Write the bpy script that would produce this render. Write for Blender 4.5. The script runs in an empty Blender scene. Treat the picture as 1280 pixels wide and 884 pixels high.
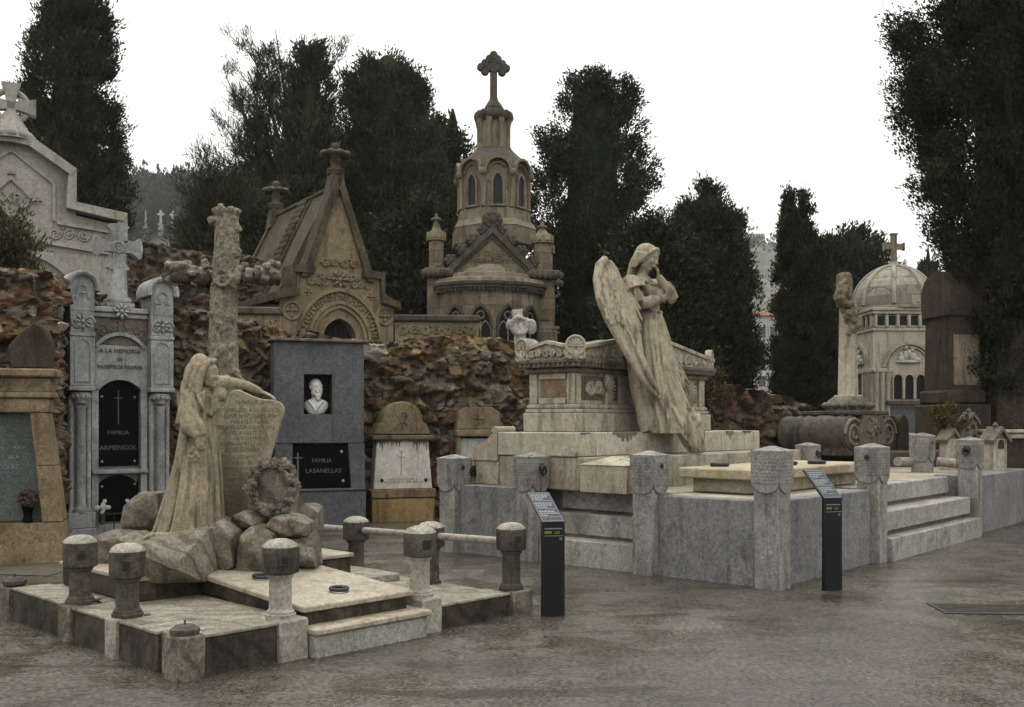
import bpy, bmesh, math, random
import numpy as np
from mathutils import Vector, Matrix, noise
R = math.radians
PI = math.pi
S = bpy.context.scene
COL = S.collection
F, HY, CZ = 1250.0, 530.0, 1.6          # focal length in photo pixels, horizon row, eye height
random.seed(5)


def at(x, y, Y):
    return Vector(((x - 640) / F * Y, Y, CZ + (HY - y) / F * Y))


def ident(v):
    return v


# ------------------------------------------------------------------ mesh builder
class MB:
    def __init__(self):
        self.v = []
        self.f = []

    def add(self, vs, fs, M=None):
        o = len(self.v)
        if M is not None:
            vs = [M @ Vector(p) for p in vs]
        self.v += [tuple(p) for p in vs]
        self.f += [tuple(i + o for i in q) for q in fs]
        return self

    def box(self, c, s, M=None, bev=0.008):
        hx, hy, hz = s[0] / 2, s[1] / 2, s[2] / 2
        b = min(bev, hx * .45, hy * .45, hz * .45)
        h = (hx, hy, hz)
        vs, idx = [], {}
        for sx in (-1, 1):
            for sy in (-1, 1):
                for sz in (-1, 1):
                    sg = (sx, sy, sz)
                    for a in range(3):
                        p = [c[k] + sg[k] * (h[k] - (0 if k == a else b)) for k in range(3)]
                        idx[(sg, a)] = len(vs)
                        vs.append(p)
        fs = []
        for a in range(3):
            u, w = [k for k in range(3) if k != a]
            for s1 in (-1, 1):
                q = []
                for (su, sw) in ((-1, -1), (1, -1), (1, 1), (-1, 1)):
                    sg = [0, 0, 0]
                    sg[a], sg[u], sg[w] = s1, su, sw
                    q.append(idx[(tuple(sg), a)])
                fs.append(q)
            for su in (-1, 1):
                for sw in (-1, 1):
                    g0, g1 = [0, 0, 0], [0, 0, 0]
                    g0[a], g1[a] = -1, 1
                    g0[u] = g1[u] = su
                    g0[w] = g1[w] = sw
                    g0, g1 = tuple(g0), tuple(g1)
                    fs.append([idx[(g0, u)], idx[(g1, u)], idx[(g1, w)], idx[(g0, w)]])
        for sx in (-1, 1):
            for sy in (-1, 1):
                for sz in (-1, 1):
                    fs.append([idx[((sx, sy, sz), a)] for a in range(3)])
        return self.add(vs, fs, M)

    def b2(self, x0, x1, y0, y1, z0, z1, bev=0.008, M=None):
        return self.box(((x0 + x1) / 2, (y0 + y1) / 2, (z0 + z1) / 2), (abs(x1 - x0), abs(y1 - y0), abs(z1 - z0)), M, bev)

    def prism(self, poly, y0, y1, M=None, bev=0.0):
        """polygon in x,z pushed through y0..y1"""
        n = len(poly)
        if bev > 0:
            cx = sum(p[0] for p in poly) / n
            cz = sum(p[1] for p in poly) / n
            mx = max(max(abs(p[0] - cx), abs(p[1] - cz)) for p in poly)
            k = 1 - bev / mx
            ins = [(cx + (p[0] - cx) * k, cz + (p[1] - cz) * k) for p in poly]
            rings = [[(p[0], y0, p[1]) for p in ins], [(p[0], y0 + bev, p[1]) for p in poly],
                     [(p[0], y1, p[1]) for p in poly]]
        else:
            rings = [[(p[0], y0, p[1]) for p in poly], [(p[0], y1, p[1]) for p in poly]]
        return self.loft(rings, M)

    def loft(self, rings, M=None, cap=True, closed=True):
        n = len(rings[0])
        vs = [p for r in rings for p in r]
        fs = []
        for i in range(len(rings) - 1):
            for j in range(n if closed else n - 1):
                k = (j + 1) % n
                fs.append((i * n + j, i * n + k, (i + 1) * n + k, (i + 1) * n + j))
        if cap:
            fs.append(tuple(range(n)))
            fs.append(tuple(range((len(rings) - 1) * n, len(rings) * n)))
        return self.add(vs, fs, M)

    def band(self, outer, inner, y0, y1, M=None):
        """a strip between two open curves of x,z points, pushed through y0..y1 (arches)"""
        rings = []
        for o, i in zip(outer, inner):
            rings.append([(o[0], y0, o[1]), (o[0], y1, o[1]), (i[0], y1, i[1]), (i[0], y0, i[1])])
        return self.loft(rings, M)

    def lathe(self, prof, n=24, c=(0, 0, 0), M=None, ph=0.0, sx=1, sy=1):
        rings = [[(c[0] + r * sx * math.cos(ph + 2 * PI * k / n), c[1] + r * sy * math.sin(ph + 2 * PI * k / n), c[2] + z)
                  for k in range(n)] for r, z in prof]
        return self.loft(rings, M)

    def tube(self, path, rad, n=10, M=None, flat=None):
        path = [Vector(p) for p in path]
        if not isinstance(rad, (list, tuple)):
            rad = [rad] * len(path)
        rings = []
        up = Vector((0, 0, 1))
        prev = None
        for i, p in enumerate(path):
            t = (path[min(i + 1, len(path) - 1)] - path[max(i - 1, 0)])
            if t.length < 1e-9:
                t = Vector((0, 0, 1))
            t.normalize()
            if prev is None:
                a = up if abs(t.z) < .9 else Vector((1, 0, 0))
                prev = t.cross(a).normalized()
            else:
                prev = (prev - t * prev.dot(t))
                prev = prev.normalized() if prev.length > 1e-6 else t.orthogonal().normalized()
            w = t.cross(prev)
            r = rad[i]
            ra, rb = (r, r) if flat is None else (r, r * flat)
            rings.append([tuple(p + prev * (ra * math.cos(2 * PI * k / n)) + w * (rb * math.sin(2 * PI * k / n))) for k in range(n)])
        return self.loft(rings, M)

    def ell(self, c, r, n=16, m=10, M=None, rot=None):
        rings = []
        for i in range(1, m):
            a = PI * i / m
            ring = []
            for k in range(n):
                t = 2 * PI * k / n
                p = Vector((r[0] * math.sin(a) * math.cos(t), r[1] * math.sin(a) * math.sin(t), -r[2] * math.cos(a)))
                if rot is not None:
                    p = rot @ p
                ring.append(tuple(Vector(c) + p))
            rings.append(ring)
        return self.loft(rings, M)

    def torus(self, c, R1, r, n=20, m=8, M=None, axis='y', arc=(0, 2 * PI)):
        full = abs(arc[1] - arc[0] - 2 * PI) < 1e-6
        rings = []
        for i in range(n + (0 if full else 1)):
            t = arc[0] + (arc[1] - arc[0]) * i / n
            ring = []
            for k in range(m):
                a = 2 * PI * k / m
                rr = R1 + r * math.cos(a)
                h = r * math.sin(a)
                if axis == 'y':
                    ring.append((c[0] + rr * math.cos(t), c[1] + h, c[2] + rr * math.sin(t)))
                elif axis == 'z':
                    ring.append((c[0] + rr * math.cos(t), c[1] + rr * math.sin(t), c[2] + h))
                else:
                    ring.append((c[0] + h, c[1] + rr * math.cos(t), c[2] + rr * math.sin(t)))
            rings.append(ring)
        if full:
            rings.append(rings[0])
            return self.loft(rings, M, cap=False)
        return self.loft(rings, M)

    def rosette(self, c, r, d=0.02, n=8, M=None, seed=0):
        """carved flower facing -y"""
        rg = random.Random(seed)
        self.ell((c[0], c[1], c[2]), (r * .28, d, r * .28), 8, 6, M)
        for k in range(n):
            a = 2 * PI * k / n + rg.uniform(-.1, .1)
            rot = Matrix.Rotation(-a, 4, 'Y')
            p = Vector((c[0] + math.cos(a) * r * .62, c[1] + d * .2, c[2] + math.sin(a) * r * .62))
            self.ell(p, (r * .38, d, r * .19), 8, 6, M, rot)
        return self

    def scrollwork(self, x0, x1, z0, z1, y, d=0.015, M=None, seed=0, k=None):
        """a band of carved scrolls and leaves facing -y"""
        rg = random.Random(seed)
        h = z1 - z0
        n = k or max(2, int((x1 - x0) / (h * .9)))
        for i in range(n):
            cx = x0 + (x1 - x0) * (i + .5) / n
            cz = (z0 + z1) / 2
            path = []
            s = 1 if i % 2 else -1
            for j in range(13):
                a = j / 12 * 3.4 * PI
                rr = h * .42 * (1 - j / 15)
                path.append((cx + math.cos(a) * rr, y, cz + s * math.sin(a) * rr))
            self.tube(path, d * .8, 6, M)
            for q in range(3):
                a = rg.uniform(0, 6.3)
                rot = Matrix.Rotation(a, 4, 'Y')
                self.ell((cx + rg.uniform(-.5, .5) * (x1 - x0) / n, y, cz + rg.uniform(-.4, .4) * h), (h * .16, d, h * .07), 7, 5, M, rot)
        return self

    def mesh(self, name, sharp=38):
        me = bpy.data.meshes.new(name)
        me.from_pydata(self.v, [], self.f)
        bm = bmesh.new()
        bm.from_mesh(me)
        bmesh.ops.recalc_face_normals(bm, faces=bm.faces)
        bm.to_mesh(me)
        bm.free()
        me.polygons.foreach_set('use_smooth', [True] * len(me.polygons))
        me.set_sharp_from_angle(angle=R(sharp))
        me.update()
        return me

    def build(self, name, mat, parent=None, sharp=38, loc=None):
        return link(name, self.mesh(name, sharp), mat, parent, loc)


def link(name, me, mat, parent=None, loc=None):
    o = bpy.data.objects.new(name, me)
    COL.objects.link(o)
    if mat is not None:
        me.materials.append(mat)
    if parent is not None:
        o.parent = parent
    if loc is not None:
        o.location = loc
    return o


def tag(o, label=None, cat=None, group=None, kind=None):
    if label:
        o['label'] = label
    if cat:
        o['category'] = cat
    if group:
        o['group'] = group
    if kind:
        o['kind'] = kind
    return o


def thing(name, label, cat, loc=(0, 0, 0), rz=0.0, group=None):
    o = bpy.data.objects.new(name, None)
    o.empty_display_size = .2
    COL.objects.link(o)
    o.location = loc
    o.rotation_euler = (0, 0, rz)
    return tag(o, label, cat, group)


def dup(root, loc, rz, label, scale=None):
    """copy a thing with its parts and sub-parts"""
    r = root.copy()
    COL.objects.link(r)
    r.location = loc
    r.rotation_euler = (0, 0, rz)
    r['label'] = label
    if scale:
        r.scale = scale
    for ch in list(root.children):
        c = ch.copy()
        COL.objects.link(c)
        c.parent = r
        for g in ch.children:
            d = g.copy()
            COL.objects.link(d)
            d.parent = c
    return r


def remesh(mb, voxel, smooth=4, sharp=180):
    """fuse overlapping shapes into one continuous surface"""
    me = mb.mesh('tmp')
    o = bpy.data.objects.new('tmp', me)
    COL.objects.link(o)
    m = o.modifiers.new('r', 'REMESH')
    m.mode = 'VOXEL'
    m.voxel_size = voxel
    m.use_smooth_shade = True
    if smooth:
        s = o.modifiers.new('s', 'SMOOTH')
        s.iterations = smooth
        s.factor = .5
    dg = bpy.context.evaluated_depsgraph_get()
    dg.update()
    out = bpy.data.meshes.new_from_object(o.evaluated_get(dg))
    bpy.data.objects.remove(o)
    out.polygons.foreach_set('use_smooth', [True] * len(out.polygons))
    out.materials.clear()
    return out


def displace(me, amp, freq, seed=0, octs=3, amp2=0, freq2=1):
    """break a surface up along its normals with fractal noise"""
    co = np.empty(len(me.vertices) * 3)
    me.vertices.foreach_get('co', co)
    no = np.empty(len(me.vertices) * 3)
    me.vertices.foreach_get('normal', no)
    co = co.reshape(-1, 3)
    no = no.reshape(-1, 3)
    off = Vector((seed * 7.3, seed * 3.1, seed * 1.7))
    for i in range(len(co)):
        p = Vector(co[i])
        d = noise.fractal(p * freq + off, 1.0, 2.0, octs) * amp
        if amp2:
            d += noise.noise(p * freq2 + off) * amp2
        co[i] += no[i] * d
    me.vertices.foreach_set('co', co.ravel())
    me.update()
    return me


_txt = {}


def text_mb(s, size, depth=.004, mb=None, M=None, align='CENTER'):
    """writing as real raised letters, lying in x,z and facing -y, centred on 0,0"""
    key = (s, align)
    if key not in _txt:
        cu = bpy.data.curves.new('t', 'FONT')
        cu.body = s
        cu.align_x = align
        cu.align_y = 'CENTER'
        cu.extrude = .05
        cu.resolution_u = 2
        o = bpy.data.objects.new('t', cu)
        COL.objects.link(o)
        dg = bpy.context.evaluated_depsgraph_get()
        dg.update()
        me = bpy.data.meshes.new_from_object(o.evaluated_get(dg))
        vs = [tuple(v.co) for v in me.vertices]
        fs = [tuple(p.vertices) for p in me.polygons]
        bpy.data.objects.remove(o)
        bpy.data.meshes.remove(me)
        _txt[key] = (vs, fs)
    vs, fs = _txt[key]
    mb = mb or MB()
    mb.add([(x * size, -z / .05 * depth, y * size) for x, y, z in vs], fs, M)
    return mb


def T(x=0, y=0, z=0, rz=0, rx=0, ry=0):
    return Matrix.Translation((x, y, z)) @ Matrix.Rotation(rz, 4, 'Z') @ Matrix.Rotation(rx, 4, 'X') @ Matrix.Rotation(ry, 4, 'Y')


def arc(cx, cz, r, a0, a1, n=16, sx=1.0):
    return [(cx + r * sx * math.cos(a0 + (a1 - a0) * i / n), cz + r * math.sin(a0 + (a1 - a0) * i / n)) for i in range(n + 1)]


def ogive(cx, z0, w, h, n=9):
    """pointed arch of half width w and rise h, from left springing over the apex to the right"""
    r = (w * w + h * h) / (2 * w)
    a = math.asin(min(1, h / r))
    L = [(cx - w + r - r * math.cos(a * i / n), z0 + r * math.sin(a * i / n)) for i in range(n + 1)]
    Rr = [(2 * cx - x, z) for x, z in reversed(L[:-1])]
    return L + Rr


# ------------------------------------------------------------------ materials
def nn(nt, typ, **kw):
    n = nt.nodes.new(typ)
    for k, v in kw.items():
        setattr(n, k, v)
    return n


def mixc(nt, fac, a, b, blend='MIX'):
    m = nn(nt, 'ShaderNodeMix', data_type='RGBA', blend_type=blend)
    for i, s in ((0, fac), (6, a), (7, b)):
        if isinstance(s, (int, float)):
            m.inputs[i].default_value = s
        elif isinstance(s, (tuple, list)):
            m.inputs[i].default_value = (*s[:3], 1)
        else:
            nt.links.new(s, m.inputs[i])
    return m.outputs[2]


def ramp(nt, fac, lo, hi, v0=0.0, v1=1.0):
    m = nn(nt, 'ShaderNodeMapRange')
    m.interpolation_type = 'SMOOTHSTEP'
    nt.links.new(fac, m.inputs[0])
    m.inputs[1].default_value, m.inputs[2].default_value = lo, hi
    m.inputs[3].default_value, m.inputs[4].default_value = v0, v1
    return m.outputs[0]


def math_(nt, op, a, b=0.0):
    m = nn(nt, 'ShaderNodeMath', operation=op)
    for i, s in ((0, a), (1, b)):
        if isinstance(s, (int, float)):
            m.inputs[i].default_value = s
        else:
            nt.links.new(s, m.inputs[i])
    return m.outputs[0]


def noise_n(nt, vec, scale, detail=4, rough=.55, dist=0.0):
    n = nn(nt, 'ShaderNodeTexNoise')
    nt.links.new(vec, n.inputs['Vector'])
    n.inputs['Scale'].default_value = scale
    n.inputs['Detail'].default_value = detail
    n.inputs['Roughness'].default_value = rough
    n.inputs['Distortion'].default_value = dist
    return n.outputs['Fac']


def new_mat(name):
    m = bpy.data.materials.new(name)
    m.use_nodes = True
    nt = m.node_tree
    b = nt.nodes['Principled BSDF']
    return m, nt, b


def objvec(nt):
    tc = nn(nt, 'ShaderNodeTexCoord')
    oi = nn(nt, 'ShaderNodeObjectInfo')
    k = math_(nt, 'MULTIPLY', oi.outputs['Random'], 53.0)
    va = nn(nt, 'ShaderNodeVectorMath', operation='ADD')
    nt.links.new(tc.outputs['Object'], va.inputs[0])
    cb = nn(nt, 'ShaderNodeCombineXYZ')
    for i in range(3):
        nt.links.new(k, cb.inputs[i])
    nt.links.new(cb.outputs[0], va.inputs[1])
    return va.outputs[0], tc.outputs['Object']


def vscale(nt, vec, s):
    m = nn(nt, 'ShaderNodeVectorMath', operation='MULTIPLY')
    nt.links.new(vec, m.inputs[0])
    m.inputs[1].default_value = s
    return m.outputs[0]


def stone(name, a, b, dark, scale=2.5, streak=.5, rough=.78, bump=.25, grain=70, gv=.25, vein=0.0, blocks=None,
          lichen=None, spec=.14, blot=.5, drip=(7, 7, .8), gm=.22, vs=2.2, bc=(.7, 1.18, .45)):
    grain, gv, tone = min(grain, 42), gv * 1.7, .9
    a, b = [tuple(v * tone for v in c) for c in (a, b)]
    a, b = [tuple(max(.005, sum(c) / 3 + (v - sum(c) / 3) * 1.27) for v in c) for c in (a, b)]
    dark = tuple(v * .45 for v in dark)
    if lichen:
        lichen = tuple(v * tone for v in lichen)
    m, nt, p = new_mat(name)
    vec, raw = objvec(nt)
    n1 = noise_n(nt, vec, scale, 7, .62, .3)
    col = mixc(nt, ramp(nt, n1, .3, .7), a, b)
    n4 = noise_n(nt, vec, scale * 3.1, 6, .7)
    col = mixc(nt, ramp(nt, n4, .54, .70, 0, blot), col, dark)
    n2 = noise_n(nt, vscale(nt, vec, drip), 1.0, 5, .6)
    col = mixc(nt, ramp(nt, n2, .5, .66, 0, streak * .9), col, dark)
    if lichen:
        n5 = noise_n(nt, vec, scale * 2.0, 8, .7, .5)
        col = mixc(nt, ramp(nt, n5, .58, .68, 0, .7), col, lichen)
    if vein:
        w = nn(nt, 'ShaderNodeTexWave', wave_type='BANDS', bands_direction='DIAGONAL')
        nt.links.new(vec, w.inputs['Vector'])
        w.inputs['Scale'].default_value = vs
        w.inputs['Distortion'].default_value = 9 if vs < 4 else 5
        w.inputs['Detail'].default_value = 5
        w.inputs['Detail Scale'].default_value = 1.3
        col = mixc(nt, ramp(nt, w.outputs['Fac'], .55, 1.0, 0, vein), col, dark)
    n3 = noise_n(nt, vec, grain, 3, .7)
    g = ramp(nt, n3, .25, .75, 1 - gv, 1 + gv)
    col = mixc(nt, 1.0, col, g, 'MULTIPLY')
    n6 = noise_n(nt, vec, 13, 6, .75, .4)
    col = mixc(nt, 1.0, col, ramp(nt, n6, .28, .72, 1 - gm, 1 + gm), 'MULTIPLY')
    n7 = noise_n(nt, vec, 6.5, 8, .78, .2)
    col = mixc(nt, ramp(nt, n7, .56, .66, 0, blot), col, dark)
    hgt = math_(nt, 'ADD', math_(nt, 'MULTIPLY', n3, .5), math_(nt, 'ADD', math_(nt, 'MULTIPLY', n4, .8), math_(nt, 'MULTIPLY', n6, .7)))
    if blocks:
        bw, bh, ms = blocks
        sep = nn(nt, 'ShaderNodeSeparateXYZ')
        nt.links.new(raw, sep.inputs[0])
        cb = nn(nt, 'ShaderNodeCombineXYZ')
        nt.links.new(math_(nt, 'ADD', sep.outputs[0], sep.outputs[1]), cb.inputs[0])
        nt.links.new(sep.outputs[2], cb.inputs[1])
        br = nn(nt, 'ShaderNodeTexBrick')
        nt.links.new(cb.outputs[0], br.inputs['Vector'])
        br.inputs['Scale'].default_value = 1
        br.inputs['Brick Width'].default_value = bw
        br.inputs['Row Height'].default_value = bh
        br.inputs['Mortar Size'].default_value = ms
        br.inputs['Mortar Smooth'].default_value = .2
        lo, hi, mo = bc
        br.inputs['Color1'].default_value = (lo, lo, lo, 1)
        br.inputs['Color2'].default_value = (hi, hi, hi, 1)
        br.inputs['Mortar'].default_value = (mo, mo * .97, mo * .92, 1)
        col = mixc(nt, 1.0, col, br.outputs['Color'], 'MULTIPLY')
        hgt = math_(nt, 'ADD', hgt, math_(nt, 'MULTIPLY', br.outputs['Fac'], -.8))
    nt.links.new(col, p.inputs['Base Color'])
    p.inputs['Roughness'].default_value = rough
    p.inputs['Specular IOR Level'].default_value = spec
    bm = nn(nt, 'ShaderNodeBump')
    bm.inputs['Strength'].default_value = bump
    bm.inputs['Distance'].default_value = .02
    nt.links.new(hgt, bm.inputs['Height'])
    nt.links.new(bm.outputs[0], p.inputs['Normal'])
    return m


def plain(name, c, rough=.5, metal=0.0, var=.25, scale=8, spec=.5, bump=.05):
    m, nt, p = new_mat(name)
    vec, raw = objvec(nt)
    n1 = noise_n(nt, vec, scale, 5, .6)
    g = ramp(nt, n1, .25, .75, 1 - var, 1 + var)
    col = mixc(nt, 1.0, c, g, 'MULTIPLY')
    nt.links.new(col, p.inputs['Base Color'])
    p.inputs['Metallic'].default_value = metal
    p.inputs['Specular IOR Level'].default_value = spec
    nt.links.new(ramp(nt, n1, .2, .8, rough * .8, min(1, rough * 1.2)), p.inputs['Roughness'])
    bm = nn(nt, 'ShaderNodeBump')
    bm.inputs['Strength'].default_value = bump
    bm.inputs['Distance'].default_value = .02
    nt.links.new(n1, bm.inputs['Height'])
    nt.links.new(bm.outputs[0], p.inputs['Normal'])
    return m


def attr_mat(name, rough=.85, grain=30, gv=.35, spec=.25, bump=.4, trans=0.0):
    """colour stored on the mesh (each stone or leaf tuft its own colour), broken up by noise"""
    m, nt, p = new_mat(name)
    at_ = nn(nt, 'ShaderNodeAttribute', attribute_name='col')
    tc = nn(nt, 'ShaderNodeTexCoord')
    n1 = noise_n(nt, tc.outputs['Object'], grain, 5, .7)
    n2 = noise_n(nt, tc.outputs['Object'], grain * .2, 5, .6)
    g = math_(nt, 'MULTIPLY', ramp(nt, n1, .25, .75, 1 - gv, 1 + gv), ramp(nt, n2, .3, .7, .7, 1.25))
    col = mixc(nt, 1.0, at_.outputs['Color'], g, 'MULTIPLY')
    nt.links.new(col, p.inputs['Base Color'])
    p.inputs['Roughness'].default_value = rough
    p.inputs['Specular IOR Level'].default_value = spec
    if bump:
        bm = nn(nt, 'ShaderNodeBump')
        bm.inputs['Strength'].default_value = bump
        bm.inputs['Distance'].default_value = .03
        nt.links.new(math_(nt, 'ADD', n1, n2), bm.inputs['Height'])
        nt.links.new(bm.outputs[0], p.inputs['Normal'])
    return m


M = {}
M['warm'] = stone('warm_marble', (.30, .268, .21), (.42, .388, .325), (.11, .096, .074), 2.0, .55, .72, .2, 90, .14, blot=.35)
M['angel'] = stone('angel_marble', (.245, .213, .165), (.36, .322, .255), (.10, .088, .068), 2.4, .75, .7, .15, 110, .12, blot=.35, drip=(9, 9, 1.0))
M['warmblock'] = stone('warm_block', (.26, .233, .182), (.39, .36, .295), (.11, .085, .055), 1.6, .4, .75, .25, 80, .16, blot=.5, lichen=(.24, .17, .08))
M['grey'] = stone('grey_marble', (.165, .166, .168), (.225, .225, .222), (.075, .075, .078), 1.4, .4, .7, .2, 120, .2, vs=7, vein=.08, blot=.5)
M['step'] = stone('worn_grey_step', (.235, .228, .205), (.34, .332, .305), (.08, .072, .058), 1.7, .5, .7, .2, 70, .18, blot=.6, drip=(2.6, 2.6, 1.1), lichen=(.17, .14, .09))
M['pillar'] = stone('pillar_stone', (.19, .186, .172), (.285, .278, .258), (.065, .063, .058), 3, .5, .8, .25, 90, .18, blot=.4)
M['blue'] = stone('blue_grey_marble', (.235, .24, .245), (.36, .362, .36), (.09, .09, .09), 2, .4, .75, .12, 110, .16, blot=.3)
M['granite'] = stone('dark_granite', (.085, .088, .093), (.115, .118, .123), (.06, .06, .06), 1.5, .2, .6, .1, 160, .2, blot=.2)
M['black'] = plain('black_polished_granite', (.0035, .0035, .004), .55, 0, .3, 40, .04, .005)
M['letter'] = plain('letter_grey', (.11, .10, .085), .6, 0, .2, 30)
M['letterpale'] = plain('letter_pale', (.20, .22, .22), .6, 0, .2, 30)
M['lime'] = plain('lime_letter', (.2, .24, .02), .5, 0, .1, 30)
M['dark'] = stone('weathered_dark_stone', (.105, .095, .08), (.17, .155, .13), (.035, .033, .03), 3, .5, .8, .3, 80, .25, blot=.5)
M['bollard'] = stone('dark_bollard_marble', (.05, .046, .039), (.10, .092, .077), (.03, .028, .024), 4, .55, .75, .3, 80, .22, blot=.55)
M['cap'] = stone('pale_cap_marble', (.24, .225, .195), (.36, .34, .30), (.12, .11, .095), 4, .1, .7, .3, 60, .2, blot=.4)  # paler tone for bollard head tops, pale shafts and piers
M['kerbtop'] = stone('pale_kerb_marble', (.20, .185, .15), (.31, .29, .245), (.085, .075, .058), 2.2, .1, .55, .3, 70, .25, vein=.35, blot=.65)  # kerb tops and floor, set paler than the kerb sides
M['kerb'] = stone('dark_kerb_marble', (.035, .031, .025), (.085, .075, .058), (.02, .018, .015), 2.2, .5, .55, .25, 70, .22, vein=.45, blot=.6)
M['slabtop'] = stone('worn_slab_marble', (.29, .26, .21), (.40, .37, .31), (.15, .115, .07), 1.8, .1, .5, .2, 80, .16, blot=.55, lichen=(.22, .16, .08))
M['sand'] = stone('ochre_sandstone', (.22, .165, .09), (.30, .23, .135), (.09, .07, .042), 1.6, .5, .85, .2, 100, .2, blot=.4)
M['brownstone'] = stone('brown_tomb_stone', (.15, .115, .08), (.23, .185, .13), (.05, .04, .03), 2.4, .5, .85, .25, 90, .2, blot=.5)
M['white'] = stone('white_marble_stained', (.52, .50, .46), (.64, .62, .57), (.20, .16, .10), 2, .25, .6, .1, 90, .08, blot=.15)
M['purewhite'] = stone('white_marble', (.62, .61, .58), (.72, .71, .68), (.42, .40, .36), 3, .1, .5, .05, 90, .05, blot=.1)
M['pale'] = stone('pale_ashlar', (.29, .28, .25), (.38, .365, .33), (.14, .13, .115), .9, .35, .8, .15, 60, .12, blot=.35)
M['paleblock'] = stone('pale_ashlar_blocks', (.29, .28, .25), (.37, .355, .32), (.14, .13, .115), .9, .35, .8, .25, 60, .12, blocks=(.95, .46, .006), blot=.35, bc=(.93, 1.05, .75))
M['chapel'] = stone('chapel_sandstone', (.175, .145, .10), (.255, .21, .15), (.06, .052, .042), 1.2, .5, .85, .3, 50, .2, blot=.5)
M['chapelroof'] = stone('chapel_roof_stone', (.055, .047, .034), (.105, .09, .066), (.04, .037, .033), 1.5, .6, .85, .4, 30, .3, blot=.5, lichen=(.10, .10, .05))
M['mauso'] = stone('mausoleum_stone', (.17, .145, .105), (.25, .215, .165), (.055, .05, .043), .9, .55, .85, .3, 40, .2, blocks=(.7, .36, .010), blot=.5)
M['mausotrim'] = stone('mausoleum_trim', (.15, .128, .095), (.235, .205, .16), (.05, .045, .04), 1.2, .6, .85, .35, 40, .22, blot=.55)
M['mausodark'] = stone('mausoleum_dark_trim', (.06, .055, .046), (.11, .10, .083), (.03, .028, .025), 1.2, .6, .85, .4, 40, .25, blot=.5)
M['dome'] = stone('dome_stone', (.26, .24, .195), (.38, .355, .30), (.085, .08, .068), .8, .5, .8, .3, 30, .15, blot=.6)
M['domewall'] = stone('dome_wall_stone', (.34, .31, .25), (.44, .405, .34), (.10, .093, .078), .9, .5, .8, .2, 50, .12, blot=.35)
M['darkbrown'] = stone('dark_brown_stone', (.036, .030, .023), (.062, .052, .039), (.018, .016, .013), 2, .5, .8, .3, 60, .25, blot=.4)
M['barkdark'] = stone('dark_stone_bark', (.15, .14, .115), (.28, .265, .22), (.03, .027, .023), 5, .2, .85, .9, 35, .3, blot=.7, drip=(6, 6, 6))
M['bark'] = stone('stone_bark', (.15, .133, .105), (.25, .23, .185), (.05, .044, .035), 5, .2, .85, .9, 35, .3, blot=.75, drip=(6, 6, 6))
M['statue'] = stone('mourner_marble', (.22, .187, .14), (.32, .28, .217), (.085, .073, .055), 2.4, .75, .75, .2, 100, .15, blot=.4, drip=(10, 10, 1.2))
M['tablet'] = stone('tablet_marble', (.30, .262, .20), (.38, .34, .27), (.15, .12, .08), 2.5, .35, .75, .25, 100, .15, blot=.3)
M['boulder'] = stone('carved_boulder_marble', (.135, .12, .097), (.25, .228, .19), (.06, .052, .04), 2.4, .35, .75, .45, 45, .22, vein=.5, blot=.5)
M['boulderdark'] = stone('dark_boulder_marble', (.12, .105, .085), (.2, .18, .15), (.05, .045, .037), 3, .4, .75, .45, 45, .25, vein=.4, blot=.5)
M['grate'] = plain('rusty_grate', (.035, .03, .024), .6, .2, .5, 12)
M['iron'] = plain('dark_iron', (.02, .02, .02), .55, .4, .4, 30)
M['bronze'] = plain('green_black_bronze', (.018, .022, .019), .5, .5, .4, 30)
M['steel'] = plain('weathered_pipe', (.23, .21, .18), .55, .0, .4, 20)
M['signmetal'] = plain('charcoal_sign_metal', (.009, .010, .011), .45, .1, .2, 40, .2, .02)
M['signface'] = plain('sign_face', (.03, .037, .045), .3, .0, .15, 30, .5, .01)
M['signtext'] = plain('sign_text', (.22, .25, .28), .5, 0, .1, 30)
M['glass'] = plain('dark_window_glass', (.008, .0085, .009), .4, 0, .3, 4, .12, .02)
M['leadglass'] = plain('leaded_glass', (.022, .024, .025), .45, 0, .5, 25, .12, .3)
M['void'] = plain('dark_interior', (.012, .011, .010), .9)
M['screw'] = plain('brass_rosette', (.35, .32, .26), .35, .6, .2, 20)
M['petal'] = plain('white_petal', (.62, .60, .55), .8, 0, .2, 30)
M['redflower'] = plain('dried_red_flower', (.06, .02, .012), .9, 0, .5, 40)
M['flowerleaf'] = plain('dull_leaf', (.035, .05, .025), .8, 0, .4, 40)
M['wood'] = stone('bark_wood', (.035, .028, .022), (.07, .058, .045), (.02, .017, .014), 5, .5, .9, .8, 30, .3)
M['rubble'] = attr_mat('rubble_stone', .9, 22, .5, .15, .8)
M['leaf'] = attr_mat('leaf_foliage', .9, 3, .25, .03, 0)
M['niche'] = stone('niche_plaster', (.42, .41, .38), (.5, .49, .46), (.25, .24, .22), 1, .3, .85, .1, 30, .1)
M['tile'] = stone('old_roof_tile', (.17, .10, .07), (.24, .15, .10), (.08, .06, .05), 1, .3, .9, .3, 20, .2)
HAZE = 0.00028
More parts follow.
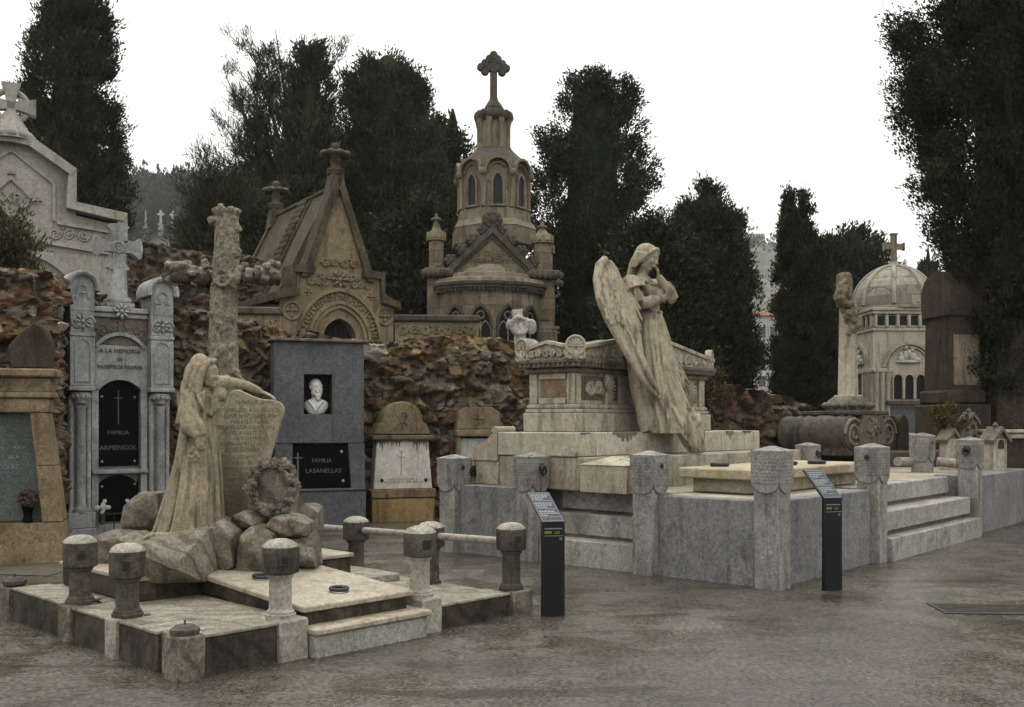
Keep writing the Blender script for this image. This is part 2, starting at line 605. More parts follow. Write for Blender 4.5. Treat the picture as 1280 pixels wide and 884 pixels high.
# ------------------------------------------------------------------ camera, sky, light
cam = bpy.data.cameras.new('camera')
co = bpy.data.objects.new('camera', cam)
COL.objects.link(co)
co.location = (0, 0, CZ)
co.rotation_euler = (R(90), 0, 0)
cam.sensor_width = 36
cam.lens = 36 * F / 1280
cam.shift_y = (HY - 442) / 1280
cam.clip_start, cam.clip_end = .1, 6000
S.camera = co
SUN_EL, SUN_AZ = 68, 165
w = bpy.data.worlds.new('World')
S.world = w
w.use_nodes = True
nt = w.node_tree
bg = nt.nodes['Background']
sky = nn(nt, 'ShaderNodeTexSky', sky_type='NISHITA')
sky.sun_disc = False
sky.sun_elevation = R(SUN_EL)
sky.sun_rotation = R(SUN_AZ)
sky.air_density, sky.dust_density = 1.0, 4.0
# an even bright cloud cover over the clear sky, a little brighter overhead
tc = nn(nt, 'ShaderNodeTexCoord')
sp = nn(nt, 'ShaderNodeSeparateXYZ')
nt.links.new(tc.outputs['Generated'], sp.inputs[0])
gr = ramp(nt, sp.outputs[2], .0, .95, 9.3, 15.5)
cl = noise_n(nt, vscale(nt, tc.outputs['Generated'], (1.5, 1.5, 4)), 1.6, 4, .5)
gr = math_(nt, 'MULTIPLY', gr, ramp(nt, cl, .3, .7, .94, 1.06))
cv = mixc(nt, 1.0, (1.0, .985, .945), gr, 'MULTIPLY')
nt.links.new(mixc(nt, .93, sky.outputs[0], cv), bg.inputs['Color'])
bg.inputs['Strength'].default_value = .1
sl = bpy.data.lights.new('sun', 'SUN')
sl.energy = 1.4
sl.angle = R(34)
sl.color = (1, .97, .92)
so = bpy.data.objects.new('sun', sl)
COL.objects.link(so)
so.rotation_euler = (R(90 - SUN_EL), 0, R(180 - SUN_AZ) + PI)
S.view_settings.view_transform = 'Standard'
S.view_settings.look = 'None'
S.view_settings.gamma = 1
S.view_settings.exposure = .38
S.cycles.max_bounces = 5
S.cycles.diffuse_bounces = 1
S.cycles.glossy_bounces = 2
S.cycles.volume_bounces = 0
S.cycles.transparent_max_bounces = 4

# ------------------------------------------------------------------ ground
m, nt, p = new_mat('wet_asphalt')
tc = nn(nt, 'ShaderNodeTexCoord')
v = tc.outputs['Object']
n1 = noise_n(nt, v, .35, 6, .6, .4)
n2 = noise_n(nt, v, 1.6, 6, .62, .6)
n3 = noise_n(nt, v, 30, 4, .85)
n6 = noise_n(nt, v, 9, 5, .75)
col = mixc(nt, ramp(nt, n1, .35, .65), (.040, .035, .026), (.076, .068, .052))
col = mixc(nt, ramp(nt, n2, .52, .7, 0, .5), col, (.030, .025, .016))
# long dark seams and patched strips
w1 = nn(nt, 'ShaderNodeTexNoise')
nt.links.new(vscale(nt, v, (.5, 2.6, 1)), w1.inputs['Vector'])
w1.inputs['Scale'].default_value = 1.0
w1.inputs['Detail'].default_value = 5
w1.inputs['Distortion'].default_value = .8
col = mixc(nt, ramp(nt, w1.outputs['Fac'], .57, .63, 0, .75), col, (.024, .021, .015))
col = mixc(nt, 1.0, col, ramp(nt, n3, .36, .64, .25, 1.9), 'MULTIPLY')
col = mixc(nt, 1.0, col, ramp(nt, n6, .3, .7, .8, 1.2), 'MULTIPLY')
nt.links.new(col, p.inputs['Base Color'])
wet = math_(nt, 'MULTIPLY', ramp(nt, n2, .36, .6), ramp(nt, n1, .3, .6, .25, 1))
nt.links.new(math_(nt, 'ADD', ramp(nt, wet, 0, 1, .42, .15), ramp(nt, n6, .3, .7, -.05, .05)), p.inputs['Roughness'])
p.inputs['Specular IOR Level'].default_value = .45
bm_ = nn(nt, 'ShaderNodeBump')
bm_.inputs['Strength'].default_value = .28
bm_.inputs['Distance'].default_value = .012
nt.links.new(math_(nt, 'ADD', n3, math_(nt, 'MULTIPLY', n6, .6)), bm_.inputs['Height'])
nt.links.new(bm_.outputs[0], p.inputs['Normal'])
M['asphalt'] = m
M['path'] = stone('pale_wet_paving', (.075, .068, .054), (.11, .10, .08), (.045, .04, .033), 1.5, .2, .6, .3, 60, .25, blot=.5)
m = plain('earth', (.05, .043, .03), .95, 0, .5, 1.5)
M['earth'] = m
m, nt, p = new_mat('hill_scrub')
tc = nn(nt, 'ShaderNodeTexCoord')
n1 = noise_n(nt, tc.outputs['Object'], .06, 8, .7)
n2 = noise_n(nt, tc.outputs['Object'], .35, 6, .7)
c = mixc(nt, ramp(nt, n1, .4, .6), (.035, .045, .025), (.11, .10, .075))
c = mixc(nt, ramp(nt, n2, .55, .7), c, (.02, .027, .016))
nt.links.new(c, p.inputs['Base Color'])
p.inputs['Roughness'].default_value = 1
M['hill'] = m

mb = MB()
rs = [0, 4, 8, 12, 16, 20, 25, 32, 45, 70, 120, 250, 500, 1000, 2500]
n = 48
vs = [(0, 0, 0)]
fs = []
for r in rs[1:]:
    for k in range(n):
        vs.append((r * math.cos(2 * PI * k / n), 6 + r * math.sin(2 * PI * k / n), 0))
for k in range(n):
    fs.append((0, 1 + k, 1 + (k + 1) % n))
for i in range(len(rs) - 2):
    for k in range(n):
        a = 1 + i * n
        fs.append((a + k, a + n + k, a + n + (k + 1) % n, a + (k + 1) % n))
vs[0] = (0, 6, 0)
mb.add(vs, fs)
tag(mb.build('ground', M['asphalt']), kind='structure')

# raised terraces behind the retaining walls, one sheet from the wall line to the far slopes
WALL = [(-700, 11.0), (-140, 11.7), (0, 12.2), (70, 12.7), (85, 14.5), (215, 15.7), (345, 16.4), (460, 16.9), (665, 17.9), (760, 18.6), (830, 19.0)]


def lerp_tab(tab, x):
    if x <= tab[0][0]:
        return tab[0][1]
    for (a, va), (b, vb) in zip(tab, tab[1:]):
        if x <= b:
            return va + (vb - va) * (x - a) / (b - a)
    return tab[-1][1]


Z0 = [(-600, 2.8), (0, 3.0), (345, 2.8), (660, 2.6), (740, 2.2), (850, 1.25), (1020, 1.05), (1300, 1.15), (2000, 1.2)]
SL = [(-600, .10), (100, .10), (330, .06), (600, .045), (800, .03), (1100, .008), (2000, .008)]
Y0 = WALL + [(870, 18.5), (1030, 18.8), (1060, 17.2), (1300, 17.4), (2200, 17)]
rows = [0, .01, 1, 3, 6, 10, 16, 25, 40, 60, 90, 140]
cols = list(range(-700, 2101, 25))
vs, fs = [], []
for i, dY in enumerate(rows):
    for x in cols:
        y0 = lerp_tab(Y0, x) + .55
        z = -.05 if i == 0 else lerp_tab(Z0, x) + dY * lerp_tab(SL, x) + noise.noise((x * .02, dY * .2, 3)) * min(.12, dY * .03)
        Y = y0 + dY
        vs.append(((x - 640) / F * Y, Y, z))
nc = len(cols)
for i in range(len(rows) - 1):
    for k in range(nc - 1):
        fs.append((i * nc + k, i * nc + k + 1, (i + 1) * nc + k + 1, (i + 1) * nc + k))
mb = MB().add(vs, fs)
tag(mb.build('terrace_ground', M['earth']), kind='structure')


def hill(name, prof, Y, depth, base, seed, rough=3.0, step=4):
    """a ridge whose skyline follows prof (x, y of the ridge seen from the plaza), rising from base"""
    xs = np.arange(prof[0][0], prof[-1][0] + 1, step)
    nr = 26
    vs, fs = [], []
    for j in range(nr):
        t = j / (nr - 1)
        for x in xs:
            zt = CZ + (HY - lerp_tab(prof, x)) * Y / F
            yy = Y - depth * (1 - t)
            X = (x - 640) / F * Y
            z = base + (zt - base) * (t ** .8)
            z += noise.fractal(Vector((X * .03, yy * .03, seed)), 1, 2, 5) * rough * (.3 + t)
            vs.append((X, yy, z))
    nc = len(xs)
    for j in range(nr - 1):
        for k in range(nc - 1):
            fs.append((j * nc + k, j * nc + k + 1, (j + 1) * nc + k + 1, (j + 1) * nc + k))
    o = MB().add(vs, fs).build(name, M['hill'], sharp=180)
    return tag(o, kind='structure')


hill('far_hill', [(640, 440), (760, 330), (800, 300), (835, 292), (860, 296), (930, 296), (968, 299), (1000, 318), (1060, 360), (1150, 430), (1250, 500)], 620, 330, 1, 3, 7)
hill('near_hill', [(-200, 215), (0, 228), (100, 238), (160, 244), (240, 258), (330, 285), (420, 330), (520, 400)], 330, 170, 5, 8, 3)

# ------------------------------------------------------------------ rubble walls


def rubble(name, label, pts, cell=.34, amp=.16, step=.028, seed=1, pal=None, top_n=.10, thick=.45, lift=1.0):
    """pts: (X, Y, z_bottom, z_top) along the wall; fractured stones pushed out of the face"""
    rg = np.random.default_rng(seed)
    P = np.array(pts, float)
    seg = np.hypot(np.diff(P[:, 0]), np.diff(P[:, 1]))
    s_at = np.concatenate([[0], np.cumsum(seg)])
    L = s_at[-1]
    ns = int(L / step) + 1
    ss = np.linspace(0, L, ns)
    X, Y, zb, zt = (np.interp(ss, s_at, P[:, k]) for k in range(4))
    dx, dy = np.gradient(X, ss), np.gradient(Y, ss)
    ln = np.hypot(dx, dy)
    nx, ny = dy / ln, -dx / ln
    nz = int(np.max(zt - zb) / step) + 1
    k = np.linspace(0, 1, nz)
    # ragged top edge
    topn = np.array([noise.fractal(Vector((s * 2.1, seed, 0)), 1, 2, 4) for s in ss]) * top_n
    ztt = zt + topn
    Z = zb[None, :] + (ztt - zb)[None, :] * k[:, None]
    SS = np.broadcast_to(ss[None, :], Z.shape)

    def worley(cell, seed2, asp=.8):
        r2 = np.random.default_rng(seed2)
        zmin, zmax = Z.min() - cell, Z.max() + cell
        gx, gz = int(L / cell) + 3, int((zmax - zmin) / (cell * asp)) + 2
        a, b = np.meshgrid(np.arange(gx), np.arange(gz))
        sx = (a - 1 + r2.uniform(0, 1, a.shape)).ravel() * cell
        sz = zmin + (b + r2.uniform(0, 1, a.shape)).ravel() * cell * asp
        # warp for angular outlines
        f1 = np.full(Z.size, 9.)
        f2 = np.full(Z.size, 9.)
        ids = np.zeros(Z.size, int)
        px, pz = SS.ravel(), Z.ravel()
        order = np.arange(Z.size)
        ch = 4000
        for c0 in range(0, Z.size, ch):
            qx, qz = px[c0:c0 + ch], pz[c0:c0 + ch]
            m_ = (np.abs(sz - (qz.min() + qz.max()) / 2) < (qz.max() - qz.min()) / 2 + cell * 2.2)
            m_ &= (np.abs(sx - (qx.min() + qx.max()) / 2) < (qx.max() - qx.min()) / 2 + cell * 2.2)
            cid = np.nonzero(m_)[0]
            d = np.hypot(qx[:, None] - sx[cid][None], (qz[:, None] - sz[cid][None]) / asp)
            pr = np.argpartition(d, 1, axis=1)[:, :2]
            dd = np.take_along_axis(d, pr, 1)
            sw = dd[:, 0] > dd[:, 1]
            pr[sw] = pr[sw][:, ::-1]
            dd.sort(axis=1)
            f1[c0:c0 + ch], f2[c0:c0 + ch] = dd[:, 0], dd[:, 1]
            ids[c0:c0 + ch] = cid[pr[:, 0]]
        return f1.reshape(Z.shape), f2.reshape(Z.shape), ids.reshape(Z.shape), sx, sz

    f1, f2, ids, sx, sz = worley(cell, seed + 10)
    g1, g2, jds, tx, tz = worley(cell * .38, seed + 20, .9)
    nS = len(sx)
    edge = .25 + .75 * np.clip((f2 - f1) / cell * 4.5, 0, 1) ** .6
    off = rg.uniform(.2, 1.0, nS)[ids]
    ga, gb = rg.normal(0, .55, nS)[ids], rg.normal(0, .55, nS)[ids]
    tilt = ga * (SS - sx[ids]) + gb * (Z - sz[ids])
    h = amp * edge * off + np.clip(tilt, -.8 * amp, .8 * amp) * edge
    nT = len(tx)
    ha, hb = rg.normal(0, .6, nT)[jds], rg.normal(0, .6, nT)[jds]
    h += np.clip(ha * (SS - tx[jds]) + hb * (Z - tz[jds]), -.05, .05) + rg.uniform(-.02, .03, nT)[jds]
    h += rg.normal(0, .004, Z.shape)
    VX = X[None] + nx[None] * h
    VY = Y[None] + ny[None] * h
    pal = pal or [(.105, .067, .035, 5), (.08, .056, .037, 7), (.15, .108, .056, 4), (.115, .098, .075, 5), (.062, .05, .042, 6), (.18, .16, .13, 2), (.38, .36, .32, .4), (.085, .048, .033, 2)]
    wts = np.array([q[3] for q in pal])
    cc = np.array([q[:3] for q in pal])[rg.choice(len(pal), nS, p=wts / wts.sum())]
    cc2 = np.array([q[:3] for q in pal])[rg.choice(len(pal), nT, p=wts / wts.sum())]
    colr = cc[ids] * rg.uniform(.7, 1.3, nS)[ids][..., None]
    colr = colr * .55 + cc2[jds] * rg.uniform(.6, 1.3, nT)[jds][..., None] * .45
    lum = colr.mean(-1, keepdims=True)
    colr = np.clip(lum + (colr - lum) * 1.08, .005, 1) * lift
    mort = np.clip(.25 + (f2 - f1) / cell * 12, 0, 1)[..., None]
    colr = colr * mort + np.array((.085, .07, .05)) * (1 - mort)
    V = np.stack([VX, VY, Z], -1)
    # cap running back from the top edge
    cap = []
    ccap = []
    for j, t in enumerate((.33, .66, 1)):
        hb_ = np.array([noise.fractal(Vector((s * 3, t * 2, seed + 5)), 1, 2, 3) for s in ss]) * top_n
        cap.append(np.stack([X - nx * thick * t, Y - ny * thick * t, ztt + hb_ * .6 - .03 * t], -1))
        ccap.append(colr[-1])
    cap.append(np.stack([X - nx * thick, Y - ny * thick, zb], -1))
    ccap.append(colr[-1])
    V = np.concatenate([V, np.stack(cap)], 0)
    C = np.concatenate([colr, np.stack(ccap)], 0)
    nr, ncl = V.shape[:2]
    idx = np.arange(nr * ncl).reshape(nr, ncl)
    q = np.stack([idx[:-1, :-1], idx[:-1, 1:], idx[1:, 1:], idx[1:, :-1]], -1).reshape(-1, 4)
    me = fast_mesh(name, V.reshape(-1, 3), q, C.reshape(-1, 3))
    me.polygons.foreach_set('use_smooth', [True] * len(me.polygons))
    me.set_sharp_from_angle(angle=R(32))
    return tag(link(name, me, M['rubble']), label, 'wall', 'rough stone retaining walls')


def fast_mesh(name, V, q, C=None):
    me = bpy.data.meshes.new(name)
    nv, nf, k = len(V), len(q), q.shape[1]
    me.vertices.add(nv)
    me.vertices.foreach_set('co', np.ascontiguousarray(V, dtype=np.float32).ravel())
    me.loops.add(nf * k)
    me.loops.foreach_set('vertex_index', np.ascontiguousarray(q, dtype=np.int32).ravel())
    me.polygons.add(nf)
    me.polygons.foreach_set('loop_start', np.arange(0, nf * k, k, dtype=np.int32))
    if C is not None:
        a = me.attributes.new('col', 'FLOAT_COLOR', 'POINT')
        a.data.foreach_set('color', np.concatenate([C, np.ones((nv, 1))], 1).astype(np.float32).ravel())
    me.update(calc_edges=True)
    me.validate()
    return me


def wp(x, ytop, Y, zb=0.0):
    q = at(x, ytop, Y)
    return (q.x, q.y, zb, q.z)


rubble('rubble_wall', 'high retaining wall of broken rust brown rock running behind the wall tombs on the left',
       [wp(-520, 322, 11.0), wp(-140, 328, 11.6), wp(-60, 330, 11.8), wp(20, 338, 12.2), wp(58, 342, 12.5), wp(70, 350, 14.3), wp(120, 366, 14.95), wp(215, 382, 15.55), wp(345, 410, 16.3), wp(460, 428, 16.9), wp(500, 424, 17.1), wp(570, 420, 17.4), wp(625, 424, 17.7), wp(665, 438, 17.9), wp(720, 470, 18.3)],
       cell=.34, amp=.125, seed=3, lift=1.3)
rubble('rubble_wall', 'low dark red rubble wall between the angel tomb and the column monument',
       [wp(835, 476, 18.0), wp(900, 484, 18.2), wp(950, 487, 18.6), wp(985, 498, 18.9), wp(1018, 512, 19.1), wp(1035, 534, 19.2)],
       cell=.36, amp=.16, seed=9, pal=[(.085, .054, .036, 5), (.065, .047, .035, 6), (.12, .08, .048, 2), (.12, .10, .085, 3), (.06, .045, .038, 5)])
rubble('rubble_wall', 'small rubble wall end behind the low capped wall and the gabled posts',
       [wp(1222, 494, 19.6, 1.0), wp(1262, 492, 19.1, 1.0), wp(1300, 486, 18.8, 1.0), wp(1400, 478, 18.4, 1.0), wp(1700, 478, 18.2, 1.0)],
       cell=.36, amp=.16, seed=14, pal=[(.10, .055, .035, 4), (.07, .05, .036, 6), (.12, .10, .085, 4), (.06, .045, .038, 5)])
rubble('rubble_wall', 'dry stone terrace wall on the slope behind the rough cross',
       [wp(160, 300, 24, 3.0), wp(230, 312, 24.5, 3.0), wp(330, 322, 25, 3.0)],
       cell=.4, amp=.15, step=.045, seed=19, pal=[(.12, .085, .06, 4), (.085, .065, .05, 6), (.14, .12, .10, 4)])

# ------------------------------------------------------------------ trees


def leaf_quads(C, N, n_per, spread, Lf, Wf, up, rg, base, var=.35, droop=0.0):
    n = len(C)
    k = n * n_per
    c = np.repeat(C, n_per, 0)
    nm = np.repeat(N, n_per, 0)
    p = c + rg.normal(0, 1, (k, 3)) * spread
    d = nm * .7 + rg.normal(0, .45, (k, 3))
    d[:, 2] += up
    d /= np.linalg.norm(d, axis=1)[:, None] + 1e-9
    r_ = rg.normal(0, 1, (k, 3))
    sd = np.cross(d, r_)
    sd /= np.linalg.norm(sd, axis=1)[:, None] + 1e-9
    ll = (Lf * rg.uniform(.6, 1.35, k))[:, None]
    ww = (Wf * rg.uniform(.6, 1.3, k))[:, None]
    mid = p + d * ll * .5
    tip = p + d * ll
    tip[:, 2] -= droop * ll[:, 0]
    V = np.stack([p, mid + sd * ww * .5, tip, mid - sd * ww * .5], 1).reshape(-1, 3)
    q = np.arange(4 * k).reshape(-1, 4)
    cv = np.repeat(rg.uniform(1 - var, 1 + var, n), n_per) * rg.uniform(.75, 1.25, k)
    hue = np.repeat(rg.uniform(0, 1, n), n_per)[:, None]
    base = np.asarray(base, float)
    col = (base[0] * (1 - hue) + base[1] * hue) * cv[:, None]
    return V, q, np.repeat(col, 4, 0)


GREEN = ((.015, .019, .010), (.040, .047, .024))
OLIVE = ((.022, .025, .012), (.050, .052, .027))


def crown_points(prof, n, rg, lump=.25, lfreq=1.0, seed=0, ell=1.0, inner=.5, gap=None, gfreq=1.2):
    """clump centres through a crown whose radius follows prof [(z, r)...]"""
    zs = np.array([q[0] for q in prof])
    rr = np.array([q[1] for q in prof])
    zz = np.linspace(zs[0], zs[-1], 300)
    rz = np.interp(zz, zs, rr)
    cdf = np.cumsum(rz + .04)
    cdf /= cdf[-1]
    out, nor = [], []
    tries = 0
    while len(out) < n and tries < n * 8:
        tries += 1
        z = float(np.interp(rg.uniform(), cdf, zz))
        th = rg.uniform(0, 2 * PI)
        r0 = float(np.interp(z, zs, rr))
        d = Vector((math.cos(th), math.sin(th), 0))
        lm = 1 + lump * noise.fractal(Vector((d.x * 1.3 * lfreq, d.y * 1.3 * lfreq, z * .75 * lfreq + seed * 9)), 1, 2, 3)
        f = 1 - inner * rg.uniform() ** 1.6
        r = r0 * lm * f
        p = Vector((d.x * r, d.y * r * ell, z))
        if gap is not None and noise.noise(p * gfreq + Vector((seed * 5, 1, 2))) < gap:
            continue
        out.append(tuple(p))
        nor.append((d.x, d.y, 0.15))
    return np.array(out), np.array(nor)


def tufts(prof, nclump, rg, lump, lfreq, seed, ell, inner, gap, gfreq, ts):
    """flame shaped tufts of clumps pointing up and out, with darker gaps between them"""
    per = 9
    C0, N0 = crown_points(prof, max(6, nclump // per), rg, lump, lfreq, seed, ell, inner, gap, gfreq)
    rmax = max(r for _, r in prof)
    out, nor = [], []
    zt = prof[-1][0]
    for c, n in zip(C0, N0):
        d = np.array((n[0] * rg.uniform(.35, .9), n[1] * rg.uniform(.35, .9), rg.uniform(.5, 1.0)))
        d /= np.linalg.norm(d)
        lr = float(np.interp(c[2], [q_[0] for q_ in prof], [q_[1] for q_ in prof]))
        s = min(ts, lr * .75 + .08) * rg.uniform(.6, 1.35)
        for k in range(per):
            u = rg.uniform(-.3, 1)
            p = c + d * s * u + rg.normal(0, 1, 3) * s * .26 * (1.05 - max(u, 0))
            if math.hypot(p[0], p[1] / ell) > np.interp(p[2], [q_[0] for q_ in prof] + [zt + .02], [q_[1] for q_ in prof] + [0]) * (1.08 + lump * .8) + .05:
                continue
            out.append(p)
            nor.append(d * .6 + n * .5)
    return np.array(out), np.array(nor)


def tree(name, label, loc, prof, nclump, n_per, spread, Lf, Wf, up, seed, base=GREEN, cat='tree', group=None, lump=.25,
         lfreq=1.0, ell=1.0, inner=.5, gap=None, gfreq=1.2, core=.55, trunk_r=.2, trunk_top=None, limbs=0, droop=0.0, sat=None, ts=.62):
    rg = np.random.default_rng(seed)
    prof = [(z_, r_ * .9) for z_, r_ in prof]
    C, N = tufts(prof, nclump, rg, lump, lfreq, seed, ell, inner, gap, gfreq, ts)
    V, q, col = leaf_quads(C, N, n_per, spread, Lf, Wf, up, rg, base, droop=droop)
    if sat:
        for (cx, cz, pr2, n2) in sat:
            C2, N2 = crown_points([(z_, r_ * .9) for z_, r_ in pr2], n2, rg, lump, lfreq, seed + 3, ell, inner, gap, gfreq)
            C2 = C2 + np.array((cx, 0, cz))
            V2, q2, c2 = leaf_quads(C2, N2, n_per, spread, Lf, Wf, up, rg, base, droop=droop)
            q = np.concatenate([q, q2 + len(V)])
            V = np.concatenate([V, V2])
            col = np.concatenate([col, c2])
    if core:
        zs = np.linspace(prof[0][0], prof[-1][0], 30)
        rr = np.interp(zs, [a[0] for a in prof], [a[1] for a in prof]) * core
        k = 14
        cv = []
        for z, r in zip(zs, rr):
            for j in range(k):
                th = 2 * PI * j / k
                g = r * (1 + .35 * noise.noise((math.cos(th) * 1.5, math.sin(th) * 1.5, z * 1.1 + seed)))
                cv.append((g * math.cos(th), g * math.sin(th) * ell, z))
        cv = np.array(cv)
        ix = np.arange(30 * k).reshape(30, k)
        cq = np.stack([ix[:-1], np.roll(ix[:-1], -1, 1), np.roll(ix[1:], -1, 1), ix[1:]], -1).reshape(-1, 4)
        q = np.concatenate([q, cq + len(V)])
        V = np.concatenate([V, cv])
        col = np.concatenate([col, np.tile(np.array(base[0]), (len(cv), 1))])
    root = thing(name, label, cat, loc, 0, group)
    me = fast_mesh('crown', V, q, col)
    link('crown', me, M['leaf'], root)
    tb = MB()
    top = trunk_top or prof[0][0] + (prof[-1][0] - prof[0][0]) * .6
    r3 = random.Random(seed)
    path = [(0, 0, -.3)] + [(r3.uniform(-.05, .05) * i, r3.uniform(-.05, .05) * i, top * i / 6) for i in range(1, 7)]
    tb.tube(path, [trunk_r * (1.25 - .16 * i) for i in range(7)], 9)
    for i in range(limbs):
        a = r3.uniform(0, 2 * PI)
        z0 = top * r3.uniform(.3, .95)
        l = r3.uniform(.5, 1) * max(a_[1] for a_ in prof) * .8
        tb.tube([(0, 0, z0), (math.cos(a) * l * .5, math.sin(a) * l * .5, z0 + l * .5), (math.cos(a) * l, math.sin(a) * l, z0 + l * 1.1)], [trunk_r * .45, trunk_r * .3, trunk_r * .1], 6)
    tb.build('trunk', M['wood'], root)
    return root


def tprof(tab, Y, zbase):
    """(row in photo, half width in photo px) from bottom to top -> local (z, r)"""
    return [(CZ + (HY - y) * Y / F - zbase, hw * Y / F) for y, hw in tab]


def zg(x, Y):
    return lerp_tab(Z0, x) + max(0, Y - lerp_tab(Y0, x)) * lerp_tab(SL, x)


def px_tree(name, label, x, Y, tab, *a, **k):
    zb = zg(x, Y)
    loc = ((x - 640) / F * Y, Y, zb)
    return tree(name, label, loc, tprof(tab, Y, zb), *a, **k)


CY = 'cypress trees'
px_tree('cypress_tree', 'tall dark cypress behind the ringed cross of the pale mausoleum', 92, 34,
        [(300, 55), (250, 66), (200, 62), (150, 55), (100, 50), (60, 44), (20, 40), (-20, 32), (-50, 18), (-75, 4)],
        2700, 34, .13, .15, .055, .6, 1, group=CY, lump=.24, lfreq=1.6, gap=-.42, core=.55)
px_tree('cypress_tree', 'narrow blunt column cypress inside the feathery pine behind the gothic chapel', 388, 37,
        [(420, 36), (300, 36), (220, 33), (150, 28), (100, 23), (75, 18), (60, 10), (56, 3)],
        1500, 30, .14, .2, .07, .8, 2, group=CY, lump=.14, lfreq=1.5, core=.6, base=OLIVE)
px_tree('cypress_tree', 'broad rounded dark cypress between the chapel spire and the tall stone mausoleum', 484, 41,
        [(420, 88), (350, 84), (280, 76), (220, 70), (160, 62), (120, 54), (95, 42), (78, 25), (70, 6)],
        3600, 34, .17, .18, .065, .5, 3, group=CY, lump=.18, lfreq=1.8, gap=-.5, core=.68, base=OLIVE)
px_tree('cypress_tree', 'small ragged cypress just left of the tall mausoleum lantern', 566, 45,
        [(420, 44), (330, 42), (270, 36), (230, 33), (195, 28), (165, 24), (148, 15), (136, 3)],
        900, 26, .2, .25, .09, .4, 4, group=CY, lump=.5, lfreq=2.2, gap=-.14, gfreq=1.3, core=.35, limbs=10)
px_tree('cypress_tree', 'large open cypress rising between the tall mausoleum and the angel', 742, 38,
        [(470, 84), (420, 84), (340, 82), (280, 80), (240, 66), (200, 60), (160, 54), (130, 50), (112, 42), (100, 22), (95, 5)],
        3000, 34, .15, .16, .06, .35, 5, group=CY, lump=.4, lfreq=1.8, gap=-.3, gfreq=.8, core=.55, limbs=14, base=GREEN, ts=.75)
px_tree('cypress_tree', 'dark cypress tapering to a leaning tip right behind the angel', 884, 34,
        [(500, 62), (440, 60), (380, 57), (330, 49), (290, 40), (265, 31), (248, 18), (236, 8), (229, 2)],
        2700, 34, .14, .15, .055, .5, 6, group=CY, lump=.2, lfreq=1.7, gap=-.5, core=.65)
px_tree('cypress_tree', 'slim twin-topped cypress beside the broken column monument', 1003, 29,
        [(520, 33), (470, 34), (400, 32), (330, 27), (290, 19), (266, 11), (252, 6), (243, 2)],
        2400, 32, .08, .12, .042, .9, 7, group=CY, lump=.12, lfreq=1.6, core=.65, ts=.34,
        sat=[(-.40, 0, tprof([(330, 9), (290, 7), (262, 5), (238, 1)], 29, zg(1003, 29)), 200)])
px_tree('cypress_tree', 'broad dark cypress standing behind the left side of the domed mausoleum', 1064, 46,
        [(520, 60), (440, 62), (380, 60), (340, 54), (315, 42), (302, 30), (292, 14), (288, 3)],
        1700, 30, .2, .25, .09, .6, 8, group=CY, lump=.22, lfreq=1.6, gap=-.5, core=.7, ts=.5)
px_tree('cypress_tree', 'small distant cypress just right of the dome cross', 1160, 62,
        [(420, 12), (370, 11), (340, 8), (320, 4), (308, 1)], 300, 24, .12, .26, .09, 1.0, 9, group=CY, lump=.15, core=.6)
px_tree('cypress_tree', 'huge ragged cypress towering and hanging over the dark rounded monument', 1260, 18.9,
        [(490, 36), (475, 40), (430, 44), (390, 50), (350, 58), (320, 78), (290, 94), (250, 104), (200, 118), (140, 126), (80, 132), (20, 134), (-40, 130), (-120, 110), (-200, 60), (-250, 10)],
        6500, 46, .10, .085, .034, .4, 10, group=CY, lump=.17, lfreq=1.9, gap=-.12, gfreq=1.3, core=.35, limbs=26, trunk_r=.3, inner=.75, trunk_top=9, ts=.5)

# the feathery pine: bent limbs with sparse needle sprays
def pine(name, label, x, Y, targets, seed, x0, y_base, tuft=22, spr=.32, base=OLIVE, sub=5, Lf=.3):
    rg = np.random.default_rng(seed)
    r3 = random.Random(seed)
    zb = zg(x, Y)
    root = thing(name, label, 'tree', ((x - 640) / F * Y, Y, zb), 0, 'pines and broadleaf trees')
    tb = MB()
    C, N = [], []
    o = root.location
    def loc(px, py):
        q = at(px, py, Y)
        return Vector((q.x - o.x, 0, q.z - o.z))
    crown0 = loc(x0, y_base)
    tb.tube([(0, 0, -.3), (crown0.x * .4, 0, crown0.z * .5), tuple(crown0)], [.3, .24, .2], 9)
    for (px, py) in targets:
        e = loc(px, py)
        e.y = r3.uniform(-1.4, 1.4)
        mid = crown0.lerp(e, .5) + Vector((r3.uniform(-.3, .3), e.y * .2, -.25))
        pts = [crown0, crown0.lerp(mid, .6), mid, mid.lerp(e, .6) + Vector((0, 0, -.05)), e]
        tb.tube([tuple(p) for p in pts], [.13, .10, .07, .04, .015], 6)
        for j in range(sub):
            t = r3.uniform(.35, 1)
            b = mid.lerp(e, (t - .3) / .7) if t > .3 else crown0.lerp(mid, t)
            dv = (e - mid).normalized()
            q = b + dv * r3.uniform(.2, .7) + Vector((r3.gauss(0, .45), r3.gauss(0, .5), r3.gauss(.25, .3)))
            tb.tube([tuple(b), tuple(b.lerp(q, .5) + Vector((0, 0, .04))), tuple(q)], [.03, .02, .008], 5)
            for u in (.45, .7, .9, 1.0):
                pp = b.lerp(q, u)
                C.append(tuple(pp))
                dd = (q - b).normalized()
                N.append(tuple(dd))
    V, q, col = leaf_quads(np.array(C), np.array(N), tuft, spr * .42, Lf, .03, .35, rg, base)
    link('crown', fast_mesh('crown', V, q, col), M['leaf'], root)
    tb.build('trunk', M['wood'], root)
    return root


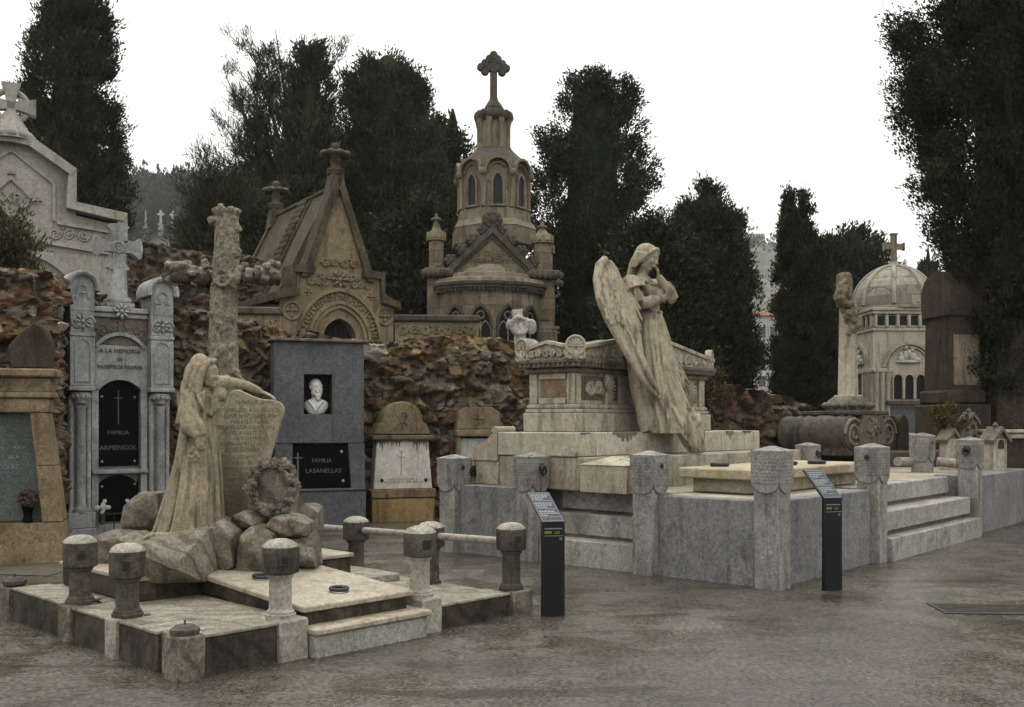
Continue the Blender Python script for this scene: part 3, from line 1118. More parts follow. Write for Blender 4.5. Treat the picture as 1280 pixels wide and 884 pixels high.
pine('pine_tree', 'feathery open pine reaching left into the sky behind the gothic chapel', 372, 39,
     [(292, 108), (304, 82), (318, 66), (338, 56), (352, 50), (372, 50), (395, 60), (410, 80), (300, 130), (284, 158), (296, 178), (280, 196), (308, 200), (306, 222), (325, 150), (330, 110), (345, 90), (350, 130),
      (320, 175), (330, 205), (300, 150), (315, 120), (405, 110), (415, 150), (360, 75), (312, 235), (340, 235), (310, 95), (335, 130), (345, 170), (355, 210)], 21, 372, 285, tuft=24, sub=7)
pine('pine_tree', 'bushy low pine behind the rough stone cross', 262, 33,
     [(268, 250), (285, 246), (305, 252), (320, 262), (262, 268), (285, 270), (305, 285), (318, 300), (250, 300), (270, 300), (295, 310), (275, 250), (322, 320), (300, 330), (270, 330), (245, 325)],
     22, 268, 330, tuft=40, spr=.45, sub=8)
px_tree('evergreen_tree', 'dark leafy evergreen shading the gap between the chapel and the tall mausoleum', 522, 35,
        [(430, 60), (380, 60), (330, 50), (290, 38), (262, 22), (250, 6)], 1300, 30, .22, .2, .09, .2, 11, group='pines and broadleaf trees', lump=.4, lfreq=2, gap=-.3, core=.55, base=GREEN)
px_tree('evergreen_tree', 'dark leafy evergreen low behind the angel and the sarcophagus', 815, 29,
        [(500, 60), (440, 62), (390, 58), (340, 48), (310, 36), (290, 22), (280, 5)], 1700, 30, .18, .17, .075, .2, 12, group='pines and broadleaf trees', lump=.4, lfreq=2, gap=-.35, core=.6, base=GREEN)
px_tree('evergreen_tree', 'dark evergreen with low branches standing behind the rounded monument', 1272, 25,
        [(500, 66), (470, 70), (430, 68), (380, 60), (330, 40), (310, 5)], 1500, 30, .18, .16, .07, .1, 13, group='pines and broadleaf trees', lump=.35, lfreq=2, gap=-.4, core=.6, base=GREEN)
px_tree('evergreen_tree', 'dark evergreen between the chapel roof and the pine', 334, 31.5,
        [(430, 34), (380, 36), (330, 32), (300, 24), (280, 14), (268, 4)], 900, 30, .2, .17, .08, .2, 14, group='pines and broadleaf trees', lump=.4, lfreq=2, gap=-.3, core=.5, base=GREEN)

# far wood on the misty left slope (one mass) and scrub under the far castle
rg = np.random.default_rng(77)
Vs, qs, cs = [], [], []
nv = 0
for (x0, x1, ya, yb, Ya, Yb, n_, sz) in ((150, 340, 240, 305, 225, 322, 380, 2.1), (-60, 160, 238, 305, 235, 322, 160, 2.1), (640, 1250, 300, 470, 360, 600, 900, 3.2)):
    for i in range(n_):
        t = rg.uniform()
        x = rg.uniform(x0, x1)
        Y = Ya + (Yb - Ya) * t
        top = yb + (ya - yb) * t + (noise.noise((x * .05, 1, 1)) * 8 if Y < 340 else 0)
        if Y > 340:
            top = max(top, lerp_tab([(640, 440), (760, 330), (800, 300), (835, 292), (968, 299), (1000, 318), (1250, 500)], x) + 14)
        if Y < 340 and 165 < x < 240 and t < .5:
            continue
        c = at(x, top, Y)
        k = 55
        C = np.array([c]) + rg.normal(0, 1, (k, 3)) * np.array((.9, .9, 1.3)) * sz
        V, q, col = leaf_quads(C, C - np.array([c]), 6, .25 * sz, .7 * sz, .35 * sz, .3, rg, ((.025, .033, .022), (.04, .045, .028)))
        Vs.append(V)
        qs.append(q + nv)
        cs.append(col)
        nv += len(V)
o = link('forest', fast_mesh('forest', np.concatenate(Vs), np.concatenate(qs), np.concatenate(cs)), M['leaf'])
tag(o, 'misty grey green woodland on the far slopes', 'woodland', kind='stuff')

# flowering bush on top of the rock at the left edge
px_tree('oleander_bush', 'leafy pale green bush on top of the rock wall in front of the pale mausoleum', 16, 12.9,
        [(348, 22), (330, 36), (310, 38), (290, 32), (272, 22), (260, 6)], 420, 16, .05, .075, .022, .7, 31, ts=.16, base=((.05, .055, .028), (.10, .10, .06)), cat='bush', lump=.5, lfreq=3, gap=-.15, gfreq=3, core=0, trunk_r=.02, limbs=14, trunk_top=.5, inner=.9)
px_tree('creeper_bush', 'dry brown creeper spilling over the slab behind the sarcophagus', 888, 17.6,
        [(500, 14), (490, 20), (478, 20), (468, 12), (462, 3)], 200, 20, .05, .06, .03, .1, 33, ts=.2, base=((.05, .045, .025), (.10, .085, .05)), cat='bush', lump=.4, lfreq=3, core=.6, trunk_r=.02)
px_tree('round_bush', 'small yellowish green bush in front of the dark monument', 1181, 16.9,
        [(540, 11), (532, 18), (522, 18), (514, 12), (508, 3)], 180, 18, .04, .05, .025, .3, 34, ts=.12, base=((.05, .05, .02), (.10, .075, .035)), cat='bush', lump=.3, core=.6, trunk_r=.015)
# ================================================================== the angel tomb (right)
CX, CYY = 2.55, 9.66
A2 = R(49)
VX_, UX_ = Vector((math.cos(A2), math.sin(A2), 0)), Vector((-math.sin(A2), math.cos(A2), 0))


def PW(x, y, z=0.0):
    """platform coordinates (x along the right side, y along the left side) -> world"""
    q = Vector((CX, CYY, 0)) + VX_ * x + UX_ * y
    return (q.x, q.y, z)


FZ = .845
plat = thing('tomb_platform', 'raised grey marble tomb platform carrying the angel and its sarcophagus', 'tomb', (CX, CYY, 0), A2)
for (x0, x1, y0, y1) in ((.02, .20, .21, 1.38), (.02, .62, 3.27, 4.40), (.21, 2.42, .02, .20), (6.40, 9.6, .02, .62)):
    MB().b2(x0, x1, y0, y1, -.05, FZ, .012).build('wall_panel', M['grey'], plat)
mb = MB()
mb.b2(.622, 9.6, .622, 4.5, -.05, FZ - .012, .01)
mb.b2(.203, .62, .203, 1.37, -.05, FZ - .006, .01)
mb.b2(.623, 2.41, .203, .619, -.05, FZ - .006, .01)
mb.build('floor', M['warmblock'], plat)
# pale capping stones lying on the floor edge, one per side
for (x0, x1, y0, y1) in ((.64, 2.4, .64, .9), (.64, .9, .95, 1.4)):
    pass
# left stairs: three risers between the pillars
for k, (d, z) in enumerate(((0.0, .29), (.22, .57), (.44, FZ - .004))):
    MB().b2(d + .02, .62, 1.62, 2.99, z - .25 if k else -.05, z, .012).build('step', M['step'], plat)
MB().b2(.08, .60, 1.62, 2.99, -.05, .04).build('step_core', M['dark'], plat)
mb = MB()
mb.b2(.26, .615, 1.66, 2.95, .25, .58)
mb.b2(.48, .617, 1.66, 2.95, .5, .80)
mb.build('step_core', M['dark'], plat)
# right stairs, the lowest step running out past the pillar
for k, (d, z, x0, x1) in enumerate(((-.13, .27, 2.72, 6.12), (.0, .56, 2.72, 6.06), (.30, FZ - .004, 2.72, 6.06))):
    MB().b2(x0, x1, d, d + .46 if k == 0 else .62, z - .235 if k else -.05, z, .012).build('step', M['step'], plat)
mb = MB()
mb.b2(2.74, 6.03, .06, .616, -.05, .5)
mb.b2(2.74, 6.03, .34, .618, .45, .78)
mb.build('step_core', M['dark'], plat)
# inner tier below the plinth, built of blocks
xs = [.72, 1.5, 2.6, 3.6, 4.5, 5.2]
for i in range(5):
    MB().b2(xs[i] + .002, xs[i + 1] - .002, 2.15, 3.9, FZ - .02, 1.215, .012).build('tier_block', M['warmblock'], plat)
MB().b2(.66, .72, 2.5, 3.9, FZ - .02, 1.20).build('tier_block', M['warmblock'], plat)
# corner pedestal with a low pyramid top
mb = MB()
mb.b2(.10, .62, 1.80, 2.45, FZ - .02, 1.14, .01)
mb.loft([[(.09, 1.79, 1.14), (.63, 1.79, 1.14), (.63, 2.46, 1.14), (.09, 2.46, 1.14)], [(.34, 2.08, 1.235), (.38, 2.08, 1.235), (.38, 2.16, 1.235), (.34, 2.16, 1.235)]])
mb.build('pedestal', M['warm'], plat)
# blocks left of the stairs towards the scroll
MB().b2(.26, .72, 2.50, 3.30, FZ - .02, 1.212, .012).build('tier_block', M['warmblock'], plat)
MB().b2(.26, .72, 3.305, 3.82, FZ - .02, 1.212, .012).build('tier_block', M['warmblock'], plat)

# plinth under the sarcophagus in long blocks
plinth = thing('plinth_slab', 'long pale marble plinth under the sarcophagus with dark runs at its top edge', 'plinth', PW(0, 0, 1.216), A2)
M['plinth'] = stone('plinth_marble', (.34, .31, .25), (.45, .415, .35), (.09, .08, .065), 1.6, .25, .7, .15, 90, .12, blot=.4, lichen=(.27, .2, .10))
for (x0, x1) in ((.235, .62), (.623, 1.9), (1.903, 3.6), (3.603, 4.75)):
    MB().b2(x0, x1, 2.60, 3.82, 0, .284, .012).build('block', M['plinth'], plinth)
mb = MB()
rgq = random.Random(11)
for (xa, xb, dmax) in ((.30, .5, .05), (.95, 1.5, .13), (1.6, 1.75, .05), (2.0, 2.1, .06), (3.72, 3.95, .15), (4.2, 4.5, .07)):
    pts = [(xa, .283)]
    x = xa + .01
    while x < xb:
        q = (x - xa) / (xb - xa)
        d = dmax * (.25 + .75 * math.sin(PI * q)) * rgq.uniform(.3, 1)
        pts.append((x, .283 - d))
        x += rgq.uniform(.012, .035)
    pts.append((xb, .283))
    mb.prism(pts, 2.5985, 2.6)
mb.build('dark_runs', M['dark'], plinth)
# carved scroll arm at the left end of the plinth
sc = thing('scroll_bench_end', 'pale carved scroll shaped bench end left of the plinth', 'bench end', PW(.24, 3.83, FZ), A2)
prof = [(0, .30)] + [(t * .42, .30 + .34 * math.exp(-((t - 0) / .42) ** 2 * 1.2)) for t in (0.0, .12, .25, .4, .55, .7, .85, 1.0)] + [(.46, .36), (.47, .29)]
rings = []
mb = MB()
pts = [(0.0, .655), (.06, .65), (.12, .61), (.2, .53), (.3, .47), (.40, .455), (.48, .43), (.50, .36), (.49, .30), (0, .30)]
MY = Matrix.Rotation(R(90), 4, 'Z')  # profile x runs along local y
mb.prism(pts, -.36, 0, MY)
mb.tube([(0.0, .05, .68), (.36, .05, .68)], .045, 12)
mb.build('scroll', M['warm'], sc)
mb = MB()
mb.scrollwork(.08, .42, .33, .44, -.012, .016, MY @ T(0, .0, 0), seed=3, k=3)
mb.build('carving', M['warm'], sc)
mb = MB()
mb.b2(0.02, .34, .0, .40, 0, .298, .01)
mb.b2(.0, .36, .402, .55, 0, .31, .012)
mb.build('base', M['warmblock'], sc)

# sarcophagus
sar = thing('sarcophagus', 'carved marble sarcophagus with palmette corners that the angel leans on', 'sarcophagus', PW(.79, 3.05, 1.5), A2)
SL_, SD_ = 3.15, .74      # length, depth
mb = MB()
mb.b2(-.06, SL_ + .06, -.06, SD_ + .04, 0, .235, .012)
mb.build('base', M['warm'], sar)
mb = MB()
mb.b2(-.035, SL_ + .035, -.035, SD_ + .03, .237, .285, .015)
mb.b2(-.01, SL_ + .01, -.01, SD_ + .01, .287, .345, .012)
for i in range(52):
    mb.ell((.0 + i * SL_ / 51, -.012, .315), (.017, .012, .017), 6, 5)
for i in range(13):
    mb.ell((-.012, .0 + i * SD_ / 12, .315), (.012, .017, .017), 6, 5)
mb.build('bead_moulding', M['warm'], sar)
mb = MB()
mb.b2(.05, SL_ - .05, .05, SD_ - .03, .347, .76, .004)
for x in (.0, 1.0, SL_ - 1.16, SL_ - .16):
    mb.b2(x + .005, x + .155, .012, .06, .347, .735, .006)
for y in (.0, SD_ - .14):
    mb.b2(.012, .06, y + .012, y + .135, .347, .735, .006)
mb.b2(.02, .06, .16, SD_ - .15, .35, .42, .006)
mb.b2(.02, .06, .16, SD_ - .15, .66, .735, .006)
mb.build('body', M['warm'], sar)
MB().b2(.045, .06, .17, SD_ - .16, .43, .65, .003).build('side_panel', M['brownstone'], sar)
for (x0, x1) in ((.17, .98), (SL_ - .99, SL_ - .18)):
    MB().b2(x0, x1, .042, .06, .40, .70, .003).build('front_panel', M['dark'], sar)
for (cx, w_) in ((.56, .72), (SL_ - .58, .7)):
    mb = MB()
    for k in range(13):
        a = PI * (k + .5) / 13 - PI / 2
        rot = Matrix.Rotation(-a, 4, 'Y')
        q = Vector((math.cos(a) * .17, 0, math.sin(a) * .14))
        mb.ell((cx + .1 + q.x * .9, .028, .54 + q.z), (.11, .045, .02), 8, 6, None, rot)
    mb.ell((cx + .06, .03, .52), (.05, .035, .05), 8, 6)
    mb.scrollwork(cx - .3, cx + .05, .44, .66, .025, .03, seed=5, k=2)
    mb.build('palmette_carving', M['warm'], sar)
mb = MB()
for (o_, z0, z1, b) in ((.03, .737, .80, .02), (.09, .802, .85, .02), (.12, .852, .905, .012)):
    mb.b2(-o_, SL_ + o_, -o_, SD_ + o_ * .6, z0, z1, b)
for i in range(46):
    mb.ell((-.05 + i * (SL_ + .1) / 45, -.095, .83), (.026, .022, .034), 6, 5)
for i in range(12):
    mb.ell((-.095, -.05 + i * (SD_ + .1) / 11, .83), (.022, .026, .034), 6, 5)
mb.build('cornice', M['dark'], sar)
mb = MB()
peak = SL_ / 2
poly = [(-.08, .907), (SL_ + .08, .907), (SL_ + .08, 1.0), (peak, 1.27), (-.08, 1.0)]
mb.prism(poly, -.06, .02)
mb.prism([(-.08, .907), (SD_ + .04, .907), (SD_ + .04, 1.0), (SD_ / 2, 1.10), (-.08, 1.0)], -.02, .06, Matrix.Rotation(R(90), 4, 'Z'))
mb.prism(poly, SD_ - .05, SD_ + .04)
mb.build('pediment', M['warm'], sar)
mb = MB()
for s in (-1, 1):
    x0, x1 = (-.1, peak) if s < 0 else (SL_ + .1, peak)
    mb.band([(x0, 1.045), (x1, 1.315)], [(x0, 1.0), (x1, 1.27)], -.10, .03)
mb.band([(-.1, 1.035), (SD_ / 2, 1.14), (SD_ + .06, 1.035)], [(-.1, 1.0), (SD_ / 2, 1.10), (SD_ + .06, 1.0)], -.03, .10, Matrix.Rotation(R(90), 4, 'Z'))
mb.build('coping', M['warm'], sar)
mb = MB()
mb.scrollwork(.05, .55, .92, 1.03, -.065, .02, seed=1)
mb.scrollwork(.5, 1.3, .92, 1.16, -.065, .026, seed=2)
mb.build('scroll_frieze', M['warm'], sar)
MB().scrollwork(SL_ - 1.0, SL_ - .1, .92, 1.06, -.065, .024, seed=6).build('scroll_frieze', M['warm'], sar)
MB().scrollwork(.05, SD_ - .02, .92, 1.03, -.02, .02, T(-.065, SD_ - .02, 0, -PI / 2), seed=4).build('scroll_frieze', M['warm'], sar)
# tiled stone lid behind the pediment
mb = MB()
mb.loft([[(-.04, .03, .92), (SL_ + .04, .03, .92), (SL_ + .04, SD_ - .05, .92), (-.04, SD_ - .05, .92)], [(.3, SD_ / 2 - .1, 1.1), (SL_ - .3, SD_ / 2 - .1, 1.1), (SL_ - .3, SD_ / 2 + .1, 1.1), (.3, SD_ / 2 + .1, 1.1)]])
mb.build('lid', M['dark'], sar)


def acroterion(x, y, rz):
    Mx = T(x, y, .9, rz)
    mb = MB()
    Mx = Mx @ Matrix.Scale(.78, 4)
    mb.lathe([(.0, -.05), (.15, -.05), (.165, 0), (.15, .05), (0, .05)], 20, (0, 0, 0), Mx @ T(0, 0, .20, 0, PI / 2))
    mb.prism([(-.16, 0), (.16, 0), (.14, .2), (-.14, .2)], -.045, .045, Mx)
    mb.torus((0, -.055, .20), .145, .02, 20, 6, Mx)
    for k in range(7):
        a = PI * k / 6
        rot = Matrix.Rotation(-a, 4, 'Y')
        mb.ell((math.cos(a) * .075, -.055, .19 + math.sin(a) * .075), (.06, .02, .018), 7, 5, Mx, rot)
    for s in (-1, 1):
        mb.torus((s * .09, -.05, .05), .05, .018, 14, 6, Mx)
    mb.ell((0, -.06, .06), (.04, .03, .08), 8, 6, Mx)
    mb.build('acroterion', M['warm'], sar)


acroterion(-.06, -.06, -R(49))
acroterion(-.06, SD_ + .02, -R(100))
acroterion(SL_ + .02, -.04, R(20))

# grave slab with iron ring handles on the terrace
gs = thing('grave_slab', 'low two step marble grave slab with three dark iron handles beside the angel', 'grave slab', PW(0, 0, FZ), A2)
MB().b2(.84, 3.5, .62, 1.42, -.002, .15, .012).build('base', M['warmblock'], gs)
M['slabwarm'] = stone('slab_warm', (.32, .28, .20), (.42, .38, .30), (.13, .10, .06), 1.5, .35, .6, .15, 90, .14, blot=.35)
MB().b2(.72, 3.62, .50, 1.54, .151, .27, .018).build('slab', M['slabwarm'], gs)
for (x, y) in ((1.15, 1.25), (2.05, .85), (2.55, .72)):
    mb = MB()
    mb.torus((x, y, .295), .085, .022, 18, 8, axis='z')
    mb.ell((x, y + .09, .29), (.05, .03, .03), 8, 6)
    mb.build('ring_handle', M['iron'], gs)

# pillars -----------------------------------------------------------------
M['pillarhead'] = M['pillar']


def make_pillar(name, label, ztop):
    root = thing(name, label, 'pillar', (0, 0, 0), A2, 'grey stone pillars round the angel tomb')
    MB().b2(-.135, .135, -.135, .135, -.05, ztop - .05, .018).build('shaft', M['pillar'], root)
    mb = MB()
    h0 = ztop - .42
    wd = .148
    sh = [(-wd, .40), (-wd, .14)] + [(wd * math.sin(a) * 1.0, .14 - .13 * abs(math.cos(a)) ** .8) for a in [(-PI / 2) + PI * i / 10 for i in range(1, 10)]] + [(wd, .14), (wd, .40)]
    for k in range(4):
        mb.prism(sh, -wd - .004, -.12, T(0, 0, h0, k * PI / 2))
    for k in range(4):
        for i in range(7):
            for j in range(8):
                x = -.115 + i * .038 + (.019 if j % 2 else 0)
                z = .11 + j * .034
                if abs(x) < .125 and z > .03 + .3 * (abs(x) * 1.5) ** 2:
                    mb.ell((x, -wd - .005, z), (.015, .008, .014), 6, 4, T(0, 0, h0, k * PI / 2))
    mb.build('head', M['pillar'], root)
    mb = MB()
    q = wd + .006
    mb.loft([[(-q, -q, ztop - .025), (q, -q, ztop - .025), (q, q, ztop - .025), (-q, q, ztop - .025)],
             [(-q, -q, ztop), (q, -q, ztop), (q, q, ztop), (-q, q, ztop)],
             [(-.02, -.02, ztop + .045), (.02, -.02, ztop + .045), (.02, .02, ztop + .045), (-.02, .02, ztop + .045)]])
    mb.build('cap', M['pillar'], root)
    return root


def ring_boss(root, face, z, drip=True):
    """round iron boss with a hanging ring on one face (0 right side, 1 left side)"""
    Mx = T(0, 0, 0, 0 if face == 0 else -PI / 2)
    mb = MB()
    mb.lathe([(0, -.02), (.055, -.02), (.06, .0), (.03, .03), (.025, .05), (0, .055)], 14, (0, 0, 0), Mx @ T(0, -.15, z, 0, PI / 2))
    mb.torus((0, -.19, z - .035), .045, .013, 16, 6, Mx)
    mb.build('ring_boss', M['bronze'], root)


def socket(root, face, z):
    Mx = T(0, 0, 0, 0 if face == 0 else -PI / 2)
    MB().lathe([(0, -.01), (.03, -.01), (.033, .004), (.0, .006)], 14, (0, 0, 0), Mx @ T(0, -.155, z, 0, PI / 2)).build('socket', M['void'], root)


PIL = [
    (.0 + .06, 4.40, 1.17, 'grey pillar with a bronze bar reaching right from its head, at the far left of the angel tomb', ('socket', 0)),
    (.06, 3.13, 1.22, 'grey pillar with an iron ring boss, left of the low stairs and behind the taller sign', ('ring', 0)),
    (.06, 1.486, 1.27, 'grey pillar with a carved scale head and small worn socket, right of the left stairs', ('socket', 0)),
    (.08, .08, 1.34, 'front corner pillar of the angel tomb with a patterned head and no ring', None),
    (2.57, .06, 1.33, 'grey pillar with a small round socket, left of the right hand stairs', ('socket', 1)),
    (6.24, .06, 1.37, 'grey pillar with a dark iron boss, right of the right hand stairs', ('ring', 1)),
]
for (x, y, zt, lab, ex) in PIL:
    r = make_pillar('stone_pillar', lab, zt)
    r.location = PW(x, y)
    if ex and ex[0] == 'ring':
        ring_boss(r, ex[1], zt - .13)
    elif ex:
        socket(r, ex[1], zt - .12)
# short pillars standing on the terrace at the back
q = at(1153, 600, 15.9)
r = make_pillar('stone_pillar', 'short grey pillar on the terrace between the two pillars of the right hand stairs', .62)
r.location = (q.x, q.y, FZ - .05)
socket(r, 0, .5)
q = at(1010, 585, 16.2)
r = make_pillar('stone_pillar', 'short grey pillar with a dark boss on the terrace behind the corner pillar', .46)
r.location = (q.x, q.y, FZ - .05)
ring_boss(r, 0, .34)


def rail(name, label, p0, p1, rad, mat, group, ends=True):
    mb = MB()
    p0, p1 = Vector(p0), Vector(p1)
    o = p0.copy()
    d = p1 - p0
    mb.tube([(0, 0, 0), tuple(d * .5), tuple(d)], rad, 14)
    if ends:
        dn = d.normalized()
        for e, s in ((Vector((0, 0, 0)), 1), (d, -1)):
            mb.tube([tuple(e), tuple(e + dn * s * .03), tuple(e + dn * s * .035)], [rad * 1.9, rad * 1.7, rad * 1.0], 14)
    ob = mb.build(name, mat, None, loc=o)
    return tag(ob, label, 'rail', group)


RG = 'pipe rails of the angel tomb'
a, b = Vector(PW(.21, 4.40, 1.04)), Vector(PW(.24, 4.36, 1.04))
rail('pipe_rail', 'dark bronze bar between the far left pillar and the scroll bench end', at(576, 590, 12.75), at(594, 589, 12.6), .04, M['bronze'], RG)
rail('pipe_rail', 'grey horizontal pipe between the two pillars of the right hand stairs', at(1122, 577, 15.6), at(1138, 577, 15.9), .07, M['steel'], RG, False)
rail('pipe_rail', 'grey horizontal pipe right of the short terrace pillar', at(1171, 577, 16.0), at(1200, 580, 15.9), .075, M['steel'], RG, False)


# ================================================================== information signs
def make_sign(label, x, ybase, ht, rz):
    Y = 2000 / (ybase - 530)
    s = ht * Y / F
    root = thing('info_sign', label, 'sign', ((x - 640) / F * Y, Y, 0), rz, 'charcoal information signs')
    wv = .195
    k = s * .775
    th = .045
    lean = .215
    mb = MB()
    mb.b2(-wv / 2, wv / 2, -th / 2, th / 2, -.02, k, .004)
    mb.build('post', M['signmetal'], root)
    mb = MB()
    # reading panel leaning back from the bend
    d0, d1 = Vector((0, -th / 2, k + .001)), Vector((-.075, lean, s))
    rings = []
    n_ = Vector((0, -(s - k), lean)).normalized()
    for (p, t) in ((d0, 0), (d1, 1)):
        rings.append([tuple(p + Vector((-wv / 2, 0, 0))), tuple(p + Vector((wv / 2, 0, 0))), tuple(p + Vector((wv / 2, th, -.0))), tuple(p + Vector((-wv / 2, th, -.0)))])
    mb.loft(rings)
    mb.build('reading_panel', M['signface'], root)
    # lines of small print in three sections
    up = (d1 - d0)
    L = up.length
    def on(u, v, e=.0025):
        return d0 + up * v + Vector((u * wv, 0, 0)) + n_ * e
    tb = MB()
    rg = random.Random(int(x))
    v = .93
    for sec in range(3):
        for ln in range(3):
            u = -.40
            end = (.38, .30, .05)[ln] if sec != 2 else (.30, .42, -.1)[ln]
            while u < end:
                w_ = rg.uniform(.05, .13)
                tb.add([on(u, v), on(min(u + w_, end), v), on(min(u + w_, end), v - .04), on(u, v - .04)], [(0, 1, 2, 3)])
                u += w_ + .03
            v -= .068
        tb.add([on(-.42, v - .004), on(.42, v - .004), on(.42, v - .016), on(-.42, v - .016)], [(0, 1, 2, 3)])
        v -= .075
    for (u0, u1, v0, v1) in ((-.46, .46, .985, .972), (-.46, .46, .03, .017), (-.46, -.445, .985, .017), (.445, .46, .985, .017)):
        tb.add([on(u0, v0), on(u1, v0), on(u1, v1), on(u0, v1)], [(0, 1, 2, 3)])
    # faint strip of print above the logo
    zz = k * .935
    yv = -th / 2 - .003
    for i in range(9):
        x0 = -.075 + i * .017
        tb.add([(x0, yv, zz), (x0 + .012, yv, zz), (x0 + .012, yv, zz - .010), (x0, yv, zz - .010)], [(0, 1, 2, 3)])
    tb.add([(-.08, yv, k * .855), (.085, yv, k * .855), (.085, yv, k * .850), (-.08, yv, k * .850)], [(0, 1, 2, 3)])
    tb.torus((.062, yv, k * .82), .009, .0025, 12, 5)
    tb.build('print', M['signtext'], root)
    lb = MB()
    for i in range(3):
        lb.torus((-.066 + i * .019, yv, k * .89), .008, .0035, 12, 5)
    text_mb('cat', .04, .001, lb, T(.03, yv, k * .89))
    lb.build('logo', M['lime'], root)
    return root


make_sign('charcoal information sign standing left of the angel tomb stairs', 691, 770, 152, R(12))
make_sign('charcoal information sign standing against the right wall of the angel tomb', 1040, 738, 149, R(14))

# drain grating in the road
q0 = Vector((7.0 * .8, 0, 0))
gx, gy = (1235 - 640) / F * (2000 / 233), 2000 / 233
dr = thing('drain_grate', 'long dark metal drain grating set in the wet asphalt', 'drain', (gx + .3, gy + .02, 0), R(-4))
mb = MB()
for (x0, x1, y0, y1) in ((-.72, .9, -.24, -.21), (-.72, .9, .21, .24), (-.72, -.69, -.21, .21), (.87, .9, -.21, .21)):
    mb.b2(x0, x1, y0, y1, .002, .010, .003)
mb.build('frame', M['grate'], dr)
mb = MB()
for i in range(7):
    mb.b2(-.69, .87, -.195 + i * .06, -.17 + i * .06, .004, .010, .002)
mb.build('bars', M['grate'], dr)
tag(MB().b2(-.69, .87, -.21, .21, .001, .004, .001).build('pit', M['void'], dr))

# ================================================================== the mourner tomb (left)
AX, AY = -2.06, 6.21
A1 = R(46)
V1, U1 = Vector((math.cos(A1), math.sin(A1), 0)), Vector((-math.sin(A1), math.cos(A1), 0))


def QW(x, y, z=0.0):
    q = Vector((AX, AY, 0)) + V1 * x + U1 * y
    return (q.x, q.y, z)


tomb = thing('tomb_kerb', 'low weathered marble tomb enclosure round the mourning woman', 'tomb', (AX, AY, 0), A1)
KH = .265
for (x0, x1, y0, y1, zt) in ((.165, .70, .0, .30, KH), (.0, .30, .312, .86, KH), (.0, .30, 1.02, 1.62, KH - .01), (.0, .30, 1.82, 2.8, KH), (2.16, 2.98, .02, .32, .19), (2.85, 3.14, .3, 2.2, .14)):
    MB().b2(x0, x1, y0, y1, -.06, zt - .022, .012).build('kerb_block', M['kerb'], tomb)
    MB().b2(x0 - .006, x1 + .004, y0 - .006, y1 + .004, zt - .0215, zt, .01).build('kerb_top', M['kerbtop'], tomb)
for (x0, x1, y0, y1, z0, z1) in ((-.03, .16, -.03, .16, -.06, KH + .012), (.70, .93, -.035, .26, -.06, KH + .012), (-.03, .2, .86, 1.02, -.06, KH + .004), (-.03, .2, 1.62, 1.82, -.06, KH), (-.04, .15, 2.8, 2.98, -.06, KH), (1.96, 2.16, -.035, .25, -.06, KH), (2.96, 3.2, -.03, .24, -.06, .20)):
    MB().b2(x0, x1, y0, y1, z0, z1, .014).build('kerb_pier', M['cap' if (.6 < x0 < 2.5 or .5 < y0 < 1) else 'boulderdark'], tomb)
mb = MB()
mb.b2(.3, .95, .302, 1.5, -.05, KH - .015, .01)
mb.b2(.03, .16, .16, .306, -.05, KH - .004, .006)
mb.b2(.3, 2.84, 1.3, 2.9, -.05, KH - .03, .01)
mb.b2(1.9, 2.84, .325, 1.3, -.05, .17, .01)
mb.build('floor', M['kerbtop'], tomb)
mb = MB()
mb.b2(.935, 1.955, -.10, .28, -.05, .155, .014)
mb.build('riser', M['step'], tomb)
mb = MB()
mb.b2(.92, 1.97, -.13, .22, .157, .20, .012)
mb.build('step', M['warm'], tomb)
# broken stumps on two of the corner piers
for (x, y) in ((.065, .065), (.05, 2.89)):
    mb = MB()
    mb.lathe([(.0, 0), (.088, 0), (.095, .02), (.09, .035), (.075, .04), (.06, .055), (.02, .06), (0, .058)], 18, (x, y, KH + .013))
    mb.tube([(x, y, KH + .07), (x, y, KH + .1)], .007, 6)
    mb.build('broken_stump', M['bollard'], tomb)

# plinth under the rocks
pl = thing('rock_plinth', 'broad marble plinth block carrying the boulders and the mourning woman', 'plinth', QW(0, 0, KH - .028), A1)
MB().b2(.42, 2.45, 1.52, 2.85, 0, .165, .012).build('block', M['kerb'], pl)
MB().b2(.40, 2.47, 1.50, 2.87, .1655, .20, .012).build('top_slab', M['slabtop'], pl)
# inclined ledger slab
gl = thing('grave_slab', 'sloping stained marble grave slab with two iron rings in front of the boulders', 'grave slab', QW(0, 0, 0), A1)
tl = math.atan2(.09, 1.46)
Ms = T(0, 0, .335, 0, tl)
MB().b2(.96, 1.88, .05, 1.50, -.16, -.045, .01, Ms).build('base', M['kerb'], gl)
MB().b2(.92, 1.92, .02, 1.51, -.044, 0, .014, Ms).build('slab', M['slabtop'], gl)
for (x, y) in ((1.42, .30), (1.20, 1.0)):
    mb = MB()
    mb.torus((x, y, .022), .062, .014, 18, 8, Ms, axis='z')
    mb.ell((x + .06, y, .02), (.03, .03, .02), 8, 6, Ms)
    mb.build('ring_handle', M['iron'], gl)


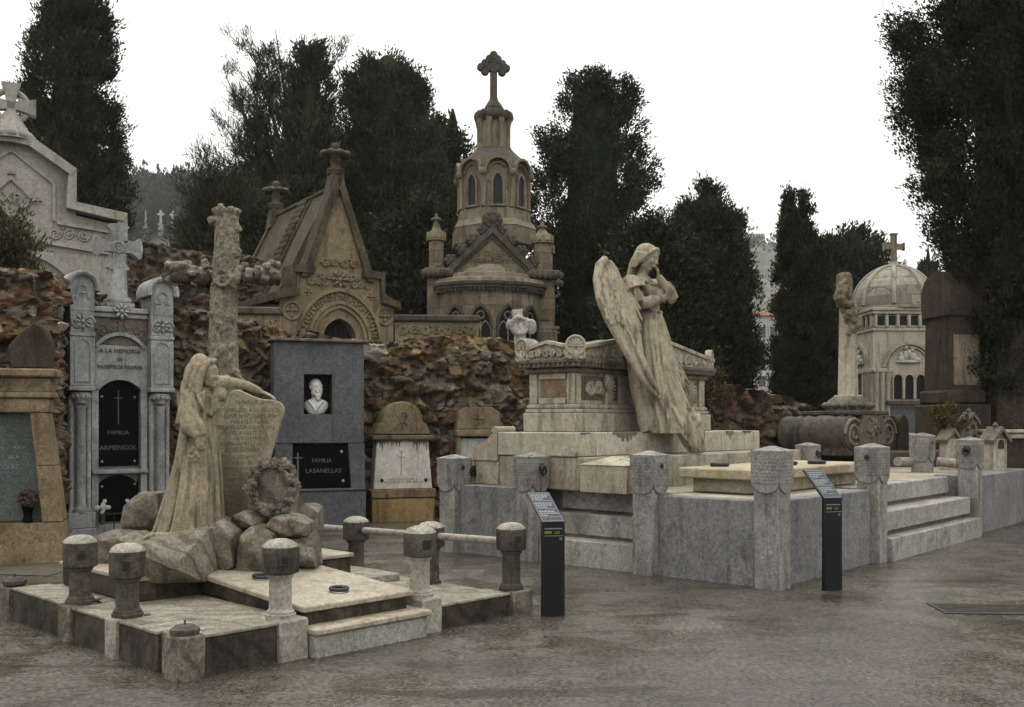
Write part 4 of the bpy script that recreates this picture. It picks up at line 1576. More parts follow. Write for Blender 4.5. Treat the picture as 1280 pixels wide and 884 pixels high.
def make_bollard(label, loc, rz, tall=.5, pale=False):
    root = thing('stone_bollard', label, 'bollard', loc, rz, 'round bollards of the mourner tomb')
    t = tall
    mb = MB()
    mb.lathe([(.102, -.01), (.105, .0), (.105, .022), (.096, .028), (.096, .04), (.085, .048), (.081, .055), (.078, .07), (.076, t - .25), (.078, t - .245), (.088, t - .235), (.092, t - .225), (.092, t - .2)], 24)
    mb.build('shaft', M['cap' if pale else 'bollard'], root, 25)
    mb = MB()
    o8 = PI / 8
    mb.lathe([(.098, t - .215), (.124, t - .205), (.128, t - .195), (.130, t - .045), (.126, t - .03)], 8, (0, 0, 0), None, o8)
    mb.build('head', M['bollard'], root)
    mb = MB()
    mb.lathe([(.124, t - .031), (.126, t - .028), (.118, t - .012), (.085, t + .012), (.045, t + .024), (.012, t + .027)], 8, (0, 0, 0), None, o8)
    mb.build('head_cap', M['cap'], root)
    mb = MB()
    mb.b2(-.022, .022, -.128, -.118, t - .135, t - .09, .002)
    mb.build('socket', M['void'], root)
    mb = MB()
    mb.b2(-.034, .034, -.126, -.1185, t - .148, t - .078, .002)
    mb.build('socket_frame', M['kerb'], root)
    return root


bl = [(.10, 1.72, KH, 'leftmost round bollard on the left side of the mourner tomb', 0, .48),
      (.10, .94, KH + .004, 'second round bollard from the left on the mourner tomb', 0, .48),
      (.80, .12, KH + .012, 'tallest looking round bollard in front of the sloping grave slab', .15, .51),
      (2.06, .12, KH, 'pale shafted round bollard with a green plug right of the sloping slab', .1, .52),
      (3.06, .10, .20, 'round bollard on the front right corner of the mourner tomb where the pipes end', .1, .54)]
bol = []
for (x, y, z, lab, dz, tall) in bl:
    bol.append(make_bollard(lab, QW(x, y, z), A1 - R(20) + R(9) * math.sin(x * 7 + y * 5), tall, dz > 0.05 and x < 3))
for (x, y, z, lab, tall) in ((3.02, 2.2, .10, 'round bollard behind the wreath side of the mourner tomb, on the back pipe rail', .56), (3.05, 1.12, .12, 'round bollard half hidden behind the pale shafted one', .56)):
    bol.append(make_bollard(lab, QW(x, y, z), A1 - R(20), tall))
RG2 = 'pipe rails of the mourner tomb'
P5, P7, P6 = QW(3.06, .10, .60), QW(3.05, 1.12, .575), QW(3.02, 2.2, .55)


def inset(p, q, d0, d1):
    p, q = Vector(p), Vector(q)
    d = (q - p).normalized()
    return p + d * d0, q - d * d1


rail('pipe_rail', 'pale pipe rail from the corner bollard to the half hidden one', *inset(P5, P7, .125, .125), .033, M['steel'], RG2, False)
rail('pipe_rail', 'pale pipe rail between the two bollards at the back', *inset(P7, P6, .125, .125), .033, M['steel'], RG2, False)
P8 = QW(3.0, 2.95, .53)
rail('pipe_rail', 'pale pipe rail running behind the boulders to the left of the back bollard', *inset(P6, P8, .125, .0), .033, M['steel'], RG2, False)
# ================================================================== figures


def ring_loft(mb, secs, n=72, fold=None, M_=None):
    """secs: (z, cx, cy, rx, ry, yaw); fold(theta, t, z) multiplies the radius"""
    rings = []
    for i, (z, cx, cy, rx, ry, yaw) in enumerate(secs):
        t = i / (len(secs) - 1)
        ring = []
        for k in range(n):
            th = 2 * PI * k / n
            f = fold(th, t, z) if fold else 1
            x, y = rx * math.cos(th) * f, ry * math.sin(th) * f
            ring.append((cx + x * math.cos(yaw) - y * math.sin(yaw), cy + x * math.sin(yaw) + y * math.cos(yaw), z))
        rings.append(ring)
    mb.loft(rings, M_)


def interp_secs(keys, n):
    """smooth (Catmull-Rom) interpolation of section keys"""
    K = np.array(keys, float)
    out = []
    m = len(K)
    for i in range(n):
        u = i / (n - 1) * (m - 1)
        j = min(int(u), m - 2)
        t = u - j
        p0, p1, p2, p3 = K[max(j - 1, 0)], K[j], K[j + 1], K[min(j + 2, m - 1)]
        v = .5 * ((2 * p1) + (-p0 + p2) * t + (2 * p0 - 5 * p1 + 4 * p2 - p3) * t * t + (-p0 + 3 * p1 - 3 * p2 + p3) * t ** 3)
        out.append(tuple(v))
    return out


def head(mb, Mh, H, hair=None, beard=False):
    """a face looking along -y, height H, centred on the origin of Mh"""
    def e(c, r, rot=None, n=14, m=10):
        mb.ell(tuple(H * v for v in c), tuple(H * v for v in r), n, m, Mh, rot)
    e((0, .06, .10), (.345, .42, .40))
    e((0, -.10, -.08), (.285, .30, .40), None, 18, 12)
    e((0, -.20, -.36), (.15, .15, .12))                 # chin
    e((0, -.05, -.30), (.22, .26, .16))                 # jaw
    e((0, -.325, .14), (.23, .07, .10))                 # brow and forehead
    for s in (-1, 1):
        e((s * .155, -.30, -.10), (.11, .09, .12))      # cheek
        e((s * .135, -.36, .075), (.10, .035, .03))     # brow ridge
        e((s * .125, -.335, .005), (.065, .05, .042))   # lidded eye
        e((s * .125, -.372, -.012), (.06, .012, .014))  # lower edge of the lid
        e((s * .33, .05, -.02), (.035, .08, .12))       # ear
        e((s * .045, -.42, -.135), (.035, .04, .03))    # nostril wing
    mb.tube([tuple(H * v for v in p) for p in ((0, -.36, .08), (0, -.41, -.02), (0, -.475, -.12), (0, -.40, -.155))], [H * .03, H * .034, H * .045, H * .02], 8, Mh)
    if not beard:
        e((0, -.385, -.215), (.085, .04, .022))         # upper lip
        e((0, -.375, -.262), (.07, .042, .026))         # lower lip
    if beard:
        e((0, -.30, -.42), (.20, .17, .22))
        e((0, -.34, -.58), (.13, .12, .16))
        e((0, -.37, -.24), (.16, .08, .11))
        for s in (-1, 1):
            e((s * .22, -.12, -.28), (.10, .20, .20))
            e((s * .09, -.40, -.225), (.10, .05, .04), Matrix.Rotation(s * .4, 4, 'Y'))


def hand(mb, wrist, d, palm_n, L, curl=.5, thumb_side=1, spread=.12):
    """palm and five separate fingers; d points to the fingertips, palm_n out of the palm"""
    d = Vector(d).normalized()
    n = Vector(palm_n)
    n = (n - d * n.dot(d)).normalized()
    s = d.cross(n) * thumb_side
    w_ = Vector(wrist)
    pl_ = L * .52
    rings = []
    for t, wd, th in ((-.12, .15, .10), (.15, .19, .10), (.5, .24, .09), (.85, .25, .075), (1.0, .235, .06)):
        c = w_ + d * pl_ * t
        rings.append([tuple(c + s * (wd * L * math.cos(2 * PI * k / 12)) + n * (th * L * math.sin(2 * PI * k / 12))) for k in range(12)])
    mb.loft(rings)
    for i, (off, ln) in enumerate(((.17, .42), (.06, .48), (-.06, .45), (-.17, .35))):
        p = w_ + d * pl_ * .9 + s * off * L
        dd = (d + s * off * spread * 3).normalized()
        path, rad = [tuple(p)], [L * .056]
        a = 0
        for seg, fr in enumerate((.42, .33, .25)):
            a += curl * (.7, .9, .6)[seg]
            v = dd * math.cos(a) + n * math.sin(a)
            p = p + v * ln * L * fr
            path.append(tuple(p))
            rad.append(L * (.052, .046, .03)[seg])
        mb.tube(path, rad, 8)
    p = w_ + d * pl_ * .25 + s * .2 * L
    path = [tuple(p)]
    v = (s * .75 + d * .65 + n * .25).normalized()
    p = p + v * .22 * L
    path.append(tuple(p))
    v = (s * .25 + d * .9 + n * (.3 + curl * .3)).normalized()
    p = p + v * .18 * L
    path.append(tuple(p))
    p = p + v * .12 * L
    path.append(tuple(p))
    mb.tube(path, [L * .075, L * .066, L * .055, L * .03], 8)


# ------------------------------------------------------------------ the angel
ang = thing('angel_statue', 'winged marble angel in a long robe, hand at chin, leaning on the sarcophagus', 'statue', PW(2.03, 2.87, 1.5), A2)
SA = 1.045
B = MB()


def angel_fold(th, t, z):
    a = .36 * max(0, min(1, (1.55 - z) / .9)) + .015
    f = abs(math.sin(th * 6 + .7 * math.sin(th * 2) + z * .35 + .4 * math.sin(z * 3.2 + th * 2))) ** .7 * .62 + abs(math.sin(th * 9.5 + 1.3 + z * .8 + .5 * math.sin(th * 3))) ** .8 * .38
    return 1 + a * (f * 1.5 - .95) * .62


robe = interp_secs([(-.02, .02, -.39, .30, .29, .0), (.12, .02, -.37, .285, .275, 0), (.35, .01, -.31, .275, .25, 0), (.60, 0, -.24, .265, .225, 0), (.9, 0, -.185, .245, .195, 0), (1.15, 0, -.15, .23, .18, 0), (1.36, 0, -.115, .205, .16, 0), (1.50, 0, -.085, .175, .135, 0)], 70)
ring_loft(B, robe, 150, angel_fold)
tors = interp_secs([(1.44, 0, -.095, .165, .125, 0), (1.54, 0, -.075, .165, .125, 0), (1.66, 0, -.055, .195, .145, 0), (1.76, 0, -.03, .225, .15, 0), (1.85, 0, .0, .225, .125, 0), (1.92, 0, .02, .15, .095, 0), (1.955, 0, .025, .09, .075, 0)], 24)
ring_loft(B, tors, 48, lambda th, t, z: 1 + .02 * math.sin(th * 14 + z * 9))
for s in (-1, 1):
    B.ell((s * .085, -.155, 1.70), (.085, .075, .085), 14, 10)
    B.ell((s * .235, .01, 1.86), (.085, .085, .08), 12, 8)
# square neckline band
B.tube([(-.14, -.12, 1.86), (-.10, -.165, 1.83), (.10, -.175, 1.83), (.14, -.13, 1.86)], .012, 6)
# neck bent forward
B.tube([(0, .03, 1.90), (0, .005, 1.98), (.0, -.03, 2.07)], [.085, .068, .07], 14)
HM = T(.0, -.055, 2.165, R(12), R(17), R(7))
Hh = .335
head(B, HM, Hh)
# hair: cap with a parting and locks down to the near shoulder
hb = MB()
for (c, r) in (((0, .07, .17), (.40, .44, .37)), ((0, .22, .0), (.36, .31, .36)), ((-.27, .05, .04), (.12, .28, .3)), ((.27, .05, .04), (.12, .28, .3))):
    hb.ell(tuple(Hh * v for v in c), tuple(Hh * v for v in r), 20, 14, HM)
for s in (-1, 1):
    for j in range(7):
        o_ = j / 6
        p = [(s * .02, -.30 + o_ * .5, .44 - .02 * j), (s * .24, -.30 + o_ * .42, .32 - .02 * j), (s * .38, -.12 + o_ * .38, .05), (s * .37, .08 + o_ * .3, -.22), (s * .33, .2 + o_ * .24, -.50)]
        hb.tube([tuple(Hh * v for v in q) for q in p], [Hh * .05, Hh * .06, Hh * .065, Hh * .06, Hh * .04], 8, HM)
for j in range(7):
    x = -.30 + j * .1
    p = [(x, .28, .2), (x * 1.0 - .02, .37, -.25), (x * 1.0 - .05, .36, -.62), (x * 1.1 - .12, .30, -1.0), (x * 1.2 - .16, .22, -1.25)]
    hb.tube([tuple(Hh * v for v in q) for q in p], [Hh * .09, Hh * .085, Hh * .08, Hh * .07, Hh * .02], 8, HM)
# near arm: down from the shoulder, forearm across the waist
rs_, re_, rh_ = Vector((-.29, .02, 1.845)), Vector((-.305, -.16, 1.565)), Vector((.045, -.255, 1.655))
B.tube([rs_, rs_.lerp(re_, .45) + Vector((-.02, 0, 0)), rs_.lerp(re_, .8), re_], [.095, .09, .078, .072], 14)
B.tube([re_, re_.lerp(rh_, .3) + Vector((0, -.02, -.012)), re_.lerp(rh_, .7), rh_], [.072, .078, .06, .045], 14)
hand(B, rh_, (1, -.1, .28), (0, 1, .2), .185, .55, -1)
# far arm: elbow on the near hand, forearm up to the chin
ls_, le_, lh_ = Vector((.255, -.02, 1.84)), Vector((.215, -.30, 1.645)), Vector((.055, -.19, 1.93))
B.tube([ls_, ls_.lerp(le_, .5) + Vector((.02, 0, 0)), le_], [.085, .076, .062], 14)
B.tube([le_, le_.lerp(lh_, .3) + Vector((.01, -.015, 0)), le_.lerp(lh_, .7), lh_], [.074, .078, .058, .042], 14)
hand(B, lh_, (-.12, .10, 1), (-.6, .7, 0), .19, .7, 1)
# short flared sleeves
for s, p0, p1 in ((-1, rs_, re_), (1, ls_, le_)):
    d = (p1 - p0)
    q = p0 + d * .5
    n = 28
    rings = []
    for t, rr in ((-.18, .07), (0, .115), (.25, .13), (.42, .148), (.52, .162), (.50, .12), (.3, .10)):
        c = p0 + d * t
        w_ = d.normalized()
        u = w_.orthogonal().normalized()
        v = w_.cross(u)
        rings.append([tuple(c + u * (rr * math.cos(2 * PI * k / n) * (1 + .07 * math.sin(5 * 2 * PI * k / n))) + v * (rr * math.sin(2 * PI * k / n) * (1 + .07 * math.sin(4 * 2 * PI * k / n)))) for k in range(n)])
    B.loft(rings)
# girdle
B.torus((0, -.088, 1.485), .15, .016, 36, 8, Matrix.Scale(1.12, 4, (1, 0, 0)), axis='z')
# hanging ends of the sleeves / mantle folds at the sides
B.tube([(-.20, .04, 1.6), (-.24, .03, 1.3), (-.27, .0, .95), (-.29, -.08, .55), (-.30, -.2, .15), (-.29, -.24, .0)], [.05, .065, .075, .08, .085, .08], 12, None, .6)
B.tube([(.17, .03, 1.55), (.22, .02, 1.2), (.25, -.02, .8), (.28, -.12, .4), (.30, -.24, .0)], [.05, .06, .07, .075, .06], 12, None, .6)
# drapery gathered at the feet and tumbling over the edge of the plinth
cl = random.Random(4)
for (pts, rad) in (
    ([(-.02, -.60, .24), (.10, -.66, .17), (.20, -.65, .20)], [.03, .055, .02]),
    ([(.05, -.64, .02), (.14, -.70, .12), (.22, -.66, .22)], [.03, .05, .015]),
    ([(-.04, -.62, .10), (.02, -.69, -.02), (.06, -.70, -.16), (.12, -.68, -.25)], [.03, .04, .035, .02]),
    ([(.16, -.68, .02), (.17, -.73, -.10), (.22, -.73, -.22)], [.03, .035, .02]),
    ([(.24, -.62, .1), (.27, -.66, -.06), (.27, -.68, -.2)], [.03, .035, .02]),
):
    B.tube(pts, rad, 14)
tail = interp_secs([(.30, .06, -.42, .27, .20, 0), (.16, .08, -.50, .27, .165, 0), (.03, .10, -.575, .25, .13, 0), (-.06, .13, -.61, .215, .11, 0), (-.15, .165, -.635, .165, .10, 0), (-.225, .19, -.65, .125, .085, 0), (-.262, .20, -.65, .09, .06, 0)], 44)
ring_loft(B, tail, 120, lambda th, t, z: 1 + .13 * math.sin(th * 7 + t * 4) + .09 * math.sin(th * 12 - t * 6 + 1) + .05 * math.sin(th * 3 + t * 9))
for i in range(26):      # long soft ridges in the skirt, wandering down from the girdle
    a = -PI / 2 + cl.uniform(-1.9, 1.9)
    z0, z1 = cl.uniform(.8, 1.4), cl.uniform(.0, .3)
    path, rad = [], []
    for j in range(8):
        t = j / 7
        z = z0 + (z1 - z0) * t
        q = min(robe, key=lambda r_: abs(r_[0] - z))
        aa = a + .12 * math.sin(t * 4 + i)
        k = angel_fold(aa, 0, z) * .99
        path.append((q[1] + q[3] * math.cos(aa) * k, q[2] + q[4] * math.sin(aa) * k, z))
        rad.append(.006 + .02 * math.sin(PI * min(1, t * 1.05)))
    B.tube(path, rad, 8)
me = remesh(B, .0095, 1)
me.transform(Matrix.Scale(SA, 4))
link('body', me, M['angel'], ang)
me = remesh(hb, .0085, 2)
me.transform(Matrix.Scale(SA, 4))
link('hair', me, M['angel'], ang)


def wing(outline_c, name, feath, thick=.05):
    """outline_c: centre line points (x,y,z,half width, side vector) from the shoulder top to the tip"""
    W = MB()
    rings = []
    for (x, y, z, hw, sx, sy) in outline_c:
        sv = Vector((sx, sy, 0)).normalized()
        nv = Vector((-sv.y, sv.x, 0))
        ring = []
        for k in range(20):
            a = 2 * PI * k / 20
            ring.append(tuple(Vector((x, y, z)) + sv * (hw * math.cos(a)) + nv * (thick * math.sin(a) * (1 if hw > .1 else .6))))
        rings.append(ring)
    W.loft(rings)
    for (pts, rad, fl) in feath:
        W.tube(pts, rad, 10, None, fl)
    me = remesh(W, .010, 2)
    me.transform(Matrix.Scale(SA, 4))
    return link(name, me, M['angel'], ang)


def wl(dx, z, off=0.0):
    """a point on the near wing plane that sits at picture offset dx"""
    y = .17 - max(0, (2.0 - z)) * .375 + off
    return Vector(((dx + .755 * y) / .656, y, z))


def wpx(px, py, off=0.0):
    return wl((px - 804) * .0104 / SA, (540 - py) * .0104 / SA, off)


edge_l = [(753, 329), (745, 338), (741, 358), (743, 382), (751, 405), (762, 425), (775, 447), (789, 470), (803, 489), (817, 500)]
edge_r = [(762, 329), (770, 337), (776, 352), (781, 372), (789, 398), (791, 421), (794, 440), (801, 462), (811, 482), (819, 499)]
rings = []
Wn = MB()
for (l, r_) in zip(edge_l, edge_r):
    a, b = wpx(*l), wpx(*r_)
    mid = (a + b) / 2
    sv = (b - a) / 2
    nv = Vector((.5, -.87, .1)).normalized() * .05
    rings.append([tuple(mid + sv * math.cos(2 * PI * k / 20) + nv * (math.sin(2 * PI * k / 20) * (.9 if sv.length > .1 else .5))) for k in range(20)])
Wn.loft(rings)
fr = random.Random(8)
# leading edge
Wn.tube([wpx(*p, -.02) for p in edge_l], [.05, .055, .055, .05, .045, .042, .04, .036, .03, .015], 10)
# long flight feathers: overlapping blades that step down towards the tip
for (p0, p1, p2, wd) in (((757, 350), (777, 420), (817, 497), .045), ((760, 352), (777, 420), (808, 486), .043), ((763, 350), (779, 408), (801, 466), .042), ((765, 350), (781, 400), (796, 447), .042), ((768, 350), (783, 395), (794, 433), .04), ((771, 352), (785, 390), (795, 420), .04), ((773, 355), (789, 388), (797, 406), .038), ((775, 358), (789, 380), (796, 392), .034)):
    fi_ = getattr(Wn, 'k', 0)
    Wn.k = fi_ + 1
    of = -.035 - .016 * fi_
    pts = [wpx(p0[0] + (p1[0] - p0[0]) * t, p0[1] + (p1[1] - p0[1]) * t, of * .8) for t in (0, .5)] + [wpx(p1[0] + (p2[0] - p1[0]) * t, p1[1] + (p2[1] - p1[1]) * t, of - .03 * t) for t in (0, .4, .75, .93, 1)]
    Wn.tube(pts, [wd * .4, wd * .65, wd * .72, wd * .72, wd * .7, wd * .5, wd * .12], 10, None, .75)
# small covert feathers in rows
for row in range(7):
    for c in range(6):
        u = (c + .5 * (row % 2)) / 6
        py = 345 + row * 9 + u * 6
        t = min(1, (py - 329) / 171)
        j = min(int(t * 9), 8)
        lx = edge_l[j][0] + 4
        rx = edge_r[j][0] - 3
        px = lx + (rx - lx) * u
        px += fr.uniform(-1.5, 1.5)
        py += fr.uniform(-3, 3)
        Wn.tube([wpx(px - 1, py - 8, -.045), wpx(px + 1, py, -.062), wpx(px + 4, py + 10, -.068), wpx(px + 5, py + 13, -.05)], [.02, .036, .03, .006], 8, None, .3)
me = remesh(Wn, .0085, 1)
me.transform(Matrix.Scale(SA, 4))
wo = link('wing', me, M['angel'], ang)
# short root joining the wing to the back
mb = MB()
mb.tube([Vector((-.10, .10, 1.74)) * SA, Vector((-.25, .16, 1.78)) * SA, wpx(776, 366) * SA], [.09, .08, .06], 12)
mb.build('wing_root', M['angel'], ang)
# far wing folded close behind her other side, its tip showing by the skirt
pts = [(.22, .16, 1.72), (.28, .15, 1.45), (.33, .08, 1.1), (.40, -.06, .85), (.47, -.22, .62), (.50, -.33, .44)]
W2 = MB()
W2.tube(pts, [.07, .13, .13, .10, .075, .015], 14, None, .45)
for i in range(4):
    W2.tube([(p[0] - .05 + .03 * i, p[1] - .02, p[2] + .05 * i) for p in pts[1:]], [.03, .045, .045, .035, .008], 8, None, .5)
me = remesh(W2, .010, 2)
me.transform(Matrix.Scale(SA, 4))
link('wing', me, M['angel'], ang)

# ------------------------------------------------------------------ the mourning woman
mo = thing('mourner_statue', 'veiled marble woman bowing her head with one arm laid along the tablet', 'statue', at(240, 664, 8.35), 0)
B = MB()


def mx(px, py, y=0.0):
    return Vector(((px - 240) * .00668, y, (664 - py) * .00668))


def mfold(th, t, z):
    a = .24 * max(0, min(1, (1.05 - z) / .7)) + .012
    f = abs(math.sin(th * 6 + .8 * math.sin(th * 2) + z * .4)) ** .7 * .62 + abs(math.sin(th * 9.5 + 1 + z * .9)) ** .8 * .38
    return 1 + a * (f * 1.5 - .95)


keys = []
for (yy, xl, xr, dep, cy) in ((666, 203, 280, .30, .0), (655, 209, 278, .28, 0), (630, 216, 276, .26, 0), (600, 222, 275, .235, 0), (570, 226, 273, .22, 0), (545, 231, 269, .19, 0), (525, 234, 266, .175, 0), (508, 234, 266, .17, .0), (494, 233, 266, .16, .0), (485, 240, 264, .10, 0)):
    a, b = mx(xl, yy), mx(xr, yy)
    keys.append((a.z, (a.x + b.x) / 2, cy, (b.x - a.x) / 2, dep, 0))
ring_loft(B, interp_secs(keys, 80), 130, mfold)
# head bowed to the right, hooded
HM = T(mx(259, 470).x, -.02, mx(259, 470).z, R(62), R(34), 0)
B.tube([mx(250, 496), mx(253, 484, -.01), mx(254, 474, -.02)], [.075, .06, .06], 12)
head(B, HM, .25)
V_ = MB()
for (c, r) in (((253, 463, .0), (.105, .14, .125)), ((250, 461, .0), (.09, .11, .13)), ((246, 471, .02), (.11, .14, .15)), ((242, 486, .02), (.11, .15, .13)), ((239, 500, .02), (.10, .17, .14))):
    V_.ell(mx(*c), r, 20, 14)
# brim of the veil round the face
V_.tube([mx(253, 497, -.15), mx(256, 482, -.15), mx(259, 466, -.14), mx(264, 455, -.09), mx(268, 451, .0), mx(264, 455, .09), mx(259, 466, .13), mx(257, 485, .14)], [.03, .03, .026, .026, .026, .026, .026, .03], 9)
# the veil falling behind her to the ground
for i, (x0, xm, x1, y, r0, r1) in enumerate(((243, 229, 205, -.10, .04, .045), (242, 229, 207, .0, .045, .05), (245, 232, 214, -.15, .036, .04), (242, 230, 210, .08, .045, .05), (247, 236, 221, -.17, .028, .03), (243, 233, 217, .14, .04, .04))):
    V_.tube([mx(x0 + 6, 470, y * .6), mx(x0, 492, y), mx((x0 + xm) / 2, 535, y * 1.1), mx(xm, 580, y * 1.2), mx((xm + x1) / 2, 625, y * 1.4), mx(x1, 662, y * 1.6)], [.05, r0, r0 * .95, r0, r1, r1 * .9], 12)
for (pts, r) in (([(244, 460), (240, 474), (237, 500), (234, 530)], .018), ([(248, 456), (242, 472), (237, 495), (231, 530)], .017), ([(255, 456), (249, 472), (246, 490)], .016), ([(258, 462), (254, 480), (257, 497), (264, 510)], .02)):
    V_.tube([mx(px, py, -.13 - .03 * i) for i, (px, py) in enumerate(pts)], [r, r * 1.2, r, r * .5], 8)
# mantle folds across the chest, edge lines of the robe
for (pts, r) in (([(262, 490, -.14), (258, 505, -.17), (262, 515, -.16)], .025), ([(236, 492, -.17), (247, 488, -.19), (260, 494, -.17)], .022), ([(268, 494, -.06), (270, 510, -.05), (266, 520, -.10)], .04)):
    B.tube([mx(*p) for p in pts], [r, r * 1.3, r * .7], 9)
# near arm in a wide sleeve, hanging, hand with flowers
sh, el, wr = mx(241, 494, -.15), mx(249, 531, -.25), mx(262, 546, -.30)
B.tube([sh, sh.lerp(el, .5), el], [.085, .078, .072], 14)
B.tube([sh + Vector((.01, 0, 0)), mx(246, 515, -.21), mx(251, 537, -.26), mx(258, 540, -.28)], [.07, .085, .078, .05], 14)
B.tube([mx(256, 522, -.24), mx(264, 532, -.27), mx(266, 541, -.28), mx(262, 545, -.29)], [.03, .035, .035, .03], 10)
B.tube([el, el.lerp(wr, .6), wr], [.055, .045, .036], 12)
hand(B, wr, (.25, -.1, -1), (-.2, .9, 0), .14, .45, 1)
for (px, py, r) in ((256, 560, .025), (252, 563, .022), (259, 566, .024), (255, 570, .02), (262, 570, .018), (250, 569, .016), (258, 574, .016)):
    B.ell(mx(px, py, -.29), (r, r * .8, r), 10, 8)
# far arm laid along the top of the tablet
fa = [mx(262, 492, .05), mx(272, 481, .04), mx(288, 478, .06), mx(306, 482, .08), mx(322, 489, .10)]
B.tube(fa, [.07, .07, .045, .04, .03], 14)
B.tube([mx(264, 484, .0), mx(274, 478, .02), mx(286, 476, .05)], [.06, .062, .048], 12)
B.tube([mx(268, 497, -.02), mx(276, 494, -.0), mx(279, 487, .02)], [.05, .06, .04], 12)
hand(B, fa[-1], (1, .12, -.42), (-.3, .1, -1), .17, .25, 1)
rg2 = random.Random(3)
for i in range(16):
    a = rg2.uniform(-2.6, -.3)
    z0 = rg2.uniform(.35, .75)
    path, rad = [], []
    K = interp_secs(keys, 60)
    for j in range(7):
        t = j / 6
        z = z0 * (1 - t) + .0 * t
        q = min(K, key=lambda r_: abs(r_[0] - z))
        path.append((q[1] + q[3] * math.cos(a) * 1.0, q[2] + q[4] * math.sin(a), z))
        rad.append(.005 + .016 * math.sin(PI * min(1, .15 + t * .85)))
    B.tube(path, rad, 7)
# trailing hem on the rock
B.tube([mx(200, 666, -.24), mx(213, 664, -.31), mx(230, 664, -.34), mx(255, 661, -.33), mx(279, 656, -.2)], [.022, .03, .028, .028, .02], 9)
B.tube([mx(202, 664, -.1), mx(197, 668, -.2), mx(192, 669, -.24)], [.04, .025, .01], 9)
link('body', remesh(B, .007, 1), M['statue'], mo)
link('veil', remesh(V_, .007, 2), M['statue'], mo)

# ------------------------------------------------------------------ tablet, rough cross, boulders, wreath
tb = thing('inscribed_tablet', 'tall pale marble tablet with curling top edge and rows of worn carved writing', 'tablet', at(310, 650, 8.75), R(10))


def tx(px, py):
    return ((px - 310) * .007, (650 - py) * .007)


outl = [(264, 650), (264, 520), (268, 506), (273, 511), (280, 509), (284, 503), (286, 495), (290, 489), (297, 487), (305, 490), (315, 495), (328, 499), (342, 500), (350, 503), (354, 509), (354, 516), (350, 527), (345, 545), (338, 568), (333, 590), (330, 620), (330, 650)]
mb = MB()
mb.prism([tx(*p) for p in outl], 0, .16, None, .018)
mb.build('slab', M['tablet'], tb, 60)
rg3 = random.Random(12)
rows_ = [(503, 296, 345), (513, 284, 349), (520, 282, 348), (527, 290, 336), (534, 273, 344), (541, 281, 335), (548, 283, 336), (555, 274, 336), (562, 275, 331), (571, 275, 329), (579, 275, 318), (586, 275, 315), (593, 275, 322), (600, 275, 318), (607, 275, 312), (614, 275, 314), (621, 275, 310)]
M['incised'] = stone('incised_strokes', (.16, .13, .09), (.2, .17, .12), (.1, .08, .06), 3, .2, .85, .1, 90, .15)  # letter strokes browner and darker than the tablet face
for (py, xa, xb) in rows_:
    if py == 562:
        (x_, z_) = tx((xa + xb) / 2, py)
        text_mb('JOSE LLINAS', .054, .003, None, T(x_, -.002, z_)).build('inscribed_line', M['incised'], tb)
        continue
    tm = MB()
    x = xa
    while x < xb - 2:       # worn letter strokes that can no longer be read
        (X_, Z_) = tx(x, py)
        h = .016
        k = rg3.randrange(4)
        tm.b2(X_, X_ + .004, -.003, .002, Z_ - h, Z_ + h, .0005)
        if k != 1:
            tm.b2(X_ + .004, X_ + .016, -.003, .002, Z_ + (h - .004 if k != 2 else -.002), Z_ + (h if k != 2 else .002), .0005)
        if k in (0, 3):
            tm.b2(X_ + .016, X_ + .0195, -.003, .002, Z_ - h, Z_ + (h if k == 0 else 0), .0005)
        if k == 1:
            tm.b2(X_ + .004, X_ + .016, -.003, .002, Z_ - h, Z_ - h + .004, .0005)
        x += rg3.choice((3.4, 3.4, 3.4, 3.6, 5.4))
    tm.build('inscribed_line', M['incised'], tb)

cr = thing('tree_trunk_cross', 'tall rough marble cross carved like a tree trunk with lopped branches', 'cross', at(282, 640, 9.3), 0)


def cx_(px, py, y=0.0):
    return Vector(((px - 282) * .00744, y, (640 - py) * .00744))


mb = MB()
tp = [cx_(282, 640), cx_(281, 560), cx_(280, 480), cx_(279, 420), cx_(280, 370), cx_(282, 340), cx_(284, 300), cx_(283, 268)]
mb.tube(tp, [.145, .14, .135, .13, .127, .125, .112, .105], 40)
trunk_ = mb
mb = MB()
mb.tube([cx_(288, 350), cx_(262, 346), cx_(240, 340), cx_(222, 334), cx_(207, 333)], [.08, .07, .065, .06, .045], 30)
mb.tube([cx_(276, 352), cx_(300, 352), cx_(322, 346), cx_(338, 342), cx_(349, 344)], [.08, .07, .065, .06, .04], 30)
arms_ = mb
mb = trunk_
mb.tube([cx_(288, 352, -.1), cx_(300, 350, -.15), cx_(306, 335, -.12)], [.06, .05, .03], 12)
for (pts, r) in (([(290, 290), (300, 284, -.03)], [.05, .045]), ([(288, 432, -.1), (270, 452, -.13), (250, 462, -.1), (250, 448, -.12)], [.04, .04, .05, .045]), ([(292, 466, -.06), (298, 462, -.08)], [.05, .045]), ([(270, 280, -.06), (264, 274, -.06)], [.05, .03]), ([(296, 318, -.05), (301, 312, -.06)], [.05, .04]), ([(262, 338, -.08), (258, 326, -.08)], [.045, .03]), ([(322, 345, -.06), (324, 334, -.06)], [.04, .03])):
    mb.tube([cx_(*p) for p in pts], r, 14)
for (x0, y0, x1, y1, s) in ((270, 360, 302, 340, .018), (268, 342, 300, 362, .018), (300, 466, 322, 490, .02)):
    mb.tube([cx_(x0, y0, -.15), cx_((x0 + x1) / 2, (y0 + y1) / 2, -.18), cx_(x1, y1, -.13)], s, 8)
mb.torus(cx_(285, 351, -.17), .07, .016, 18, 7)
mb.torus(cx_(298, 349, -.15), .06, .014, 18, 7)
rgk = random.Random(6)
